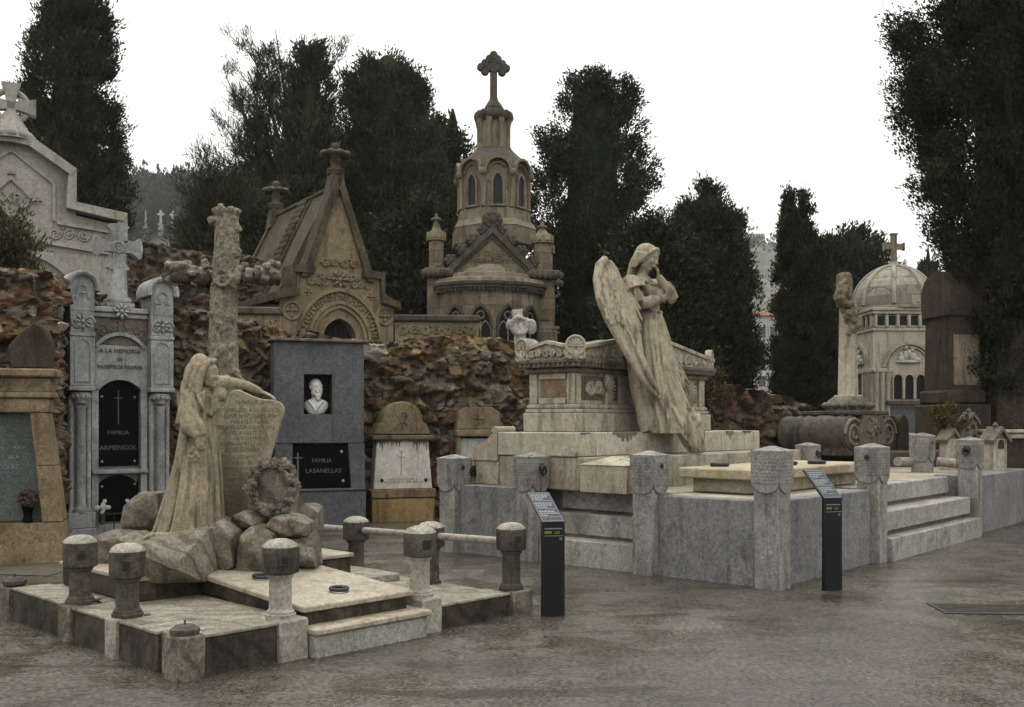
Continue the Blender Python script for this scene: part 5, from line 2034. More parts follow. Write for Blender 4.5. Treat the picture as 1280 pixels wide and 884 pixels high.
for i in range(30):       # torn bark plates and knots along trunk and arms
    if i < 5:
        t = rgk.uniform(.05, .98)
        j = min(int(t * 7), 6)
        c = tp[j].lerp(tp[j + 1], t * 7 - j)
        a = rgk.uniform(-PI, 0)
        q = c + Vector((math.cos(a) * .14, math.sin(a) * .14, 0))
        mb.ell(q, (.03, .025, .035), 8, 6)
    else:
        px = rgk.choice((rgk.uniform(208, 262), rgk.uniform(300, 346)))
        a = rgk.uniform(-PI, PI)
        q = cx_(px, 342, 0) + Vector((0, math.cos(a) * .10, math.sin(a) * .10))
        arms_.ell(q, (.05, .035, .035), 8, 6)
for k in range(7):        # broken crown of the trunk
    a = k / 7 * 2 * PI
    mb.ell(cx_(283, 266) + Vector((math.cos(a) * .10, math.sin(a) * .10, .01)), (.04, .04, .035 + .03 * (k % 2)), 8, 6)
me = remesh(mb, .012, 0)
displace(me, .005, 12, 3, 4, .006, 40)
link('trunk', me, M['bark'], cr)
under_lumps = MB()
for i in range(120):  # dark brown lumps hung along the lower side of the arms
    px = rgk.choice((rgk.uniform(209, 266), rgk.uniform(296, 347)))
    under_lumps.ell(cx_(px, 341 + rgk.uniform(4, 16) * (1 - abs(px - 282) / 110) + 3, 0) + Vector((0, rgk.uniform(-.09, .09), 0)), (rgk.uniform(.02, .05), .03, rgk.uniform(.025, .06)), 8, 6)
me = remesh(under_lumps, .012, 0)
displace(me, .012, 14, 5, 3)
link('dark_underside', me, M['darkbrown'], cr)
me = remesh(arms_, .012, 0)
displace(me, .012, 9, 8, 4, .008, 30)
link('arms', me, M['barkdark'], cr)


def boulder(label, x0, x1, y0, y1, Y, dep, seed, mat='boulder', facets=16, keyed=None, rz=0.0, tag_=True):
    """an angular carved rock filling a stretch of the picture, at its own distance and depth"""
    a, b = at(x0, y1, Y), at(x1, y0, Y)
    w_, h = b.x - a.x, b.z - a.z
    rg = random.Random(seed)
    bm = bmesh.new()
    if keyed:
        for (px, py) in keyed:
            q = at(px, py, Y)
            for yy, sh in ((-dep * .36, .95), (0, 1.0), (dep * .5, .8)):
                cxm, czm = (a.x + b.x) / 2, (a.z + b.z) / 2
                bm.verts.new((cxm + (q.x - cxm) * sh - (a.x + b.x) / 2, yy + rg.uniform(-.09, .09), czm + (q.z - czm) * sh - a.z))
        for k in range(7):
            bm.verts.new((rg.uniform(-.42, .42) * w_, -dep * rg.uniform(.42, .66), h * rg.uniform(.05, .85)))
    else:
        for k in range(facets):
            u = Vector((rg.gauss(0, 1), rg.gauss(0, 1), rg.gauss(0, 1))).normalized()
            m_ = max(abs(u.x), abs(u.y), abs(u.z)) ** .75
            bm.verts.new((u.x / m_ * w_ * .5 * .98, u.y / m_ * dep * .5, h * .5 + u.z / m_ * h * .5 * .98))
        for sx in (-1, 1):
            for sy in (-1, 1):
                bm.verts.new((sx * w_ * .46, sy * dep * .44, 0))
    res = bmesh.ops.convex_hull(bm, input=bm.verts)
    bmesh.ops.delete(bm, geom=[e for e in res['geom_interior'] if isinstance(e, bmesh.types.BMVert)], context='VERTS')
    bmesh.ops.bevel(bm, geom=bm.edges[:], offset=.004, segments=1, affect='EDGES', profile=.6, clamp_overlap=True)
    bmesh.ops.triangulate(bm, faces=bm.faces[:])
    bmesh.ops.subdivide_edges(bm, edges=[e for e in bm.edges if e.calc_length() > .06], cuts=2, use_grid_fill=True)
    bmesh.ops.triangulate(bm, faces=bm.faces[:])
    bmesh.ops.subdivide_edges(bm, edges=[e for e in bm.edges if e.calc_length() > .05], cuts=1)
    bmesh.ops.recalc_face_normals(bm, faces=bm.faces)
    me = bpy.data.meshes.new('boulder')
    bm.to_mesh(me)
    bm.free()
    displace(me, .006, 9, seed, 4)
    me.polygons.foreach_set('use_smooth', [True] * len(me.polygons))
    me.set_sharp_from_angle(angle=R(16))
    o = link('boulder', me, M[mat], None, ((a.x + b.x) / 2, Y, a.z))
    tag(o, label, 'rock', 'carved boulders under the mourner')
    return o


boulder('large cracked boulder directly under the veiled woman, widest of the pile', 172, 282, 655, 722, 8.15, 1.0, 1, keyed=[(176, 722), (172, 700), (182, 680), (200, 668), (232, 663), (262, 657), (276, 656), (278, 700), (278, 719), (215, 722)])
boulder('upright wedge boulder between the large one and the flat shield shaped one', 268, 306, 645, 716, 8.3, .5, 2, keyed=[(270, 716), (270, 652), (284, 645), (302, 662), (303, 690), (298, 712)])
boulder('shield shaped boulder with a rounded top behind the front bollard', 300, 352, 653, 714, 8.25, .4, 3, keyed=[(300, 714), (303, 685), (308, 665), (320, 655), (332, 655), (348, 665), (352, 690), (350, 712)])
boulder('rounded lidded boulder lying on the right end of the pile', 336, 393, 641, 672, 8.35, .45, 4, keyed=[(337, 655), (345, 645), (360, 641), (378, 644), (392, 652), (390, 670), (352, 671), (340, 664)])
boulder('pale block boulder at the right foot of the pile', 351, 403, 664, 708, 8.4, .4, 5, keyed=[(351, 706), (351, 670), (370, 671), (394, 664), (398, 672), (402, 692), (401, 706)])
boulder('low slanting boulder between the tablet foot and the shield shaped one', 292, 342, 632, 664, 8.5, .4, 6, keyed=[(292, 662), (294, 648), (310, 636), (322, 636), (338, 645), (336, 655), (312, 658)])
boulder('tall dark boulder left of the veiled woman', 163, 212, 612, 672, 8.9, .5, 7, 'boulderdark', keyed=[(170, 672), (163, 648), (168, 628), (182, 614), (208, 614), (210, 640), (205, 668)])
boulder('low dark boulder at the left foot of the pile', 118, 180, 660, 708, 8.6, .5, 8, 'boulderdark', keyed=[(120, 706), (118, 680), (128, 668), (150, 660), (172, 664), (180, 690), (176, 708)])
boulder('thin dark slanting stone behind the two left bollards', 100, 136, 676, 712, 8.5, .4, 9, 'boulderdark')
boulder('narrow grey boulder wedged under the left side of the large one', 150, 190, 662, 700, 8.4, .4, 10, keyed=[(150, 690), (155, 670), (175, 662), (190, 672), (188, 698), (160, 700)])
boulder('upright oval boulder the stone wreath hangs on', 312, 376, 578, 650, 8.6, .35, 11, keyed=[(316, 650), (310, 612), (318, 590), (334, 576), (352, 580), (368, 598), (374, 625), (372, 648)])
boulder('flat boulder behind the wreath rock at the right edge of the pile', 366, 402, 628, 662, 8.8, .4, 12, 'boulderdark')
boulder('dark filler boulder at the foot of the tablet', 262, 330, 640, 690, 8.75, .4, 13, 'boulderdark')

wr_ = thing('stone_wreath', 'carved marble wreath of roses leaning on the oval boulder', 'wreath', at(341, 607, 8.36), R(8))
rgw = random.Random(2)
mb = MB()
mb.torus((0, .02, 0), .188, .025, 30, 8, Matrix.Rotation(R(-12), 4, 'X'))
for i in range(76):
    t = i / 76 * 2 * PI + rgw.uniform(-.1, .1)
    rr = .19 + rgw.uniform(-.035, .04)
    c = Vector((math.cos(t) * rr * .92, rgw.uniform(-.055, .0), math.sin(t) * rr * 1.08))
    r0 = rgw.uniform(.018, .028)
    mb.ell(c, (r0, r0, r0), 9, 7)
    for k in range(5):
        a = 2 * PI * k / 5 + t
        mb.ell(c + Vector((math.cos(a) * r0 * .8, -r0 * .25, math.sin(a) * r0 * .8)), (r0 * .6, r0 * .35, r0 * .6), 7, 5)
mb.build('roses', M['boulder'], wr_)
# ================================================================== tombs set against the rubble wall
# ---- brown framed tomb at the left edge
dt = thing('framed_wall_tomb', 'brown stone framed wall tomb with a green grey granite plate and dried flowers', 'tomb', at(20, 704, 11.5), R(16))
k_ = 11.5 / F


def dx_(px):
    return (px - 20) * k_ / math.cos(R(16)) * .99


def dz_(py):
    return (704 - py) * k_ + .0


mb = MB()
mb.loft([[(dx_(-75), -.10, -.08), (dx_(76), -.10, -.08), (dx_(76), .4, -.08), (dx_(-75), .4, -.08)], [(dx_(-72), -.06, dz_(654)), (dx_(73), -.06, dz_(654)), (dx_(73), .4, dz_(654)), (dx_(-72), .4, dz_(654))]])
mb.build('base', M['brownstone'], dt)
for s in (-1, 1):
    mb = MB()
    xo0, xo1 = (dx_(72), dx_(55)) if s > 0 else (dx_(-71), dx_(-54))
    xi0, xi1 = (dx_(50), dx_(36)) if s > 0 else (dx_(-49), dx_(-35))
    zs = [dz_(653), dz_(582), dz_(516)]
    for j in range(2):
        f0, f1 = j / 2, (j + 1) / 2
        q = []
        for z, f in ((zs[j] + .004, f0), (zs[j + 1] - .004, f1)):
            xo, xi = xo0 + (xo1 - xo0) * f, xi0 + (xi1 - xi0) * f
            q.append([(xi, -.05 + .03 * f, z), (xo, -.05 + .03 * f, z), (xo, .38, z), (xi, .38, z)])
        mb.loft(q)
    mb.build('jamb', M['brownstone'], dt)
mb = MB()
mb.b2(dx_(-56), dx_(57), -.03, .38, dz_(515.6), dz_(498), .01)
mb.b2(dx_(-62), dx_(62), -.07, .38, dz_(497.6), dz_(490), .02)
mb.b2(dx_(-58), dx_(58), -.03, .38, dz_(489.6), dz_(472), .008)
mb.b2(dx_(-66), dx_(66), -.12, .38, dz_(471.6), dz_(461), .02)
mb.build('lintel', M['brownstone'], dt)
mb = MB()
for i in range(10):
    a = i / 9 * 1.4
    mb.tube([(dx_(52), -.035, dz_(489)), (dx_(52) - math.cos(a) * .2, -.045, dz_(489) + math.sin(a) * .13)], .008, 5)
mb.scrollwork(dx_(-20), dx_(20), dz_(488), dz_(474), -.035, .015, seed=3)
mb.build('carving', M['brownstone'], dt)
MB().b2(dx_(-48), dx_(49), .10, .16, dz_(652), dz_(517), .004).build('granite_plate', stone('green_grey_granite', (.075, .085, .082), (.10, .11, .107), (.05, .055, .055), 1.5, .2, .45, .1, 150, .3, blot=.2), dt)
mb = MB()
for (s_, px, py, sz) in (('ROSSELL', 8, 560, .075), ('FAMILIA', 8, 573, .085), ('VELAZQUEZ', 2, 585, .085)):
    pass
for (s_, py, sz) in (('RGUI', 560, .05), ('ALA', 572, .065), ('ROQUEZ', 584, .065)):
    text_mb(s_, sz, .004, None, T(dx_(22 if s_ != 'RGUI' else 28), .094, dz_(py)), 'RIGHT').build('inscription', M['letterpale'], dt)
mb = MB()
mb.prism([(dx_(12), dz_(461)), (dx_(55), dz_(461)), (dx_(58), dz_(428)), (dx_(50), dz_(408)), (dx_(38), dz_(400)), (dx_(24), dz_(412)), (dx_(8), dz_(432))], .12, .4, None, .03)
mb.build('crest_stone', M['darkbrown'], dt)
vs_ = thing('flower_vase', 'small dark vase with a dried red bouquet on the sill of the framed tomb', 'vase', Vector(dt.location) + Matrix.Rotation(R(16), 3, 'Z') @ Vector((dx_(33), .0, dz_(653))), 0)
MB().lathe([(0, 0), (.055, 0), (.06, .02), (.04, .06), (.055, .13), (.07, .17), (.055, .175), (0, .16)], 14).build('vase', M['black'], vs_)
mb = MB()
rgf = random.Random(5)
for i in range(50):
    u = Vector((rgf.gauss(0, 1), rgf.gauss(0, 1), rgf.gauss(0, 1))).normalized()
    mb.ell(Vector((0, 0, .27)) + Vector((u.x * .10, u.y * .09, u.z * .10)), (.022, .022, .02), 6, 5)
mb.build('flowers', M['redflower'], vs_)
mb = MB()
for i in range(14):
    a = rgf.uniform(0, 6.3)
    mb.tube([(0, 0, .16), (math.cos(a) * .06, math.sin(a) * .06, .22), (math.cos(a) * .12, math.sin(a) * .11, .20)], [.006, .02, .003], 5, None, .3)
mb.build('leaves', M['flowerleaf'], vs_)

# ---- blue grey monument with two pillars and cross
AR = R(37)
am = thing('pillared_wall_tomb', 'blue grey marble wall tomb with two round topped pillars, black plaques and a ringed cross', 'tomb', at(150, 668, 14.5) * 1.0, AR)
am.location.z = 0
ZQ = lambda py: CZ + (530 - py) * .0116
for s in (-1, 1):
    x = s * .555
    pb = MB()
    pb.b2(x - .185, x + .185, -.16, .3, -.05, ZQ(657), .01)
    pb.b2(x - .18, x + .18, -.15, .3, ZQ(657) + .003, ZQ(638), .01)
    pb.build('pillar_base', M['blue'], am)
    pb = MB()
    pb.b2(x - .15, x + .15, -.03, .3, ZQ(638) + .002, ZQ(497), .006)
    pb.lathe([(.105, 0), (.105, .05), (.085, .075), (.078, .10), (.072, .15), (.07, ZQ(503) - ZQ(638) - .1), (.08, ZQ(503) - ZQ(638) - .08), (.085, ZQ(503) - ZQ(638) - .05)], 20, (x, -.06, ZQ(638)))
    for q in (-1, 1):
        pb.lathe([(.045, 0), (.045, .04), (.033, .06), (.03, ZQ(503) - ZQ(638) - .05)], 12, (x + q * .115, -.03, ZQ(638)))
    pb.build('column', M['blue'], am)
    pb = MB()
    pb.lathe([(.085, 0), (.09, .02), (.10, .06), (.14, .13), (.14, .15)], 16, (x, -.06, ZQ(505)))
    for k in range(12):
        a = 2 * PI * k / 12
        pb.ell((x + math.cos(a) * .12, -.06 + math.sin(a) * .11, ZQ(505) + .10), (.035, .035, .04), 7, 5)
    pb.b2(x - .18, x + .18, -.19, .3, ZQ(490) + .0, ZQ(484), .012)
    pb.build('capital', M['blue'], am)
    pb = MB()
    pb.b2(x - .165, x + .165, -.17, .3, ZQ(484) + .003, ZQ(424), .006)
    pb.b2(x - .175, x + .175, -.185, .3, ZQ(424) + .002, ZQ(419), .008)
    pb.b2(x - .16, x + .16, -.165, .3, ZQ(419) + .002, ZQ(393), .006)
    poly = [(x - .16, ZQ(393) + .003), (x + .16, ZQ(393) + .003)] + arc(x, ZQ(362), .16, 0, PI, 14)
    pb.prism(poly, -.165, .3)
    pb.build('pillar_shaft', M['blue'], am)
    pb = MB()
    pb.band(arc(x, ZQ(364), .235, -.25, PI + .25, 22), arc(x, ZQ(364), .162, -.25, PI + .25, 22), -.22, .32)
    pb.torus((x, -.215, ZQ(364)), .2, .03, 22, 8, arc=(-.25, PI + .25))
    pb.build('round_hood', M['blue'], am)
    pb = MB()
    # sunk arched panel, carved leaf block, letter of the creed
    pb.band(arc(x, ZQ(436), .11, 0, PI, 14), arc(x, ZQ(436), .092, 0, PI, 14), -.182, -.16)
    for q in (-1, 1):
        pb.b2(x + q * .101 - .009, x + q * .101 + .009, -.182, -.16, ZQ(478), ZQ(436), .002)
    pb.b2(x - .11, x + .11, -.182, -.16, ZQ(480), ZQ(478), .002)
    pb.rosette((x, -.18, ZQ(406)), .12, .04, 8, seed=4)
    pb.scrollwork(x - .15, x + .15, ZQ(416), ZQ(397), -.17, .022, seed=7, k=2)
    pb.build('leaf_carving', M['blue'], am)
    pb = MB()
    zc = ZQ(371)
    if s < 0:
        pb.torus((x, -.17, zc + .05), .055, .014, 18, 6, arc=(0, PI))
        pb.tube([(x - .055, -.17, zc + .05), (x - .08, -.17, zc - .10)], .014, 6)
        pb.tube([(x + .055, -.17, zc + .05), (x + .08, -.17, zc - .10)], .014, 6)
        pb.tube([(x - .06, -.17, zc - .0), (x + .06, -.17, zc - .0)], .012, 6)
    else:
        pb.torus((x, -.17, zc + .03), .06, .014, 18, 6, arc=(-.9, PI + .9))
        for q in (-1, 1):
            pb.tube([(x + q * .035, -.17, zc - .02), (x + q * .04, -.17, zc - .08), (x + q * .09, -.17, zc - .085)], .014, 6)
    for q in (-1, 1):
        pb.ell((x + q * .085, -.17, zc - .06), (.03, .012, .014), 8, 5, None, Matrix.Rotation(q * .6, 4, 'Y'))
    pb.build('carved_letter', M['blue'], am)
mb = MB()
W0 = .37
mb.b2(-W0 - .02, W0 + .02, .06, .3, -.05, ZQ(655), .006)
mb.b2(-W0 - .02, -W0 + .075, .0, .3, ZQ(655) + .002, ZQ(482), .004)
mb.b2(W0 - .075, W0 + .02, .0, .3, ZQ(655) + .002, ZQ(482), .004)
mb.b2(-W0 + .076, W0 - .076, .12, .3, ZQ(655) + .002, ZQ(458), .004)
top = [(-W0 - .02, ZQ(482) + .002), (-W0 + .06, ZQ(482) + .002)] + list(reversed(arc(0, ZQ(506), .37, .72, PI - .72, 14)))[0:] + [(W0 - .06, ZQ(482) + .002), (W0 + .02, ZQ(482) + .002), (W0 + .02, ZQ(432)), (-W0 - .02, ZQ(432))]
mb.prism(top, .0, .3)
mb.build('wall_panel', M['blue'], am)
mb = MB()
mb.band(arc(0, ZQ(506), .42, .62, PI - .62, 20), arc(0, ZQ(506), .36, .62, PI - .62, 20), -.03, .02)
mb.band(arc(0, ZQ(452), .42, .55, PI - .55, 20), arc(0, ZQ(452), .37, .55, PI - .55, 20), -.05, .01)
mb.b2(-W0 - .02, W0 + .02, -.06, .3, ZQ(592), ZQ(587), .01)
mb.build('arch_moulding', M['blue'], am)
mb = MB()
mb.b2(-W0 - .02, W0 + .02, -.0, .3, ZQ(432) + .002, ZQ(398), .004)
mb.scrollwork(-W0 + .02, W0 - .02, ZQ(424), ZQ(402), -.004, .018, seed=9)
mb.b2(-.03, .03, -.03, .0, ZQ(416), ZQ(402), .006)
mb.build('frieze', M['dark'], am)
mb = MB()
mb.b2(-W0 - .02, W0 + .02, -.04, .3, ZQ(398) + .002, ZQ(392), .012)
mb.b2(-W0 - .02, W0 + .02, -.08, .3, ZQ(392) + .002, ZQ(385), .014)
mb.rosette((0, -.09, ZQ(390)), .12, .04, 8, seed=1)
mb.build('cornice', M['blue'], am)
mb = MB()
for (s_, py, sz) in (('A LA MEMORIA', 439, .085), ('DE', 449.5, .06), ('NUESTROS PADRES', 459, .072)):
    text_mb(s_, sz, .010, None, T(0, -.008, ZQ(py))).build('inscription', M['dark'], am)
# upper plaque with arched top, lower plaque, both in polished black
mb = MB()
poly = [(-.285, ZQ(583)), (.285, ZQ(583)), (.285, ZQ(487)), (.24, ZQ(484))] + arc(0, ZQ(503.5), .33, .75, PI - .75, 12) + [(-.24, ZQ(484)), (-.285, ZQ(487))]
mb.prism(poly, .085, .118)
up_ = mb.build('black_plaque', M['black'], am)
mb = MB()
text_mb('FAMILIA', .085, .003, None, T(0, .082, ZQ(541))).build('inscription', M['letter'], up_)
text_mb('ARMENGOL', .098, .003, None, T(0, .082, ZQ(560))).build('inscription', M['letter'], up_)
mb.b2(-.006, .006, .078, .085, ZQ(530), ZQ(488), .001)
mb.b2(-.06, .06, .078, .085, ZQ(498), ZQ(497), .001)
mb.build('engraved_cross', M['letter'], up_)
mb = MB()
poly = [(-.285, ZQ(652)), (.285, ZQ(652)), (.285, ZQ(600))] + arc(0, ZQ(625), .36, .7, PI - .7, 10) + [(-.285, ZQ(600))]
mb.prism(poly, .085, .118)
mb.build('black_plaque', M['black'], am)
for (x, py) in ((-.23, 496), (.23, 496), (-.23, 577), (.23, 577), (-.23, 608), (.23, 606)):
    MB().ell((x, .08, ZQ(py)), (.02, .015, .02), 10, 8).build('rosette_screw', M['screw'], am)
# ringed cross on a stepped foot
mb = MB()
mb.b2(-.20, .20, -.05, .3, ZQ(385) + .002, ZQ(379), .01)
mb.b2(-.165, .165, -.02, .27, ZQ(379) + .002, ZQ(373), .015)
zt_ = ZQ(373)
mb.loft([[(-.13, .02, zt_), (.13, .02, zt_), (.13, .23, zt_), (-.13, .23, zt_)], [(-.085, .05, zt_ + .16), (.085, .05, zt_ + .16), (.085, .2, zt_ + .16), (-.085, .2, zt_ + .16)], [(-.075, .06, ZQ(328)), (.075, .06, ZQ(328)), (.075, .19, ZQ(328)), (-.075, .19, ZQ(328))]])
zc = ZQ(308)


def flare(a):
    return Matrix.Translation((0, 0, zc)) @ Matrix.Rotation(a, 4, 'Y')


for k in range(4):
    L_ = .33 if k != 2 else .33
    p = [(-.07, .05), (-.075, .18)] + [(-.075 - .085 * t, .18 + .12 * t ** .7) for t in (.3, .6, 1)] + [(-.12, L_), (0, L_ + .02), (.12, L_)] + [(.075 + .085 * t, .18 + .12 * t ** .7) for t in (1, .6, .3)] + [(.075, .18), (.07, .05)]
    mb.prism(p, .07, .18, flare(k * PI / 2))
mb.b2(-.08, .08, .065, .185, zc - .08, zc + .08, .004)
mb.torus((0, .07, zc), .075, .022, 20, 8)
mb.torus((0, .07, zc), .035, .016, 14, 6)
mb.build('cross', M['blue'], am)
# little iron rail in front of the lower plaque
mb = MB()
mb.tube([(-.27, -.06, ZQ(642)), (.27, -.06, ZQ(640))], .008, 6)
mb.tube([(-.1, -.06, -.02), (-.1, -.06, ZQ(641))], .008, 6)
mb.build('iron_rail', M['iron'], am)
for (x, py, lab, sd) in ((-.27, 640, 'small bunch of white flowers left of the lower black plaque', 1), (.25, 632, 'small bunch of white flowers right of the lower black plaque', 2)):
    w0 = Vector(am.location) + Matrix.Rotation(AR, 3, 'Z') @ Vector((x, -.10, ZQ(py)))
    fl = thing('flower_bunch', lab, 'flowers', w0, 0, 'white flowers on the pillared tomb')
    rgf = random.Random(sd)
    mb = MB()
    for i in range(12):
        c = Vector((rgf.gauss(0, .06), rgf.gauss(0, .03), rgf.gauss(.08, .04)))
        for j in range(5):
            a = 2 * PI * j / 5
            mb.ell(c + Vector((math.cos(a) * .016, -.01, math.sin(a) * .016)), (.016, .012, .016), 6, 5)
    mb.build('blossoms', M['petal'], fl)
    mb = MB()
    for i in range(12):
        a = rgf.uniform(0, 6.3)
        mb.tube([(0, 0, -.10), (math.cos(a) * .05, math.sin(a) * .03, -.01), (math.cos(a) * .10, math.sin(a) * .05, .02)], [.008, .02, .004], 5, None, .3)
    mb.tube([(0, 0, -.16), (0, 0, -.03)], [.03, .04], 8)
    mb.build('leaves', M['flowerleaf'], fl)

# ---- tall dark granite slab tomb with the niche
la = thing('granite_slab_tomb', 'tall dark grey granite slab tomb with a bust niche and black plaque', 'tomb', at(400, 650, 15.7), R(20))
la.location.z = 0
kz = 15.7 / F
kx = kz * .99


def lx(px):
    return (px - 402) * kx


def lz(py):
    return CZ + (530 - py) * kz


W1, W2_ = lx(345), lx(458)
mb = MB()
nx0, nx1, nz0, nz1 = lx(382), lx(417.5), lz(518), lz(468)
mb.b2(W1, nx0, 0, .5, lz(554), lz(428), .006)
mb.b2(nx1, W2_, 0, .5, lz(554), lz(428), .006)
mb.b2(nx0 - .001, nx1 + .001, .002, .5, nz1, lz(428), .003)
mb.b2(nx0 - .001, nx1 + .001, .002, .5, lz(554), nz0, .003)
mb.b2(nx0 - .001, nx1 + .001, .36, .5, nz0, nz1, .001)
mb.build('slab', M['granite'], la)
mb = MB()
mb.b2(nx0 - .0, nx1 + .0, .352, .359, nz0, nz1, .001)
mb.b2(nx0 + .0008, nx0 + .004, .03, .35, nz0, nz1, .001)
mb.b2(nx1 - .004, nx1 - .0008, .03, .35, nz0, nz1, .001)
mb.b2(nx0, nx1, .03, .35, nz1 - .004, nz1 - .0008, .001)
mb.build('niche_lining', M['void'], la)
mb = MB()
mb.b2(W1 + .02, lx(368), .01, .5, lz(612), lz(554) - .003, .006)
mb.prism([(lx(438), lz(554) - .003), (W2_ + .01, lz(554) - .003), (W2_ + .02, lz(612)), (lx(442), lz(612))], .01, .5)
mb.b2(W1 + .02, W2_ + .03, -.02, .5, -.05, lz(614), .01)
mb.build('lower_slab', M['granite'], la)
MB().b2(W1 + .01, W2_ + .03, -.05, .5, lz(614) + .003, lz(611), .008).build('ledge', M['granite'], la)
MB().b2(W1 - .06, W2_ + .06, -.08, .5, lz(428) + .003, lz(424), .012).build('cap', M['dark'], la)
mb = MB()
pl2 = MB().prism([(lx(368.4), lz(610.6)), (lx(441), lz(610.6)), (lx(437), lz(557)), (lx(368.4), lz(557))], .05, .10).build('black_plaque', M['black'], la)
text_mb('FAMILIA', .088, .003, None, T(lx(405), .047, lz(576))).build('inscription', M['letter'], pl2)
text_mb('LASANELLAS', .10, .003, None, T(lx(407), .047, lz(589))).build('inscription', M['letter'], pl2)
mb.b2(lx(374), lx(376), .045, .051, lz(604), lz(566), .001)
mb.b2(lx(370), lx(381), .045, .051, lz(573), lz(571.5), .001)
mb.build('engraved_cross', M['letter'], pl2)
for (px, py) in ((430, 565), (432, 602)):
    MB().ell((lx(px), .046, lz(py)), (.025, .012, .025), 10, 8).build('rosette_screw', M['screw'], la)
# rough stones on top of the slab belong to the wall behind: three loose lumps
# ---- bust
bu = thing('portrait_bust', 'small white marble bust of a bearded man inside the niche of the granite slab', 'bust', Vector(la.location) + Matrix.Rotation(R(20), 3, 'Z') @ Vector((lx(399.5), .20, nz0)), R(8))
B = MB()
u = .0126
ring_loft(B, interp_secs([(.0, 0, .02, .09, .075, 0), (.03, 0, .02, .14, .09, 0), (.10, 0, .02, .185, .10, 0), (.17, 0, .02, .19, .095, 0), (.215, 0, .02, .15, .085, 0), (.245, 0, .02, .085, .075, 0), (.27, 0, .02, .07, .07, 0), (.33, 0, .01, .07, .07, 0)], 30), 40)
head(B, T(0, -.02, .43, R(32), R(6), 0), .28, beard=True)
B.tube([(-.11, -.06, .22), (-.03, -.10, .12), (0, -.10, .05)], [.02, .022, .015], 8)
B.tube([(.11, -.06, .22), (.03, -.10, .12), (0, -.10, .05)], [.02, .022, .015], 8)
link('bust', remesh(B, .0048, 1), M['purewhite'], bu)

# ---- white gravestone with round brown head
wt = thing('round_top_gravestone', 'white marble gravestone with dark runs under a rounded brown head carved with a chi rho', 'gravestone', at(502, 648, 16.6), R(18))
wt.location.z = 0
kz2 = 16.6 / F


def gx_(px):
    return (px - 502) * kz2 / math.cos(R(18)) * .98


def gz_(py):
    return CZ + (530 - py) * kz2


mb = MB()
mb.b2(gx_(464), gx_(541), -.14, .4, -.05, gz_(622), .02)
mb.build('base', M['sand'], wt)
mb = MB()
mb.b2(gx_(463), gx_(542), -.16, .4, gz_(622) + .003, gz_(611), .015)
mb.build('base_cap', M['brownstone'], wt)
mb = MB()
mb.prism([(gx_(467), gz_(611) + .003), (gx_(539), gz_(611) + .003), (gx_(534), gz_(550)), (gx_(471), gz_(550))], -.06, .3, None, .008)
slab_w = mb.build('white_slab', M['white'], wt)
# dark runs from the ledge down the slab (weather stains with their own outline)
mb = MB()
rgs = random.Random(7)
x = gx_(470)
pts = [(gx_(470.5), gz_(550.6))]
while x < gx_(533):
    L_ = abs(rgs.gauss(0, 1)) * .10 + .04
    if gx_(480) < x < gx_(512):
        L_ *= .6
    else:
        L_ *= 1.5
    pts += [(x, gz_(550) - L_ * .3), (x + .018, gz_(550) - L_), (x + .03, gz_(550) - L_ * .4)]
    x += rgs.uniform(.035, .06)
pts += [(gx_(533.5), gz_(550.6))]
mb.prism(pts, -.0625, -.0605)
mb.build('dark_runs', M['brownstone'], slab_w)
for (xa, xb, py) in ((484, 520, 598.5), (480, 526, 602)):
    mb = MB()
    x = gx_(xa)
    while x < gx_(xb):
        mb.b2(x, x + .012, -.066, -.06, gz_(py) - .018, gz_(py) + .016, .001)
        x += rgs.choice((.022, .03, .028, .045))
    mb.build('inscription', M['tablet'], slab_w)
mb = MB()
mb.b2(gx_(500), gx_(501.2), -.064, -.06, gz_(594), gz_(563), .001)
mb.b2(gx_(496), gx_(506), -.064, -.06, gz_(572), gz_(571), .001)
mb.build('engraved_cross', M['tablet'], slab_w)
for px in (477, 531):
    MB().ell((gx_(px), -.07, gz_(600)), (.03, .03, .03), 10, 8).build('bronze_knob', M['bronze'], wt)
mb = MB()
mb.b2(gx_(465), gx_(539), -.15, .4, gz_(550) + .003, gz_(544), .015)
mb.build('ledge', M['dark'], wt)
mb = MB()
poly = [(gx_(466), gz_(544) + .003), (gx_(538), gz_(544) + .003), (gx_(532), gz_(530))] + [(gx_(502 + 26 * math.cos(a)), gz_(528) + (gz_(502) - gz_(528)) * math.sin(a)) for a in [PI * i / 14 for i in range(15)]] + [(gx_(472), gz_(530))]
mb.prism(poly, -.06, .35, None, .03)
mb.build('round_head', M['brownstone'], wt)
mb = MB()
cz_ = gz_(525)
mb.tube([(0, -.06, cz_ - .15), (0, -.06, cz_ + .12)], .016, 6)
for s in (-1, 1):
    mb.tube([(-s * .10, -.06, cz_ - .10), (s * .10, -.06, cz_ + .08)], .016, 6)
mb.torus((.035, -.06, cz_ + .09), .035, .013, 14, 6)
mb.ell((0, -.06, cz_ - .02), (.05, .025, .05), 8, 6)
mb.build('chi_rho', M['dark'], wt)

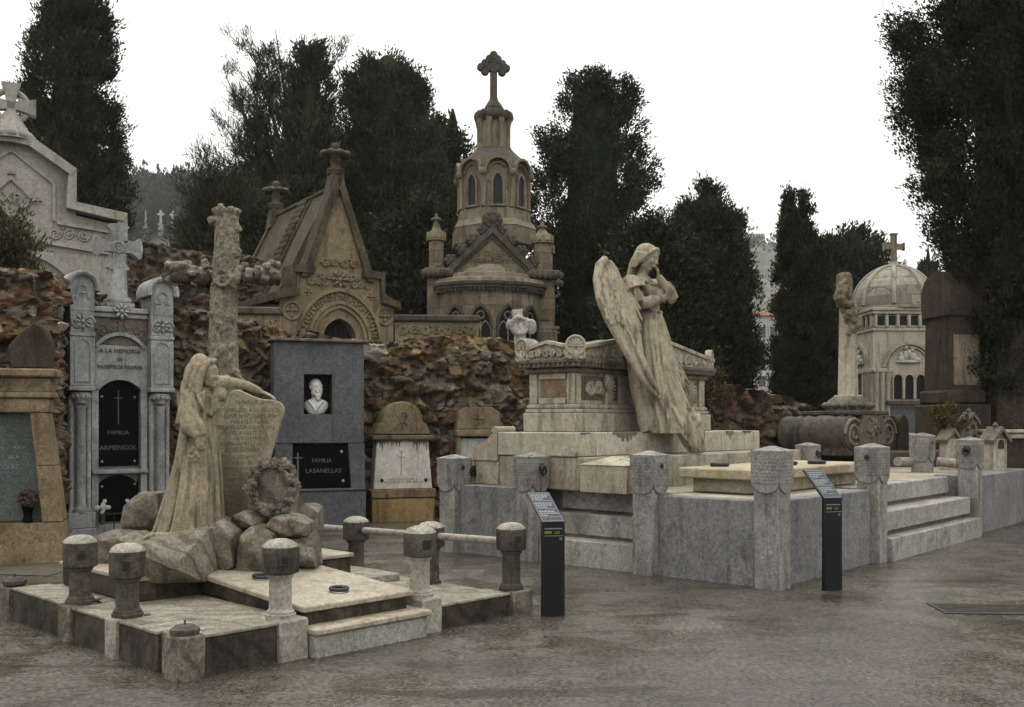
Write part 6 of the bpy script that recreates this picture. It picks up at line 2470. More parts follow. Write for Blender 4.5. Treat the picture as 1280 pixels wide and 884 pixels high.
# ---- smaller pale tomb half hidden by the scroll
st = thing('recessed_wall_tomb', 'brown topped wall tomb with a plain white slab behind the scroll bench end', 'tomb', at(598, 640, 17.3), R(18))
st.location.z = 0
kz3 = 17.3 / F
hx_ = lambda px: (px - 598) * kz3 / math.cos(R(18))
hz_ = lambda py: CZ + (530 - py) * kz3
MB().b2(hx_(576), hx_(612), .02, .3, .25, hz_(548), .006).build('white_slab', stone('grey_white_slab', (.36, .37, .36), (.44, .45, .44), (.2, .2, .19), 1.5, .2, .7, .1, 80, .08, blot=.15), st)
mb = MB()
mb.b2(hx_(571), hx_(576) - .003, -.03, .35, -.05, hz_(546), .006)
mb.b2(hx_(612) + .003, hx_(626), -.03, .35, -.05, hz_(546), .006)
mb.b2(hx_(571), hx_(626), -.05, .35, -.05, .245, .01)
mb.build('frame', M['brownstone'], st)
mb = MB()
mb.b2(hx_(570), hx_(627), -.08, .35, hz_(546) + .002, hz_(537), .02)
mb.prism([(hx_(571), hz_(537) + .003), (hx_(626), hz_(537) + .003), (hx_(624), hz_(515)), (hx_(614), hz_(509)), (hx_(583), hz_(509)), (hx_(573), hz_(515))], -.04, .35, None, .02)
mb.rosette((hx_(598), -.045, hz_(523)), .10, .025, 4, seed=3)
mb.build('lintel', M['brownstone'], st)

M['paletomb'] = stone('mottled_white_marble', (.30, .29, .265), (.50, .49, .455), (.08, .07, .06), 5, .4, .7, .5, 60, .2, blot=.7)
# ---- little white figure cross on top of the wall left of the sarcophagus
wc = thing('small_white_cross', 'small broken white marble cross with wreath on the wall top left of the sarcophagus', 'cross', at(652, 440, 18.3), R(12))
kq = 18.3 / F
B = MB()


def qx(px, py, y=0):
    return Vector(((px - 652) * kq, y, (440 - py) * kq))


B.tube([qx(649, 440), qx(650, 420), qx(648, 400), qx(646, 387)], [.13, .11, .10, .10], 10)
B.tube([qx(633, 405), qx(648, 408), qx(662, 402)], [.09, .10, .09], 10)
B.ell(qx(664, 408), (.10, .08, .15), 10, 8)
B.torus(qx(648, 408, -.08), .15, .04, 18, 8)
B.ell(qx(660, 432), (.22, .2, .14), 12, 8)
B.ell(qx(645, 437), (.2, .2, .10), 12, 8)
for i in range(14):
    a = i / 14 * 2 * PI
    B.ell(qx(648, 408, -.11) + Vector((math.cos(a) * .15, 0, math.sin(a) * .15)), (.045, .04, .045), 7, 6)
me = remesh(B, .016, 1)
displace(me, .012, 8, 2)
link('cross', me, M['paletomb'], wc)

# pale paving strip along the foot of the left wall tombs
mb = MB()
p = [at(-160, 716, 10.9), at(60, 722, 10.5), at(118, 706, 11.5), at(160, 690, 13.0), at(250, 660, 15.6), at(70, 660, 13.8), at(-160, 690, 12.0)]
mb.add([(q.x, q.y, .006) for q in p], [tuple(range(len(p)))])
tag(mb.build('pavement', M['path']), kind='structure')

rg = np.random.default_rng(41)
Vg, qg, cg, n0 = [], [], [], 0
edges = [(QW(0, 0), QW(3.1, 0)), (QW(0, 0), QW(0, 2.9)), (PW(0, 0), PW(0, 4.4)), (PW(0, 0), PW(2.6, 0)), (PW(2.7, -.36), PW(6.5, -.36)), (PW(6.3, 0), PW(9.5, 0))]
for i in range(2600):
    if i < 1300:
        a, b = edges[rg.integers(len(edges))]
        t = rg.uniform()
        ax_, ay_ = a[0] + (b[0] - a[0]) * t, a[1] + (b[1] - a[1]) * t
        d = abs(rg.normal(0, .09)) + .01
        ex_, ey_ = b[0] - a[0], b[1] - a[1]
        l_ = math.hypot(ex_, ey_)
        s_ = 1 if (ex_ > 0) else -1
        x, y = ax_ + s_ * ey_ / l_ * d, ay_ - s_ * ex_ / l_ * d
    else:
        x, y = rg.uniform(-6, 8), rg.uniform(5.2, 13)
        if (0 < (x - CX) * VX_.x + (y - CYY) * VX_.y < 10 and 0 < (x - CX) * UX_.x + (y - CYY) * UX_.y) or (-.05 < (x - AX) * V1.x + (y - AY) * V1.y < 3.2 and -.05 < (x - AX) * U1.x + (y - AY) * U1.y < 3):
            continue
    r = rg.uniform(.003, .009) * (1.6 if rg.uniform() < .1 else 1)
    an = rg.uniform(0, 6.28)
    fl = rg.uniform(.25, .8)
    base = np.array([(math.cos(an + k * 2.09) * r * rg.uniform(.7, 1.3), math.sin(an + k * 2.09) * r * rg.uniform(.7, 1.3), 0) for k in range(3)] + [(0, 0, r * fl)]) + np.array((x, y, .0005))
    Vg.append(base)
    qg += [(n0, n0 + 1, n0 + 3), (n0 + 1, n0 + 2, n0 + 3), (n0 + 2, n0, n0 + 3)]
    c = [(.10, .085, .06), (.05, .04, .028), (.17, .155, .125), (.075, .05, .025), (.03, .026, .02)][rg.integers(5)]
    cg += [c] * 4
    n0 += 4
o = link('gravel', fast_mesh('gravel', np.concatenate(Vg), np.array(qg), np.array(cg)), M['rubble'])
tag(o, 'loose grit and leaf litter scattered on the wet asphalt', 'gravel', kind='stuff')
# ================================================================== buildings and monuments behind
# ---- pale mausoleum at the upper left
YA = 19.5
ka = YA / F
pa = thing('pale_mausoleum', 'pale ashlar mausoleum with stepped gable and ringed stone cross, half hidden by the leafy bush', 'mausoleum', at(14, 400, YA), R(28))
ax = lambda px: (px - 14) * ka / 1.117
az = lambda py: (400 - py) * ka
hw = [(165, 257), (97, 252)]
outl = [(ax(165), az(400)), (ax(165), az(272)), (ax(97), az(262)), (ax(92), az(212)), (ax(35), az(182)), (ax(14), az(178))]
full = outl + [(-x, z) for x, z in reversed(outl)]
MB().prism(full, 0, 3.2).build('wall', M['paleblock'], pa)
mb = MB()
for s in (-1, 1):
    def q(px, py):
        return (s * ax(px), az(py))
    mb.band([q(38, 170), q(97, 205)], [q(35, 182), q(90, 214)], -.22, 3.3)
    mb.band([q(97, 205), q(97, 246)], [q(86, 214), q(84, 250)], -.2, 3.2)
    mb.band([q(84, 246), q(165, 256)], [q(84, 256), q(160, 267)], -.24, 3.3)
    mb.band([q(165, 256), q(165, 292)], [q(152, 262), q(152, 292)], -.2, 3.2)
    mb.band([q(72, 272), q(140, 278)], [q(72, 276), q(140, 282)], -.08, .02)
    mb.band([q(55, 298), q(140, 306)], [q(55, 302), q(140, 310)], -.08, .02)
mb.band([(ax(-38), az(170)), (ax(14), az(160)), (ax(38), az(170))], [(ax(-35), az(182)), (ax(14), az(180)), (ax(35), az(182))], -.2, 3.2)
mb.build('coping', M['pale'], pa)
mb = MB()
for s in (-1, 1):
    P_ = lambda px, py: (s * ax(px), az(py))
    mb.band([P_(14, 186), P_(70, 222), P_(70, 272)], [P_(14, 190), P_(66, 225), P_(66, 272)], -.05, .02)
mb.build('panel_moulding', M['pale'], pa)
mb = MB()
for (r0, r1, d) in ((.42, .36, .06), (.36, .34, .04)):
    mb.band([(r0, az(248)), (0, az(248) + r0), (-r0, az(248)), (0, az(248) - r0), (r0, az(248))], [(r1, az(248)), (0, az(248) + r1), (-r1, az(248)), (0, az(248) - r1), (r1, az(248))], -d, .02)
for (dx2, dz2) in ((.47, 0), (-.47, 0), (0, .47), (0, -.47)):
    mb.rosette((dx2, -.03, az(248) + dz2), .08, .04, 4)
text_mb('XP', .28, .03, mb, T(0, -.02, az(248)))
mb.build('lozenge_carving', M['pale'], pa)
for (x0, x1) in ((60, 135), (-107, -32)):
    MB().scrollwork(ax(x0), ax(x1), az(297), az(279), -.02, .025, seed=x0 + 200).build('frieze_carving', M['pale'], pa)
# great arch low on the front and the Celtic cross on the gable
mb = MB()
mb.band(arc(0, az(400), 1.45, 0, PI, 26), arc(0, az(400), 1.33, 0, PI, 26), -.10, .02)
mb.build('arch', M['pale'], pa)
mb = MB()
zc = az(131)
mb.lathe([(.0, 0), (.42, 0), (.40, .12), (.30, .25), (.20, .42), (.13, .55), (0, .56)], 12, (0, .1, az(175)))
for k in range(4):
    L_ = .44
    mb.prism([(-.07, .0), (-.10, .2), (-.17, L_), (.17, L_), (.10, .2), (.07, 0)], .0, .2, Matrix.Translation((0, 0, zc)) @ Matrix.Rotation(k * PI / 2, 4, 'Y'))
mb.torus((0, .1, zc), .30, .06, 24, 8)
mb.prism([(-.13, az(160)), (.13, az(160)), (.10, zc - .2), (-.10, zc - .2)], .02, .18)
for i in range(12):
    a = i / 12 * 2 * PI
    mb.ell((math.cos(a) * .34, .1 + math.sin(a) * .34, az(170)), (.11, .11, .09), 7, 6)
cro = mb.build('celtic_cross', M['pale'], pa)

# ---- gothic chapel
YC = 23.5
kc = YC / F
ch = thing('gothic_chapel', 'brown gothic tomb chapel with a steep stone roof and pointed doorway', 'chapel', at(424, 430, YC), R(33))
kcx = kc / .933
bx_ = lambda px: (px - 424) * kcx
bz_ = lambda py: (430 - py) * kc
LB = 4.3
mb = MB()
arch_in = ogive(bx_(424), bz_(425), .42, .50)
poly = [(bx_(352), -1.2), (bx_(352), bz_(378)), (bx_(372), bz_(364)), (bx_(372), bz_(340)), (bx_(478), bz_(340)), (bx_(478), bz_(364)), (bx_(494), bz_(378)), (bx_(494), -1.2), (.42, -1.2)] + list(reversed(arch_in)) + [(-.42, -1.2)]
mb.prism(poly, 0, .5)
mb.b2(bx_(352), bx_(362), .5, LB, -1.2, bz_(380), .02)
mb.b2(bx_(484), bx_(494), .5, LB, -1.2, bz_(380), .02)
mb.b2(bx_(352), bx_(494), LB - .3, LB, -1.2, bz_(340), .02)
mb.build('wall', M['chapel'], ch)
mb = MB()
for (w_, h_, y0) in ((1.08, 1.22, -.08), (.80, .92, -.10), (.70, .82, -.07), (.50, .58, -.04)):
    o_ = ogive(0, bz_(425), w_, h_)
    i_ = ogive(0, bz_(425), w_ - .08, h_ - .08)
    mb.band(o_, i_, y0, .02)
for s in (-1, 1):
    mb.b2(s * 1.04 - .04, s * 1.04 + .04, -.08, .02, -1.2, bz_(425), .01)
    mb.b2(s * .46 - .04, s * .46 + .04, -.04, .02, -1.2, bz_(425), .01)
for s in ():
    mb.b2(s * .94 - .04, s * .94 + .04, -.10, .02, -1.2, bz_(425), .01)
    mb.b2(s * .76 - .04, s * .76 + .04, -.06, .02, -1.2, bz_(425), .01)
mb.build('arch_moulding', M['chapel'], ch)
MB().b2(-.64, .64, .30, .34, -1.2, bz_(378), .004).build('unlit_doorway', M['void'], ch)  # unlit inside of the chapel painted as a black sheet behind the bars
mb = MB()
for i in range(9):
    mb.tube([(-.56 + i * .14, .24, -1.2), (-.56 + i * .14, .24, bz_(392))], .018, 6)
mb.build('grille_bars', M['iron'], ch)
mb = MB()
# gable: steep triangle between two kneelers
mb.prism([(bx_(390), bz_(340)), (bx_(458), bz_(340)), (bx_(425), bz_(228)), (bx_(420), bz_(228))], .0, .35)
mb.build('gable', M['chapel'], ch)
mb = MB()
for s in (-1, 1):
    P_ = lambda px, py: (bx_(422.5 + s * px), bz_(py))
    mb.band([P_(46, 350), P_(4, 222)], [P_(36, 350), P_(0, 236)], -.10, .40)
    mb.band([P_(56, 336), P_(30, 336), ], [P_(56, 345), P_(30, 345)], -.12, .5)
    mb.b2(bx_(422.5 + s * 56) - .06, bx_(422.5 + s * 56) + .06, -.1, .5, bz_(368), bz_(336), .01)
    mb.band([P_(78, 376), P_(54, 362)], [P_(78, 384), P_(54, 372)], -.15, .6)
mb.build('gable_coping', M['chapelroof'], ch)
mb = MB()
e0, e1 = bz_(368), bz_(232)
for s in (-1, 1):
    xo, xi = bx_(422.5 + s * 60), bx_(422.5)
    mb.loft([[(xo, .4, e0), (xi, .4, e1), (xi - s * .0, .4, e1 - .16), (xo - s * .12, .4, e0 - .02)], [(xo, LB, e0), (xi, LB, e1), (xi, LB, e1 - .16), (xo - s * .12, LB, e0 - .02)]])
mb.build('roof', M['chapelroof'], ch)
mb = MB()
for s in (-1, 1):
    xo, xi = bx_(422.5 + s * 62), bx_(422.5)
    for (y0, y1, dd) in ((1.55, 1.62, .05), (2.38, 2.45, .05), (LB - .12, LB + .05, .07), (.42, .6, .05)):
        nx2 = s * dd
        mb.loft([[(xo + nx2, y0, e0), (xi + nx2 * .2, y0, e1 + dd), (xi, y0, e1 - .05), (xo - s * .1, y0, e0)], [(xo + nx2, y1, e0), (xi + nx2 * .2, y1, e1 + dd), (xi, y1, e1 - .05), (xo - s * .1, y1, e0)]])
    # carved strip running down the roof between the two ribs
    for i in range(16):
        t = (i + .5) / 16
        c = Vector((xo + (xi - xo) * t + s * .03, 2.0, e0 + (e1 - e0) * t))
        for q_ in (-.2, 0, .2):
            mb.ell((c.x, c.y + q_ + (.1 if i % 2 else 0), c.z), (.05, .10, .09), 7, 6)
mb.b2(bx_(422.5) - .06, bx_(422.5) + .06, .4, LB, e1 - .02, e1 + .06, .02)
mb.build('roof_ribs', M['chapelroof'], ch)


def finial(y, z, sc, nm='finial'):
    mb = MB()
    x = bx_(422.5)
    f = sc
    mb.prism([(x - .24 * f, z - .35 * f), (x + .24 * f, z - .35 * f), (x + .13 * f, z + .25 * f), (x - .13 * f, z + .25 * f)], y - .16 * f, y + .16 * f)
    mb.lathe([(.20 * f, 0), (.22 * f, .04 * f), (.14 * f, .10 * f), (.10 * f, .25 * f), (.14 * f, .32 * f), (.12 * f, .36 * f), (.10 * f, .5 * f), (.07 * f, .62 * f), (.05 * f, .72 * f), (0, .74 * f)], 8, (x, y, z + .2 * f))
    for k in range(8):
        a = 2 * PI * k / 8
        mb.ell((x + math.cos(a) * .26 * f, y + math.sin(a) * .26 * f, z + .68 * f), (.13 * f, .13 * f, .08 * f), 7, 6)
        mb.ell((x + math.cos(a) * .15 * f, y + math.sin(a) * .15 * f, z + .30 * f), (.07 * f, .07 * f, .05 * f), 7, 6)
    mb.ell((x, y, z + .86 * f), (.12 * f, .12 * f, .10 * f), 8, 6)
    mb.build(nm, M['chapelroof'], ch)


finial(.15, bz_(228), 1.0)
finial(LB - .1, bz_(232), 1.0)
mb = MB()
mb.scrollwork(bx_(400), bx_(448), bz_(336), bz_(322), -.03, .03, seed=4)
mb.build('carving', M['chapel'], ch)
mb = MB()
mb.scrollwork(bx_(398), bx_(450), bz_(352), bz_(342), -.03, .03, seed=6)
mb.rosette((0, -.05, bz_(350)), .22, .07, 8)
mb.build('carving', M['chapel'], ch)
mb = MB()
mb.scrollwork(bx_(384), bx_(410), bz_(360), bz_(350), -.03, .025, seed=8)
mb.build('carving', M['chapel'], ch)
mb = MB()
mb.scrollwork(bx_(438), bx_(464), bz_(360), bz_(350), -.03, .025, seed=9)
mb.build('carving', M['chapel'], ch)
for px in (366, 482):
    mb = MB()
    mb.torus((bx_(px), -.02, bz_(392)), .20, .035, 18, 6)
    mb.rosette((bx_(px), -.03, bz_(392)), .16, .04, 4)
    mb.build('roundel', M['chapel'], ch)
for px in (386, 464):
    MB().rosette((bx_(px), -.03, bz_(368)), .10, .03, 4).build('roundel', M['chapel'], ch)
mb = MB()
rgc = random.Random(4)
for (w_, h_) in ((.86, .99), (.92, 1.05), (.98, 1.12)):
    for i, (x, z) in enumerate(ogive(0, bz_(425), w_, h_, 16)):
        mb.ell((x + rgc.uniform(-.02, .02), -.01, z + rgc.uniform(-.02, .02)), (rgc.uniform(.025, .045), .035, rgc.uniform(.025, .045)), 7, 6)
mb.build('arch_carving', M['chapel'], ch)
# low shoulder roofs at the sides of the front
mb = MB()
mb.prism([(bx_(318), bz_(382)), (bx_(356), bz_(366)), (bx_(372), bz_(366)), (bx_(372), bz_(374)), (bx_(352), bz_(378)), (bx_(318), bz_(390))], -.2, 1.2)
mb.b2(bx_(322), bx_(352), -.02, 1.1, -1.2, bz_(386), .02)
mb.build('side_roof', M['chapelroof'], ch)
mb = MB()
mb.prism([(bx_(476), bz_(366)), (bx_(498), bz_(374)), (bx_(498), bz_(381)), (bx_(476), bz_(376))], -.2, 1.2)
mb.build('side_roof', M['chapelroof'], ch)

# ---- parapets with a carved frieze on the terrace edge
def parapet(label, x0, x1, ytop, ybot, Y, rz):
    a = at((x0 + x1) / 2, ybot, Y)
    k = Y / F
    w_ = (x1 - x0) * k / math.cos(rz)
    h = (ybot - ytop) * k
    root = thing('carved_parapet', label, 'parapet', a, rz, 'carved parapets beside the chapel')
    MB().b2(-w_ / 2, w_ / 2, 0, .35, -1.2, h * .72, .01).build('wall', M['chapel'], root)
    MB().b2(-w_ / 2 - .03, w_ / 2 + .03, -.10, .42, h * .72 + .003, h, .03).build('coping', M['mausodark'], root)
    MB().scrollwork(-w_ / 2 + .05, w_ / 2 - .05, h * .12, h * .62, -.02, .035, seed=int(x0)).build('frieze', M['mausotrim'], root)
    return root


parapet('carved parapet with a leaf frieze left of the gothic chapel', 284, 350, 384, 418, 21.2, R(8))
parapet('carved parapet with a leaf frieze between the chapel and the tall mausoleum', 494, 598, 394, 424, 22.5, R(4))

# ---- tall mausoleum with lantern and cross
LCX = 0.12
YM = 31.0
km = YM / F
ma = thing('tall_mausoleum', 'tall dark stone mausoleum with octagonal lantern and trefoil cross on top', 'mausoleum', at(620, 445, YM), R(8))
mxx = lambda px: (px - 620) * km
mz = lambda py: (445 - py) * km
mb = MB()
mb.prism([(mxx(550), -1), (mxx(690), -1), (mxx(690), mz(352)), (mxx(616), mz(282)), (mxx(546), mz(352))], 0, 3.6)
mb.build('nave_wall', M['mauso'], ma)
# apse: half octagon in front
mb = MB()
Rr_ = 1.62
ap = [(mxx(612) + Rr_ * math.cos(PI + PI * i / 6), -Rr_ * math.sin(PI * i / 6) * .75) for i in range(7)]
mb.loft([[(x, y, -1) for x, y in ap], [(x, y, mz(369)) for x, y in ap]])
mb.build('apse_wall', M['mauso'], ma)
mb = MB()
for (sc, z0, z1) in ((1.04, 369, 366), (1.10, 365.8, 362), (1.13, 361.8, 358.5)):
    mb.loft([[(mxx(612) + (x - mxx(612)) * sc, y * sc, mz(z0)) for x, y in ap], [(mxx(612) + (x - mxx(612)) * sc, y * sc, mz(z1)) for x, y in ap]])
for i in range(40):
    a = PI + PI * (i + .5) / 40
    mb.ell((mxx(612) + 1.68 * math.cos(a), 1.68 * math.sin(a) * .75, mz(368)), (.05, .05, .07), 6, 5)
mb.build('apse_cornice', M['mausodark'], ma)
mb = MB()
tiers = [(1.12, 358.3, 352), (.84, 351.5, 344), (.56, 343.5, 337), (.3, 336.5, 331)]
for (sc, z0, z1) in tiers:
    s2 = sc - .14
    mb.loft([[(mxx(612) + (x - mxx(612)) * sc, y * sc, mz(z0)) for x, y in ap], [(mxx(612) + (x - mxx(612)) * (sc - .04), y * (sc - .04), mz(z1) - .04) for x, y in ap], [(mxx(612) + (x - mxx(612)) * s2, y * s2, mz(z1)) for x, y in ap]])
mb.build('apse_roof', M['mausotrim'], ma)
# traceried windows on the apse
for i in (1, 2, 3, 4):
    a = PI + PI * (i + .5) / 6
    mp = Vector(((ap[i][0] + ap[i + 1][0]) / 2, (ap[i][1] + ap[i + 1][1]) / 2, 0))
    ed = Vector((ap[i + 1][0] - ap[i][0], ap[i + 1][1] - ap[i][1], 0))
    rz = math.atan2(ed.y, ed.x)
    Mw = T(mp.x, mp.y, mz(424), rz)
    wn = MB()
    wn.band(ogive(0, .35, .36, .62), ogive(0, .35, .29, .53), -.10, .03, Mw)
    for s in (-1, 1):
        wn.b2(s * .325 - .035, s * .325 + .035, -.10, .03, -.5, .35, .01, Mw)
    win = wn.build('window', M['mausodark'], ma)
    MB().prism([(-.29, -.5), (.29, -.5)] + list(reversed(ogive(0, .35, .29, .53))), -.012, .012, Mw).build('pane', M['glass'], win)
    tr = MB()
    tr.tube([(0, -.03, -.5), (0, -.03, .42)], .025, 6, Mw)
    for s in (-1, 1):
        tr.band(ogive(s * .145, .2, .145, .26), ogive(s * .145, .2, .115, .22), -.05, .0, Mw)
    tr.torus((0, -.03, .62), .11, .028, 16, 6, Mw)
    tr.build('tracery', M['mausotrim'], win)
# gable copings with crockets
mb = MB()
for s in (-1, 1):
    P_ = lambda px, py: (mxx(615 + s * px), mz(py))
    mb.band([P_(0, 283), P_(72, 352)], [P_(0, 292), P_(66, 356)], -.14, .3)
    mb.band([P_(58, 350), P_(0, 296)], [P_(56, 352), P_(0, 299)], -.05, .02)
mb.build('gable_coping', M['mausodark'], ma)
mb = MB()
for s in (-1, 1):
    for i in range(5):
        t = (i + .7) / 5.2
        c = Vector((mxx(615 + s * 72 * t), .06, mz(283 + 69 * t) + .14))
        for k in range(6):
            a = 2 * PI * k / 6
            mb.ell(c + Vector((math.cos(a) * .13, 0, math.sin(a) * .11)), (.11, .14, .10), 7, 6)
        mb.ell(c, (.14, .16, .14), 7, 6)
for k in range(9):
    a = 2 * PI * k / 9
    mb.ell((mxx(615) + math.cos(a) * .2, .05, mz(275) + math.sin(a) * .2), (.14, .16, .14), 7, 6)
mb.ell((mxx(615), .05, mz(275)), (.2, .2, .2), 8, 6)
mb.build('crockets', M['mausodark'], ma)
for (x0, x1, y0, y1, k_) in ((590, 642, 330, 312, 4), (575, 600, 346, 334, 2), (632, 658, 346, 334, 2)):
    MB().scrollwork(mxx(x0), mxx(x1), mz(y0), mz(y1), -.01, .03, seed=x0, k=k_).build('gable_carving', M['mauso'], ma)
# side slopes of the roof behind the gable
mb = MB()
for s in (-1, 1):
    P_ = lambda px, py: (mxx(615 + s * px), mz(py))
    mb.band([P_(0, 287), P_(76, 355)], [P_(0, 293), P_(70, 358)], .3, 3.7)
mb.build('roof', M['pale'], ma)
# corner piers with pinnacles


def pier(px, w_, y0, tops, proj, nm='corner_pier'):
    mb = MB()
    x = mxx(px)
    mb.b2(x - w_ * .62, x + w_ * .62, y0 - .1, y0 + .9, -1, mz(408), .02)
    mb.b2(x - w_ * .5, x + w_ * .5, y0, y0 + .8, mz(408) + .003, mz(348), .02)
    mb.b2(x - w_ * .75, x + w_ * .75, y0 - .12, y0 + .95, mz(412), mz(408), .02)
    mb.b2(x - w_ * .3, x + w_ * .3, y0 - .03, y0 + .02, mz(400), mz(358), .01)
    o = mb.build(nm, M['mauso'], ma)
    mb = MB()
    mb.b2(x - w_ * .8, x + w_ * .8, y0 - .2, y0 + 1.0, mz(348) + .002, mz(338), .05)
    for k in range(7):
        mb.ell((x - w_ * .8 + k * w_ * 1.6 / 6, y0 - .2, mz(345)), (.10, .10, .12), 7, 6)
    mb.build('pier_capital', M['mausodark'], ma)
    mb = MB()
    mb.lathe([(w_ * .46, 0), (w_ * .46, mz(300) - mz(337)), (w_ * .56, mz(299) - mz(337)), (w_ * .56, mz(297) - mz(337)), (w_ * .3, mz(288) - mz(337)), (w_ * .12, mz(tops + 8) - mz(337)), (.05, mz(tops) - mz(337))], 8, (x, y0 + .35, mz(337)), None, PI / 8)
    for k in range(8):
        a = 2 * PI * k / 8
        mb.prism([(-.12, 0), (.12, 0), (0, .28)], -.04, .04, T(x + math.cos(a) * w_ * .5, y0 + .35 + math.sin(a) * w_ * .5, mz(302), a + PI / 2))
        mb.ell((x + math.cos(a) * .1, y0 + .35 + math.sin(a) * .1, mz(tops + 7)), (.07, .07, .05), 6, 5)
    mb.build('pinnacle', M['mauso'], ma)


pier(546, .52, -.15, 268, 0)
pier(680, .62, -.15, 274, 0)
pier(697, .5, 1.6, 286, 0)
# lantern on an octagonal drum
YL = YM + 1.6
kmf = km
zr_ = ma.location.z
km = YL / F
mz = lambda py: CZ + (HY - py) * km - zr_
def octo(mb, px_r0, y0, px_r1, y1, cy=1.6, cx=622, n=8, ph=PI / 8):
    r0, r1 = px_r0 * km / math.cos(PI / 8), px_r1 * km / math.cos(PI / 8)
    mb.lathe([(r0, mz(y0)), (r1, mz(y1))], n, (LCX, cy, 0), None, ph)


mb = MB()
octo(mb, 50, 310, 50, 290)
octo(mb, 51, 289.8, 45, 281)
octo(mb, 44, 280.8, 43, 268)
mb.build('lantern_base', M['mausotrim'], ma)
mb = MB()
octo(mb, 41, 270, 41, 205)
lan = mb.build('lantern_drum', M['mausotrim'], ma)
CXm, CYm = LCX, 1.6
rad = 41 * km
for k in range(8):
    a = -PI / 2 + k * PI / 4
    Mw = T(CXm + math.cos(a) * rad, CYm + math.sin(a) * rad, mz(268), a + PI / 2)
    wb = MB()
    hw_ = rad * math.tan(PI / 8)
    wb.band(ogive(0, .80, .21, .38), ogive(0, .80, .15, .28), -.07, .02, Mw)
    for s in (-1, 1):
        wb.b2(s * .18 - .03, s * .18 + .03, -.07, .02, .1, .80, .008, Mw)
        wb.lathe([(.07, 0), (.07, .06), (.05, .09), (.05, 1.15), (.09, 1.25), (.09, 1.32)], 8, (s * hw_, -.03, .02), Mw)
    wb.b2(-.28, .28, -.10, .02, .03, .10, .01, Mw)
    wi = wb.build('window', M['mausotrim'], ma)
    MB().prism([(-.15, .1), (.15, .1)] + list(reversed(ogive(0, .80, .15, .28))), -.012, .01, Mw).build('pane', M['leadglass'], wi)
    hb = MB()
    hb.band(arc(0, 1.18, hw_ * .98, 0, PI, 16), arc(0, 1.18, hw_ * .80, 0, PI, 16), -.16, .5, Mw)
    hb.band(arc(0, 1.12, hw_ * .72, 0, PI, 14), arc(0, 1.12, hw_ * .62, 0, PI, 14), -.06, .1, Mw)
    hb.prism(arc(0, 1.18, hw_ * .82, 0, PI, 16), -.0, .4, Mw)
    for s in (-1, 1):
        hb.ell((s * hw_, -.10, 1.12), (.10, .10, .12), 7, 6, Mw)
    hb.build('arched_hood', M['mausotrim'], ma)
mb = MB()
mb.lathe([(rad * 1.02, 0), (rad * .75, .25), (24 * km, .42), (23 * km, .46)], 8, (CXm, CYm, mz(206)), None, PI / 8)
octo(mb, 23, 194, 23, 190)
octo(mb, 21.5, 189.8, 21, 188)
mb.build('lantern_roof', M['mausodark'], ma)
mb = MB()
octo(mb, 17.5, 190, 17, 150)
for k in range(8):
    a = PI / 8 + k * PI / 4
    mb.lathe([(.10, 0), (.10, .08), (.07, .12), (.07, .75), (.12, .95), (.10, 1.1), (.03, 1.28)], 6, (CXm + math.cos(a) * 19 * km, CYm + math.sin(a) * 19 * km, mz(190)))
mb.build('upper_drum', M['mausotrim'], ma)
mb = MB()
for k in range(16):
    a = k * PI / 8
    mb.ell((CXm + math.cos(a) * 20 * km, CYm + math.sin(a) * 20 * km, mz(147)), (.14, .14, .17), 7, 6)
octo(mb, 18, 153, 20, 148)
octo(mb, 13, 148, 11, 136)
octo(mb, 11.5, 135.8, 7, 128)
octo(mb, 6, 127.8, 4.5, 122)
mb.build('crown_moulding', M['mausodark'], ma)
mb = MB()
zc = mz(85)
mb.b2(CXm - .11, CXm + .11, CYm - .1, CYm + .1, mz(123), zc, .02)
for k in (0, 1, 3):
    Mk = Matrix.Translation((CXm, CYm, zc)) @ Matrix.Rotation(k * PI / 2, 4, 'Y')
    mb.prism([(-.10, 0), (-.10, .26), (.10, .26), (.10, 0)], -.1, .1, Mk)
    for (x, z) in ((-.13, .28), (.13, .28), (0, .41)):
        mb.lathe([(0, -.1), (.11, -.1), (.135, -.05), (.135, .05), (.11, .1), (0, .1)], 14, (0, 0, 0), Mk @ T(x, 0, z, 0, PI / 2))
mb.lathe([(0, -.12), (.17, -.12), (.17, .12), (0, .12)], 16, (0, 0, 0), T(CXm, CYm, zc, 0, PI / 2))
mb.build('cross', M['mausodark'], ma)

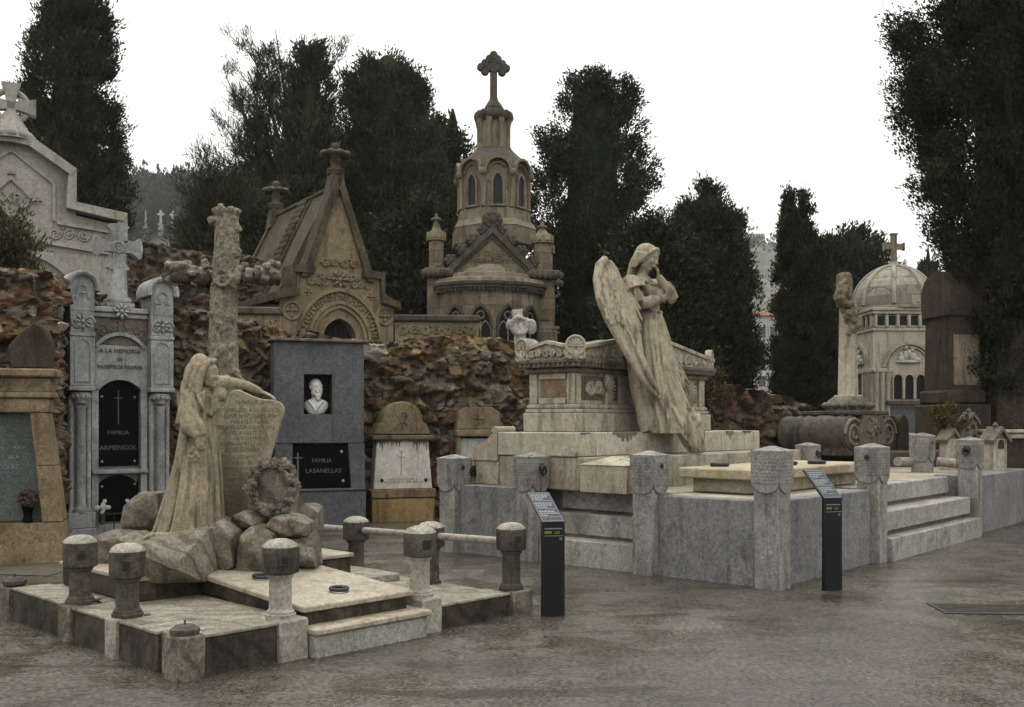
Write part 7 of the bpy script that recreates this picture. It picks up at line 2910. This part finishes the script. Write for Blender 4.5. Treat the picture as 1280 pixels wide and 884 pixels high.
# ---- domed mausoleum on the right
YD = 38.0
kd = YD / F
AD = R(2)
do = thing('domed_mausoleum', 'pale square mausoleum with a ribbed stone dome and plain stone cross', 'mausoleum', at(1117, 552, YD), AD)
sd = 2.62     # side
h_ = sd / 2
dz2 = lambda py: (552 - py) * kd
mb = MB()
mb.b2(-h_, h_, -h_, h_, -1, dz2(415), .03)
mb.build('wall', M['domewall'], do)
mb = MB()
for (o, a, b) in ((.05, 418, 414), (.02, 413.8, 398), (.12, 397.8, 394), (.16, 393.8, 390)):
    mb.b2(-h_ - o, h_ + o, -h_ - o, h_ + o, dz2(a), dz2(b), .02)
mb.build('cornice', M['domewall'], do)
for face in range(4):
    Mf = T(0, 0, 0, face * PI / 2)
    for i in range(6):
        x = -h_ + .28 + i * (sd - .56) / 5
        MB().b2(x - .13, x + .13, -h_ - .032, -h_ - .01, dz2(411), dz2(399.5), .004, Mf).build('gallery_opening', M['glass'], do)
    for i in range(7):
        x = -h_ + .07 + i * (sd - .14) / 6
        MB().b2(x - .055, x + .055, -h_ - .09, -h_ - .015, dz2(413), dz2(398), .01, Mf).build('gallery_colonnette', M['domewall'], do)
    mb = MB()
    # corner pilaster bundles, big arch
    for s in (-1, 1):
        for q_ in (0, 1, 2):
            mb.lathe([(.12, 0), (.12, .12), (.085, .16), (.08, dz2(478)), (.11, dz2(474)), (.13, dz2(468))], 10, (s * (h_ - .10 - q_ * .22), -h_ - .02, 0), Mf)
        mb.b2(s * (h_ - .32) - .38, s * (h_ - .32) + .38, -h_ - .16, -h_, dz2(468), dz2(463), .02, Mf)
        mb.b2(s * (h_ - .32) - .40, s * (h_ - .32) + .40, -h_ - .2, -h_, -.9, .02, .02, Mf)
    mb.band(arc(0, dz2(462), .98, 0, PI, 22), arc(0, dz2(462), .84, 0, PI, 22), -h_ - .12, -h_, Mf)
    mb.band(arc(0, dz2(462), .80, 0, PI, 22), arc(0, dz2(462), .74, 0, PI, 22), -h_ - .06, -h_, Mf)
    mb.build('arch_and_pilasters', M['domewall'], do)
    mb = MB()
    zr = dz2(450)
    for (x, z, a, b, c) in ((-.12, zr + .05, .10, .09, .22), (-.12, zr + .36, .08, .08, .10), (.14, zr + .02, .14, .09, .18), (.12, zr + .28, .08, .08, .09), (.0, zr + .15, .09, .1, .15), (-.28, zr - .05, .12, .08, .14), (.30, zr - .08, .13, .08, .10), (-.3, zr + .12, .07, .07, .08), (0, zr - .15, .5, .08, .07)):
        mb.ell((x, -h_ - .04, z), (a, b, c), 10, 8, Mf)
    mb.build('tympanum_relief', M['niche'], do)
    if face != 3:
        for i in range(3):
            x = (i - 1) * .42
            wp_ = MB()
            poly = [(x - .16, dz2(500)), (x + .16, dz2(500))] + arc(x, dz2(476), .16, 0, PI, 12)
            wp_.band(arc(x, dz2(476), .205, 0, PI, 12), arc(x, dz2(476), .16, 0, PI, 12), -h_ - .10, -h_ - .01, Mf)
            for s in (-1, 1):
                wp_.b2(x + s * .185 - .025, x + s * .185 + .025, -h_ - .10, -h_ - .01, dz2(500), dz2(476), .006, Mf)
            wi = wp_.build('window', M['domewall'], do)
            MB().prism(poly, -h_ - .02, -h_ + .02, Mf).build('pane', M['glass'], wi)
        mb = MB()
        mb.b2(-.86, .86, -h_ - .22, -h_, dz2(507), dz2(502), .02, Mf)
        mb.build('sill', M['mausodark'], do)
        mb = MB()
        mb.b2(-.74, .74, -h_ - .03, -h_, dz2(540), dz2(510), .01, Mf)
        mb.build('plaque', M['granite'], do)
        mb = MB()
        for z_ in (546, 551):
            mb.b2(-.86, .86, -h_ - .12, -h_, dz2(z_), dz2(z_ - 4), .02, Mf)
        mb.build('plinth_course', M['domewall'], do)
    else:
        dd = MB()
        dd.b2(-.50, -.40, -h_ - .08, -h_, -1, dz2(468), .01, Mf)
        dd.b2(.40, .50, -h_ - .08, -h_, -1, dz2(468), .01, Mf)
        dd.b2(-.52, .52, -h_ - .10, -h_, dz2(468) + .003, dz2(463), .01, Mf)
        fr_ = dd.build('door_frame', M['domewall'], do)
        MB().b2(-.395, .395, -h_ - .015, -h_ + .02, -1, dz2(468.5), .004, Mf).build('door', M['void'], fr_)
mb = MB()
rd = 49 * kd
mb.lathe([(rd * 1.04, 0), (rd * 1.04, .08), (rd, .12)] + [(rd * math.cos(a), .14 + (dz2(333) - dz2(389) - .14) * math.sin(a)) for a in [PI / 2 * i / 12 for i in range(13)]][:-1] + [(.06, dz2(333) - dz2(389))], 32, (0, 0, dz2(390)))
M['domeb'] = stone('dome_courses', (.24, .225, .185), (.34, .32, .275), (.08, .075, .062), .9, .5, .8, .3, 30, .15, blot=.65, blocks=(.95, .36, .012))
mb.build('dome', M['domeb'], do)
mb = MB()
for k in range(8):
    a = PI / 8 + k * PI / 4
    pth = []
    for i in range(12):
        t = PI / 2 * i / 11.5
        pth.append((math.cos(a) * rd * 1.0 * math.cos(t), math.sin(a) * rd * 1.0 * math.cos(t), dz2(389) + .14 + (dz2(333) - dz2(389) - .14) * math.sin(t)))
    mb.tube(pth, .085, 8)
mb.lathe([(.3, 0), (.3, .05), (.2, .1), (.16, .22), (0, .24)], 12, (0, 0, dz2(335)))
mb.build('dome_rib', M['dome'], do)
mb = MB()
zc = dz2(309)
mb.b2(-.10, .10, -.09, .09, dz2(332), dz2(293), .015)
mb.b2(-.36, .36, -.088, .088, dz2(312), dz2(305), .015)
for (x0, x1, z0, z1) in ((-.40, -.36, 313.5, 303.5), (.36, .40, 313.5, 303.5), (-.13, .13, 294, 292)):
    mb.b2(x0, x1, -.10, .10, dz2(z0), dz2(z1), .01)
mb.build('cross', M['mausotrim'], do)

# ---- broken column cross on a scrolled sarcophagus
YB = 18.2
kb = YB / F
bc = thing('column_monument', 'pale column with a draped broken cross standing on a dark scrolled tomb', 'monument', at(1060, 562, YB), R(40))
ex = lambda px: (px - 1058) * kb
ez = lambda py: (562 - py) * kb
mb = MB()
for s in (-1, 1):
    mb.lathe([(.0, -.55), (.28, -.55), (.32, -.5), (.29, -.42), (.32, -.34), (.29, -.2), (.32, -.1), (.32, .1), (.29, .2), (.32, .34), (.29, .42), (.32, .5), (.29, .62), (.32, .8), (.28, .85), (0, .85)], 22, (0, 0, 0), T(s * .55, .1, .30, 0, -PI / 2))
mb.b2(-.72, .72, -.42, .6, -.1, .12, .02)
mb.build('scroll_tomb', M['bollard'], bc)
mb = MB()
poly = [(-.42, .10), (.42, .10), (.48, .3), (.30, .62), (-.30, .62), (-.48, .3)]
mb.prism(poly, -.5, .6)
mb.build('tomb_block', M['dark'], bc)
mb = MB()
for s in (-1, 1):
    pth = []
    for j in range(26):
        a = j / 25 * 4.2 * PI
        r = .29 * (1 - j / 29)
        pth.append((s * .55 + math.cos(a) * r * s, -.46, .30 + math.sin(a) * r))
    mb.tube(pth, .028, 7)
mb.rosette((.0, -.51, .40), .2, .05, 7)
mb.scrollwork(-.25, .25, .28, .5, -.51, .03, seed=5, k=2)
mb.build('scroll_carving', M['mausotrim'], bc)
MB().b2(-.55, .55, -.5, .62, .622, .70, .03).build('cap_slab', M['bollard'], bc)
mb = MB()
mb.lathe([(.40, 0), (.42, .06), (.40, .12), (.34, .2), (.24, .27), (0, .27)], 22, (0, 0, .702))
for i in range(16):
    a = i / 16 * 2 * PI
    mb.ell((math.cos(a) * .38, math.sin(a) * .38, .80), (.10, .10, .07), 7, 6)
mb.build('wreath_base', M['dark'], bc)
mb = MB()
zt2 = ez(510)
mb.loft([[(-.22, -.22, zt2), (.22, -.22, zt2), (.22, .22, zt2), (-.22, .22, zt2)], [(-.13, -.13, zt2 + .12), (.13, -.13, zt2 + .12), (.13, .13, zt2 + .12), (-.13, .13, zt2 + .12)],
         [(-.115, -.115, ez(420)), (.115, -.115, ez(420)), (.115, .115, ez(420)), (-.115, .115, ez(420))], [(-.115, -.11, ez(380)), (.115, -.11, ez(380)), (.115, .11, ez(380)), (-.115, .11, ez(380))]])
for i in range(14):
    a = i / 14 * 2 * PI
    mb.ell((math.cos(a) * .2, math.sin(a) * .2, zt2 + .14 + .05 * (i % 2)), (.06, .06, .05), 7, 6)
mb.build('column_shaft', M['domewall'], bc)
B = MB()
B.tube([(-.1, 0, ez(385)), (-.12, 0, ez(365)), (-.12, 0, ez(345)), (-.12, 0, ez(342))], [.15, .15, .14, .09], 10)
B.tube([(-.02, 0, ez(382)), (-.3, -.05, ez(378)), (-.5, -.05, ez(374))], [.10, .10, .06], 10)
rgb = random.Random(9)
for i in range(34):
    t = i / 33
    c = Vector((-.45 + .42 * t + rgb.uniform(-.1, .1), -.12 + rgb.uniform(-.08, .08), ez(362) - (ez(362) - ez(412)) * t + rgb.uniform(-.12, .12)))
    B.ell(c, (.07, .06, .06), 8, 6)
for i in range(14):
    B.ell((.0 + rgb.uniform(-.14, .12), -.17, ez(400) + rgb.uniform(-.2, .2)), (.06, .05, .06), 8, 6)
B.tube([(-.5, -.05, ez(374)), (-.45, -.12, ez(360)), (-.25, -.12, ez(352))], [.04, .05, .04], 8)
me = remesh(B, .018, 1)
displace(me, .012, 8, 2)
link('draped_cross', me, M['mausotrim'], bc)

# ---- big dark rounded monument in the shade of the cypress
YR = 19.0
kr = YR / F
dm = thing('rounded_dark_monument', 'large dark brown monument with a rounded barrel top in the shade of the huge cypress', 'monument', at(1196, 556, YR), R(12))
dm.scale = (.9, .9, 1)
fx = lambda px: (px - 1198) * kr
fz = lambda py: (556 - py) * kr
mb = MB()
mb.b2(-.50, .50, -.45, .75, -.1, fz(506), .03)
mb.b2(-.44, .44, -.38, .7, fz(506) + .003, fz(488), .05)
mb.build('base', M['darkbrown'], dm)
mb = MB()
mb.loft([[(-.36, -.3, fz(488)), (.36, -.3, fz(488)), (.36, .6, fz(488)), (-.36, .6, fz(488))], [(-.34, -.28, fz(395)), (.34, -.28, fz(395)), (.34, .58, fz(395)), (-.34, .58, fz(395))]])
mb.build('shaft', M['darkbrown'], dm)
mb = MB()
MY = Matrix.Rotation(-PI / 2, 4, 'Z')
poly = [(-.60, fz(396)), (.34, fz(396)), (.36, fz(382))] + arc(-.13, fz(372), .50, .1, PI - .1, 18) + [(-.64, fz(382))]
poly = [(x + .0, z) for x, z in poly]
mb.prism(poly, -.42, .42, Matrix.Rotation(PI / 2, 4, 'Z') @ T(.26, 0, 0))
mb.build('barrel_top', M['darkbrown'], dm)
mb = MB()
mb.b2(-.30, .30, -.315, -.30, fz(482), fz(420), .004)
for (x, z) in ((-.26, 478), (.26, 478), (-.26, 424), (.26, 424)):
    mb.ell((x, -.318, fz(z)), (.02, .012, .02), 8, 6)
mb.build('front_plate', M['mausotrim'], dm)
mb = MB()
mb.lathe([(0, -.03), (.30, -.03), (.33, 0), (.30, .03), (0, .03)], 22, (0, 0, 0), T(.43, .13, fz(372), PI / 2, PI / 2))
mb.rosette((.13, -.46, fz(372)), .26, .05, 8, T(0, 0, 0, PI / 2))
mb.build('side_rosette', M['darkbrown'], dm)

# ---- little gabled grave houses and posts on the right
GH = 'small gabled grave markers'


def gable_post(label, x, ytop, ybot, Y, hw_, mat='domewall', rz=R(24), arch_=True):
    a = at(x, ybot, Y)
    k = Y / F
    hgt = (ybot - ytop) * k
    w_ = hw_ * k
    root = thing('gabled_marker', label, 'grave marker', a, rz, GH)
    hb = hgt - w_ * 1.1
    MB().b2(-w_ * .8, w_ * .8, -w_ * .6, w_ * .6, -.3, hb, .012).build('post', M[mat], root)
    mb = MB()
    for s in (-1, 1):
        mb.band([(s * w_ * 1.15, hb - .02), (0, hgt)], [(s * w_ * 1.05, hb - .07), (0, hgt - .07)], -w_ * .85, w_ * .85)
    mb.prism([(-w_ * .8, hb), (w_ * .8, hb), (0, hgt - .06)], -w_ * .55, w_ * .55)
    mb.lathe([(.03, 0), (.045, .04), (.02, .08), (0, .10)], 8, (0, 0, hgt - .02))
    mb.build('gable_roof', M['dark'], root)
    if arch_:
        mb = MB()
        mb.prism([(-w_ * .35, hb * .70), (w_ * .35, hb * .70)] + arc(0, hb * .86, w_ * .35, 0, PI, 10), -w_ * .6 - .008, -w_ * .5)
        mb.build('niche', M['darkbrown'], root)
    return root


gable_post('pale post with a small gabled roof and leaf carving, left of the boss pillar head', 1186, 535, 592, 16.6, 12, arch_=False)
gable_post('small gabled marker with a deep dark arch at the foot of the dark monument', 1211, 515, 580, 17.4, 10, 'dark')
gable_post('pale gabled marker just above the boss pillar head', 1210, 537, 590, 16.8, 11)
gable_post('pale thick post with a gabled roof right of the boss pillar', 1244, 533, 590, 16.3, 14)
for (x, yt, lab, hw_) in ((1112, 519, 'left one of two dark pointed headstones beside the scrolled tomb', 9), (1126, 518, 'right one of two dark pointed headstones beside the scrolled tomb', 8)):
    a = at(x, 562, 19.2)
    k = 19.2 / F
    root = thing('pointed_headstone', lab, 'headstone', a, R(20), 'dark pointed headstones')
    w_ = hw_ * k
    hh = (562 - yt) * k
    mb = MB()
    mb.prism([(-w_, -.2), (w_, -.2), (w_, hh * .68)] + list(reversed(ogive(0, hh * .68, w_, hh * .32)))[1:-1] + [(-w_, hh * .68)], -.08, .08, None, .02)
    mb.build('stone', M['darkbrown'], root)
    mb = MB()
    mb.band(ogive(0, hh * .6, w_ * .7, hh * .25), ogive(0, hh * .6, w_ * .55, hh * .2), -.10, -.07)
    mb.build('moulding', M['darkbrown'], root)
# low pale wall with moulded capping at the right edge
rw = thing('low_capped_wall', 'low pale wall with a moulded cap behind the gabled posts', 'wall', at(1290, 585, 17.2), R(-6))
MB().b2(-.75, 6.2, 0, .3, -.9, .50, .01).build('wall', M['darkbrown'], rw)
mb = MB()
mb.b2(-.80, 6.25, -.08, .38, .502, .60, .02)
mb.b2(-.84, 6.28, -.13, .42, .602, .66, .02)
mb.build('cap', M['domewall'], rw)
# flat paved grave behind the right hand pillars
fg = thing('low_grave_wall', 'pale low wall and slab behind the small headstones', 'grave', at(1160, 556, 19.8), R(10))
MB().b2(-.6, .5, 0, .8, -.2, .22, .02).build('slab', M['domewall'], fg)

# ---- niche building far behind between the cypresses
nb = thing('niche_building', 'distant white columbarium building with rows of burial niches and a tiled roof', 'building', at(966, 505, 92), R(10))
kn = 92 / F
mb = MB()
mb.b2(-1.6, 3.4, 0, 3, -1, 110 * kn, .03)
mb.build('wall', M['niche'], nb)
mb = MB()
mb.loft([[(-1.8, -.3, 110 * kn), (3.6, -.3, 110 * kn), (3.6, 3.2, 110 * kn), (-1.8, 3.2, 110 * kn)], [(-1.2, 1.2, 118 * kn), (3.0, 1.2, 118 * kn), (3.0, 1.8, 118 * kn), (-1.2, 1.8, 118 * kn)]])
mb.build('roof', M['tile'], nb)
for r_ in range(5):
    for c in range(4):
        x = -1.1 + c * 1.15
        z = .6 + r_ * 1.5
        f_ = MB()
        f_.band([(x - .45, z - .5), (x - .45, z + .55), (x + .45, z + .55), (x + .45, z - .5)], [(x - .36, z - .5), (x - .36, z + .46), (x + .36, z + .46), (x + .36, z - .5)], -.12, .02)
        fo = f_.build('niche_frame', M['niche'], nb)
        MB().b2(x - .355, x + .355, -.02, .02, z - .5, z + .455, .005).build('niche_plate', M['granite'], fo)
mb = MB()
mb.b2(-.1, .1, 1.4, 1.6, 117 * kn, 135 * kn, .02)
mb.b2(-.5, .5, 1.42, 1.58, 127 * kn, 130 * kn, .02)
mb.build('roof_cross', M['niche'], nb)

# ---- far hilltop buildings
for (x0, x1, yt, yb, lab) in ((829, 851, 280, 300, 'faint flat roofed block on the far hilltop just right of the angel tree'), (922, 956, 292, 304, 'faint long fortress wall on the far hilltop')):
    Yh = 600
    a = at((x0 + x1) / 2, yb, Yh)
    k = Yh / F
    root = thing('hilltop_building', lab, 'building', a, 0, 'buildings on the far hilltop')
    w_ = (x1 - x0) * k
    hh = (yb - yt) * k
    MB().b2(-w_ / 2, w_ / 2, 0, 14, -8, hh, .1).build('wall', M['niche'], root)
    for i in range(5):
        for j in range(2):
            x = -w_ * .4 + i * w_ * .2
            MB().b2(x - .5, x + .5, -.1, .1, hh * (.35 + .3 * j), hh * (.35 + .3 * j) + 1.6, .02).build('window', M['granite'], root)

# ---- white crosses on the misty slope at the left
CG = 'white crosses on the misty slope'
for (x, yt, yb, Y, lab, kind_) in ((201, 263, 280, 240, 'small white cross on the misty slope, left one of the pair', 0), (216, 264, 280, 241, 'small white cross on the misty slope, right one of the pair', 0), (182, 262, 284, 238, 'pale slender spire grave on the misty slope', 1)):
    a = at(x, yb, Y)
    hh = (yb - yt) * Y / F
    root = thing('hillside_cross', lab, 'cross', a, 0, CG)
    root.scale = (2.2, 2.2, 1)
    mb = MB()
    if kind_ == 0:
        mb.b2(-.11, .11, -.1, .1, 0, hh, .02)
        mb.b2(-.36, .36, -.095, .095, hh * .62, hh * .78, .02)
    else:
        mb.lathe([(.16, 0), (.13, hh * .4), (.12, hh * .5), (.06, hh * .9), (.02, hh)], 6)
    mb.build('shaft', M['niche' if kind_ == 0 else 'pale'], root)
    MB().b2(-.22, .22, -.3, .3, -3, .0, .03).build('base', M['pale'], root)
for (x, y, Y, lab) in ((173, 298, 236, 'pale little gabled tomb low on the misty slope, just right of the pale mausoleum'),):
    a = at(x, y, Y)
    root = thing('hillside_tomb', lab, 'tomb', a, R(20))
    root.scale = (2.2, 2.2, 2.2)
    MB().b2(-.7, .7, 0, 2, -2, .3, .03).build('wall', M['pale'], root)
    MB().prism([(-.8, .3), (.8, .3), (0, .9)], -.2, 2.2).build('roof', M['pale'], root)

# ---- the damp air
hz = MB().b2(-700, 900, -40, 700, -1, 180, 0.0)
m = bpy.data.materials.new('haze')
m.use_nodes = True
nt = m.node_tree
for n in list(nt.nodes):
    nt.nodes.remove(n)
out = nt.nodes.new('ShaderNodeOutputMaterial')
pv = nt.nodes.new('ShaderNodeVolumePrincipled')
pv.inputs['Color'].default_value = (.93, .94, .95, 1)
pv.inputs['Density'].default_value = HAZE
pv.inputs['Anisotropy'].default_value = .2
nt.links.new(pv.outputs[0], out.inputs['Volume'])
if HAZE > 0:
    tag(hz.build('haze', m), kind='stuff')
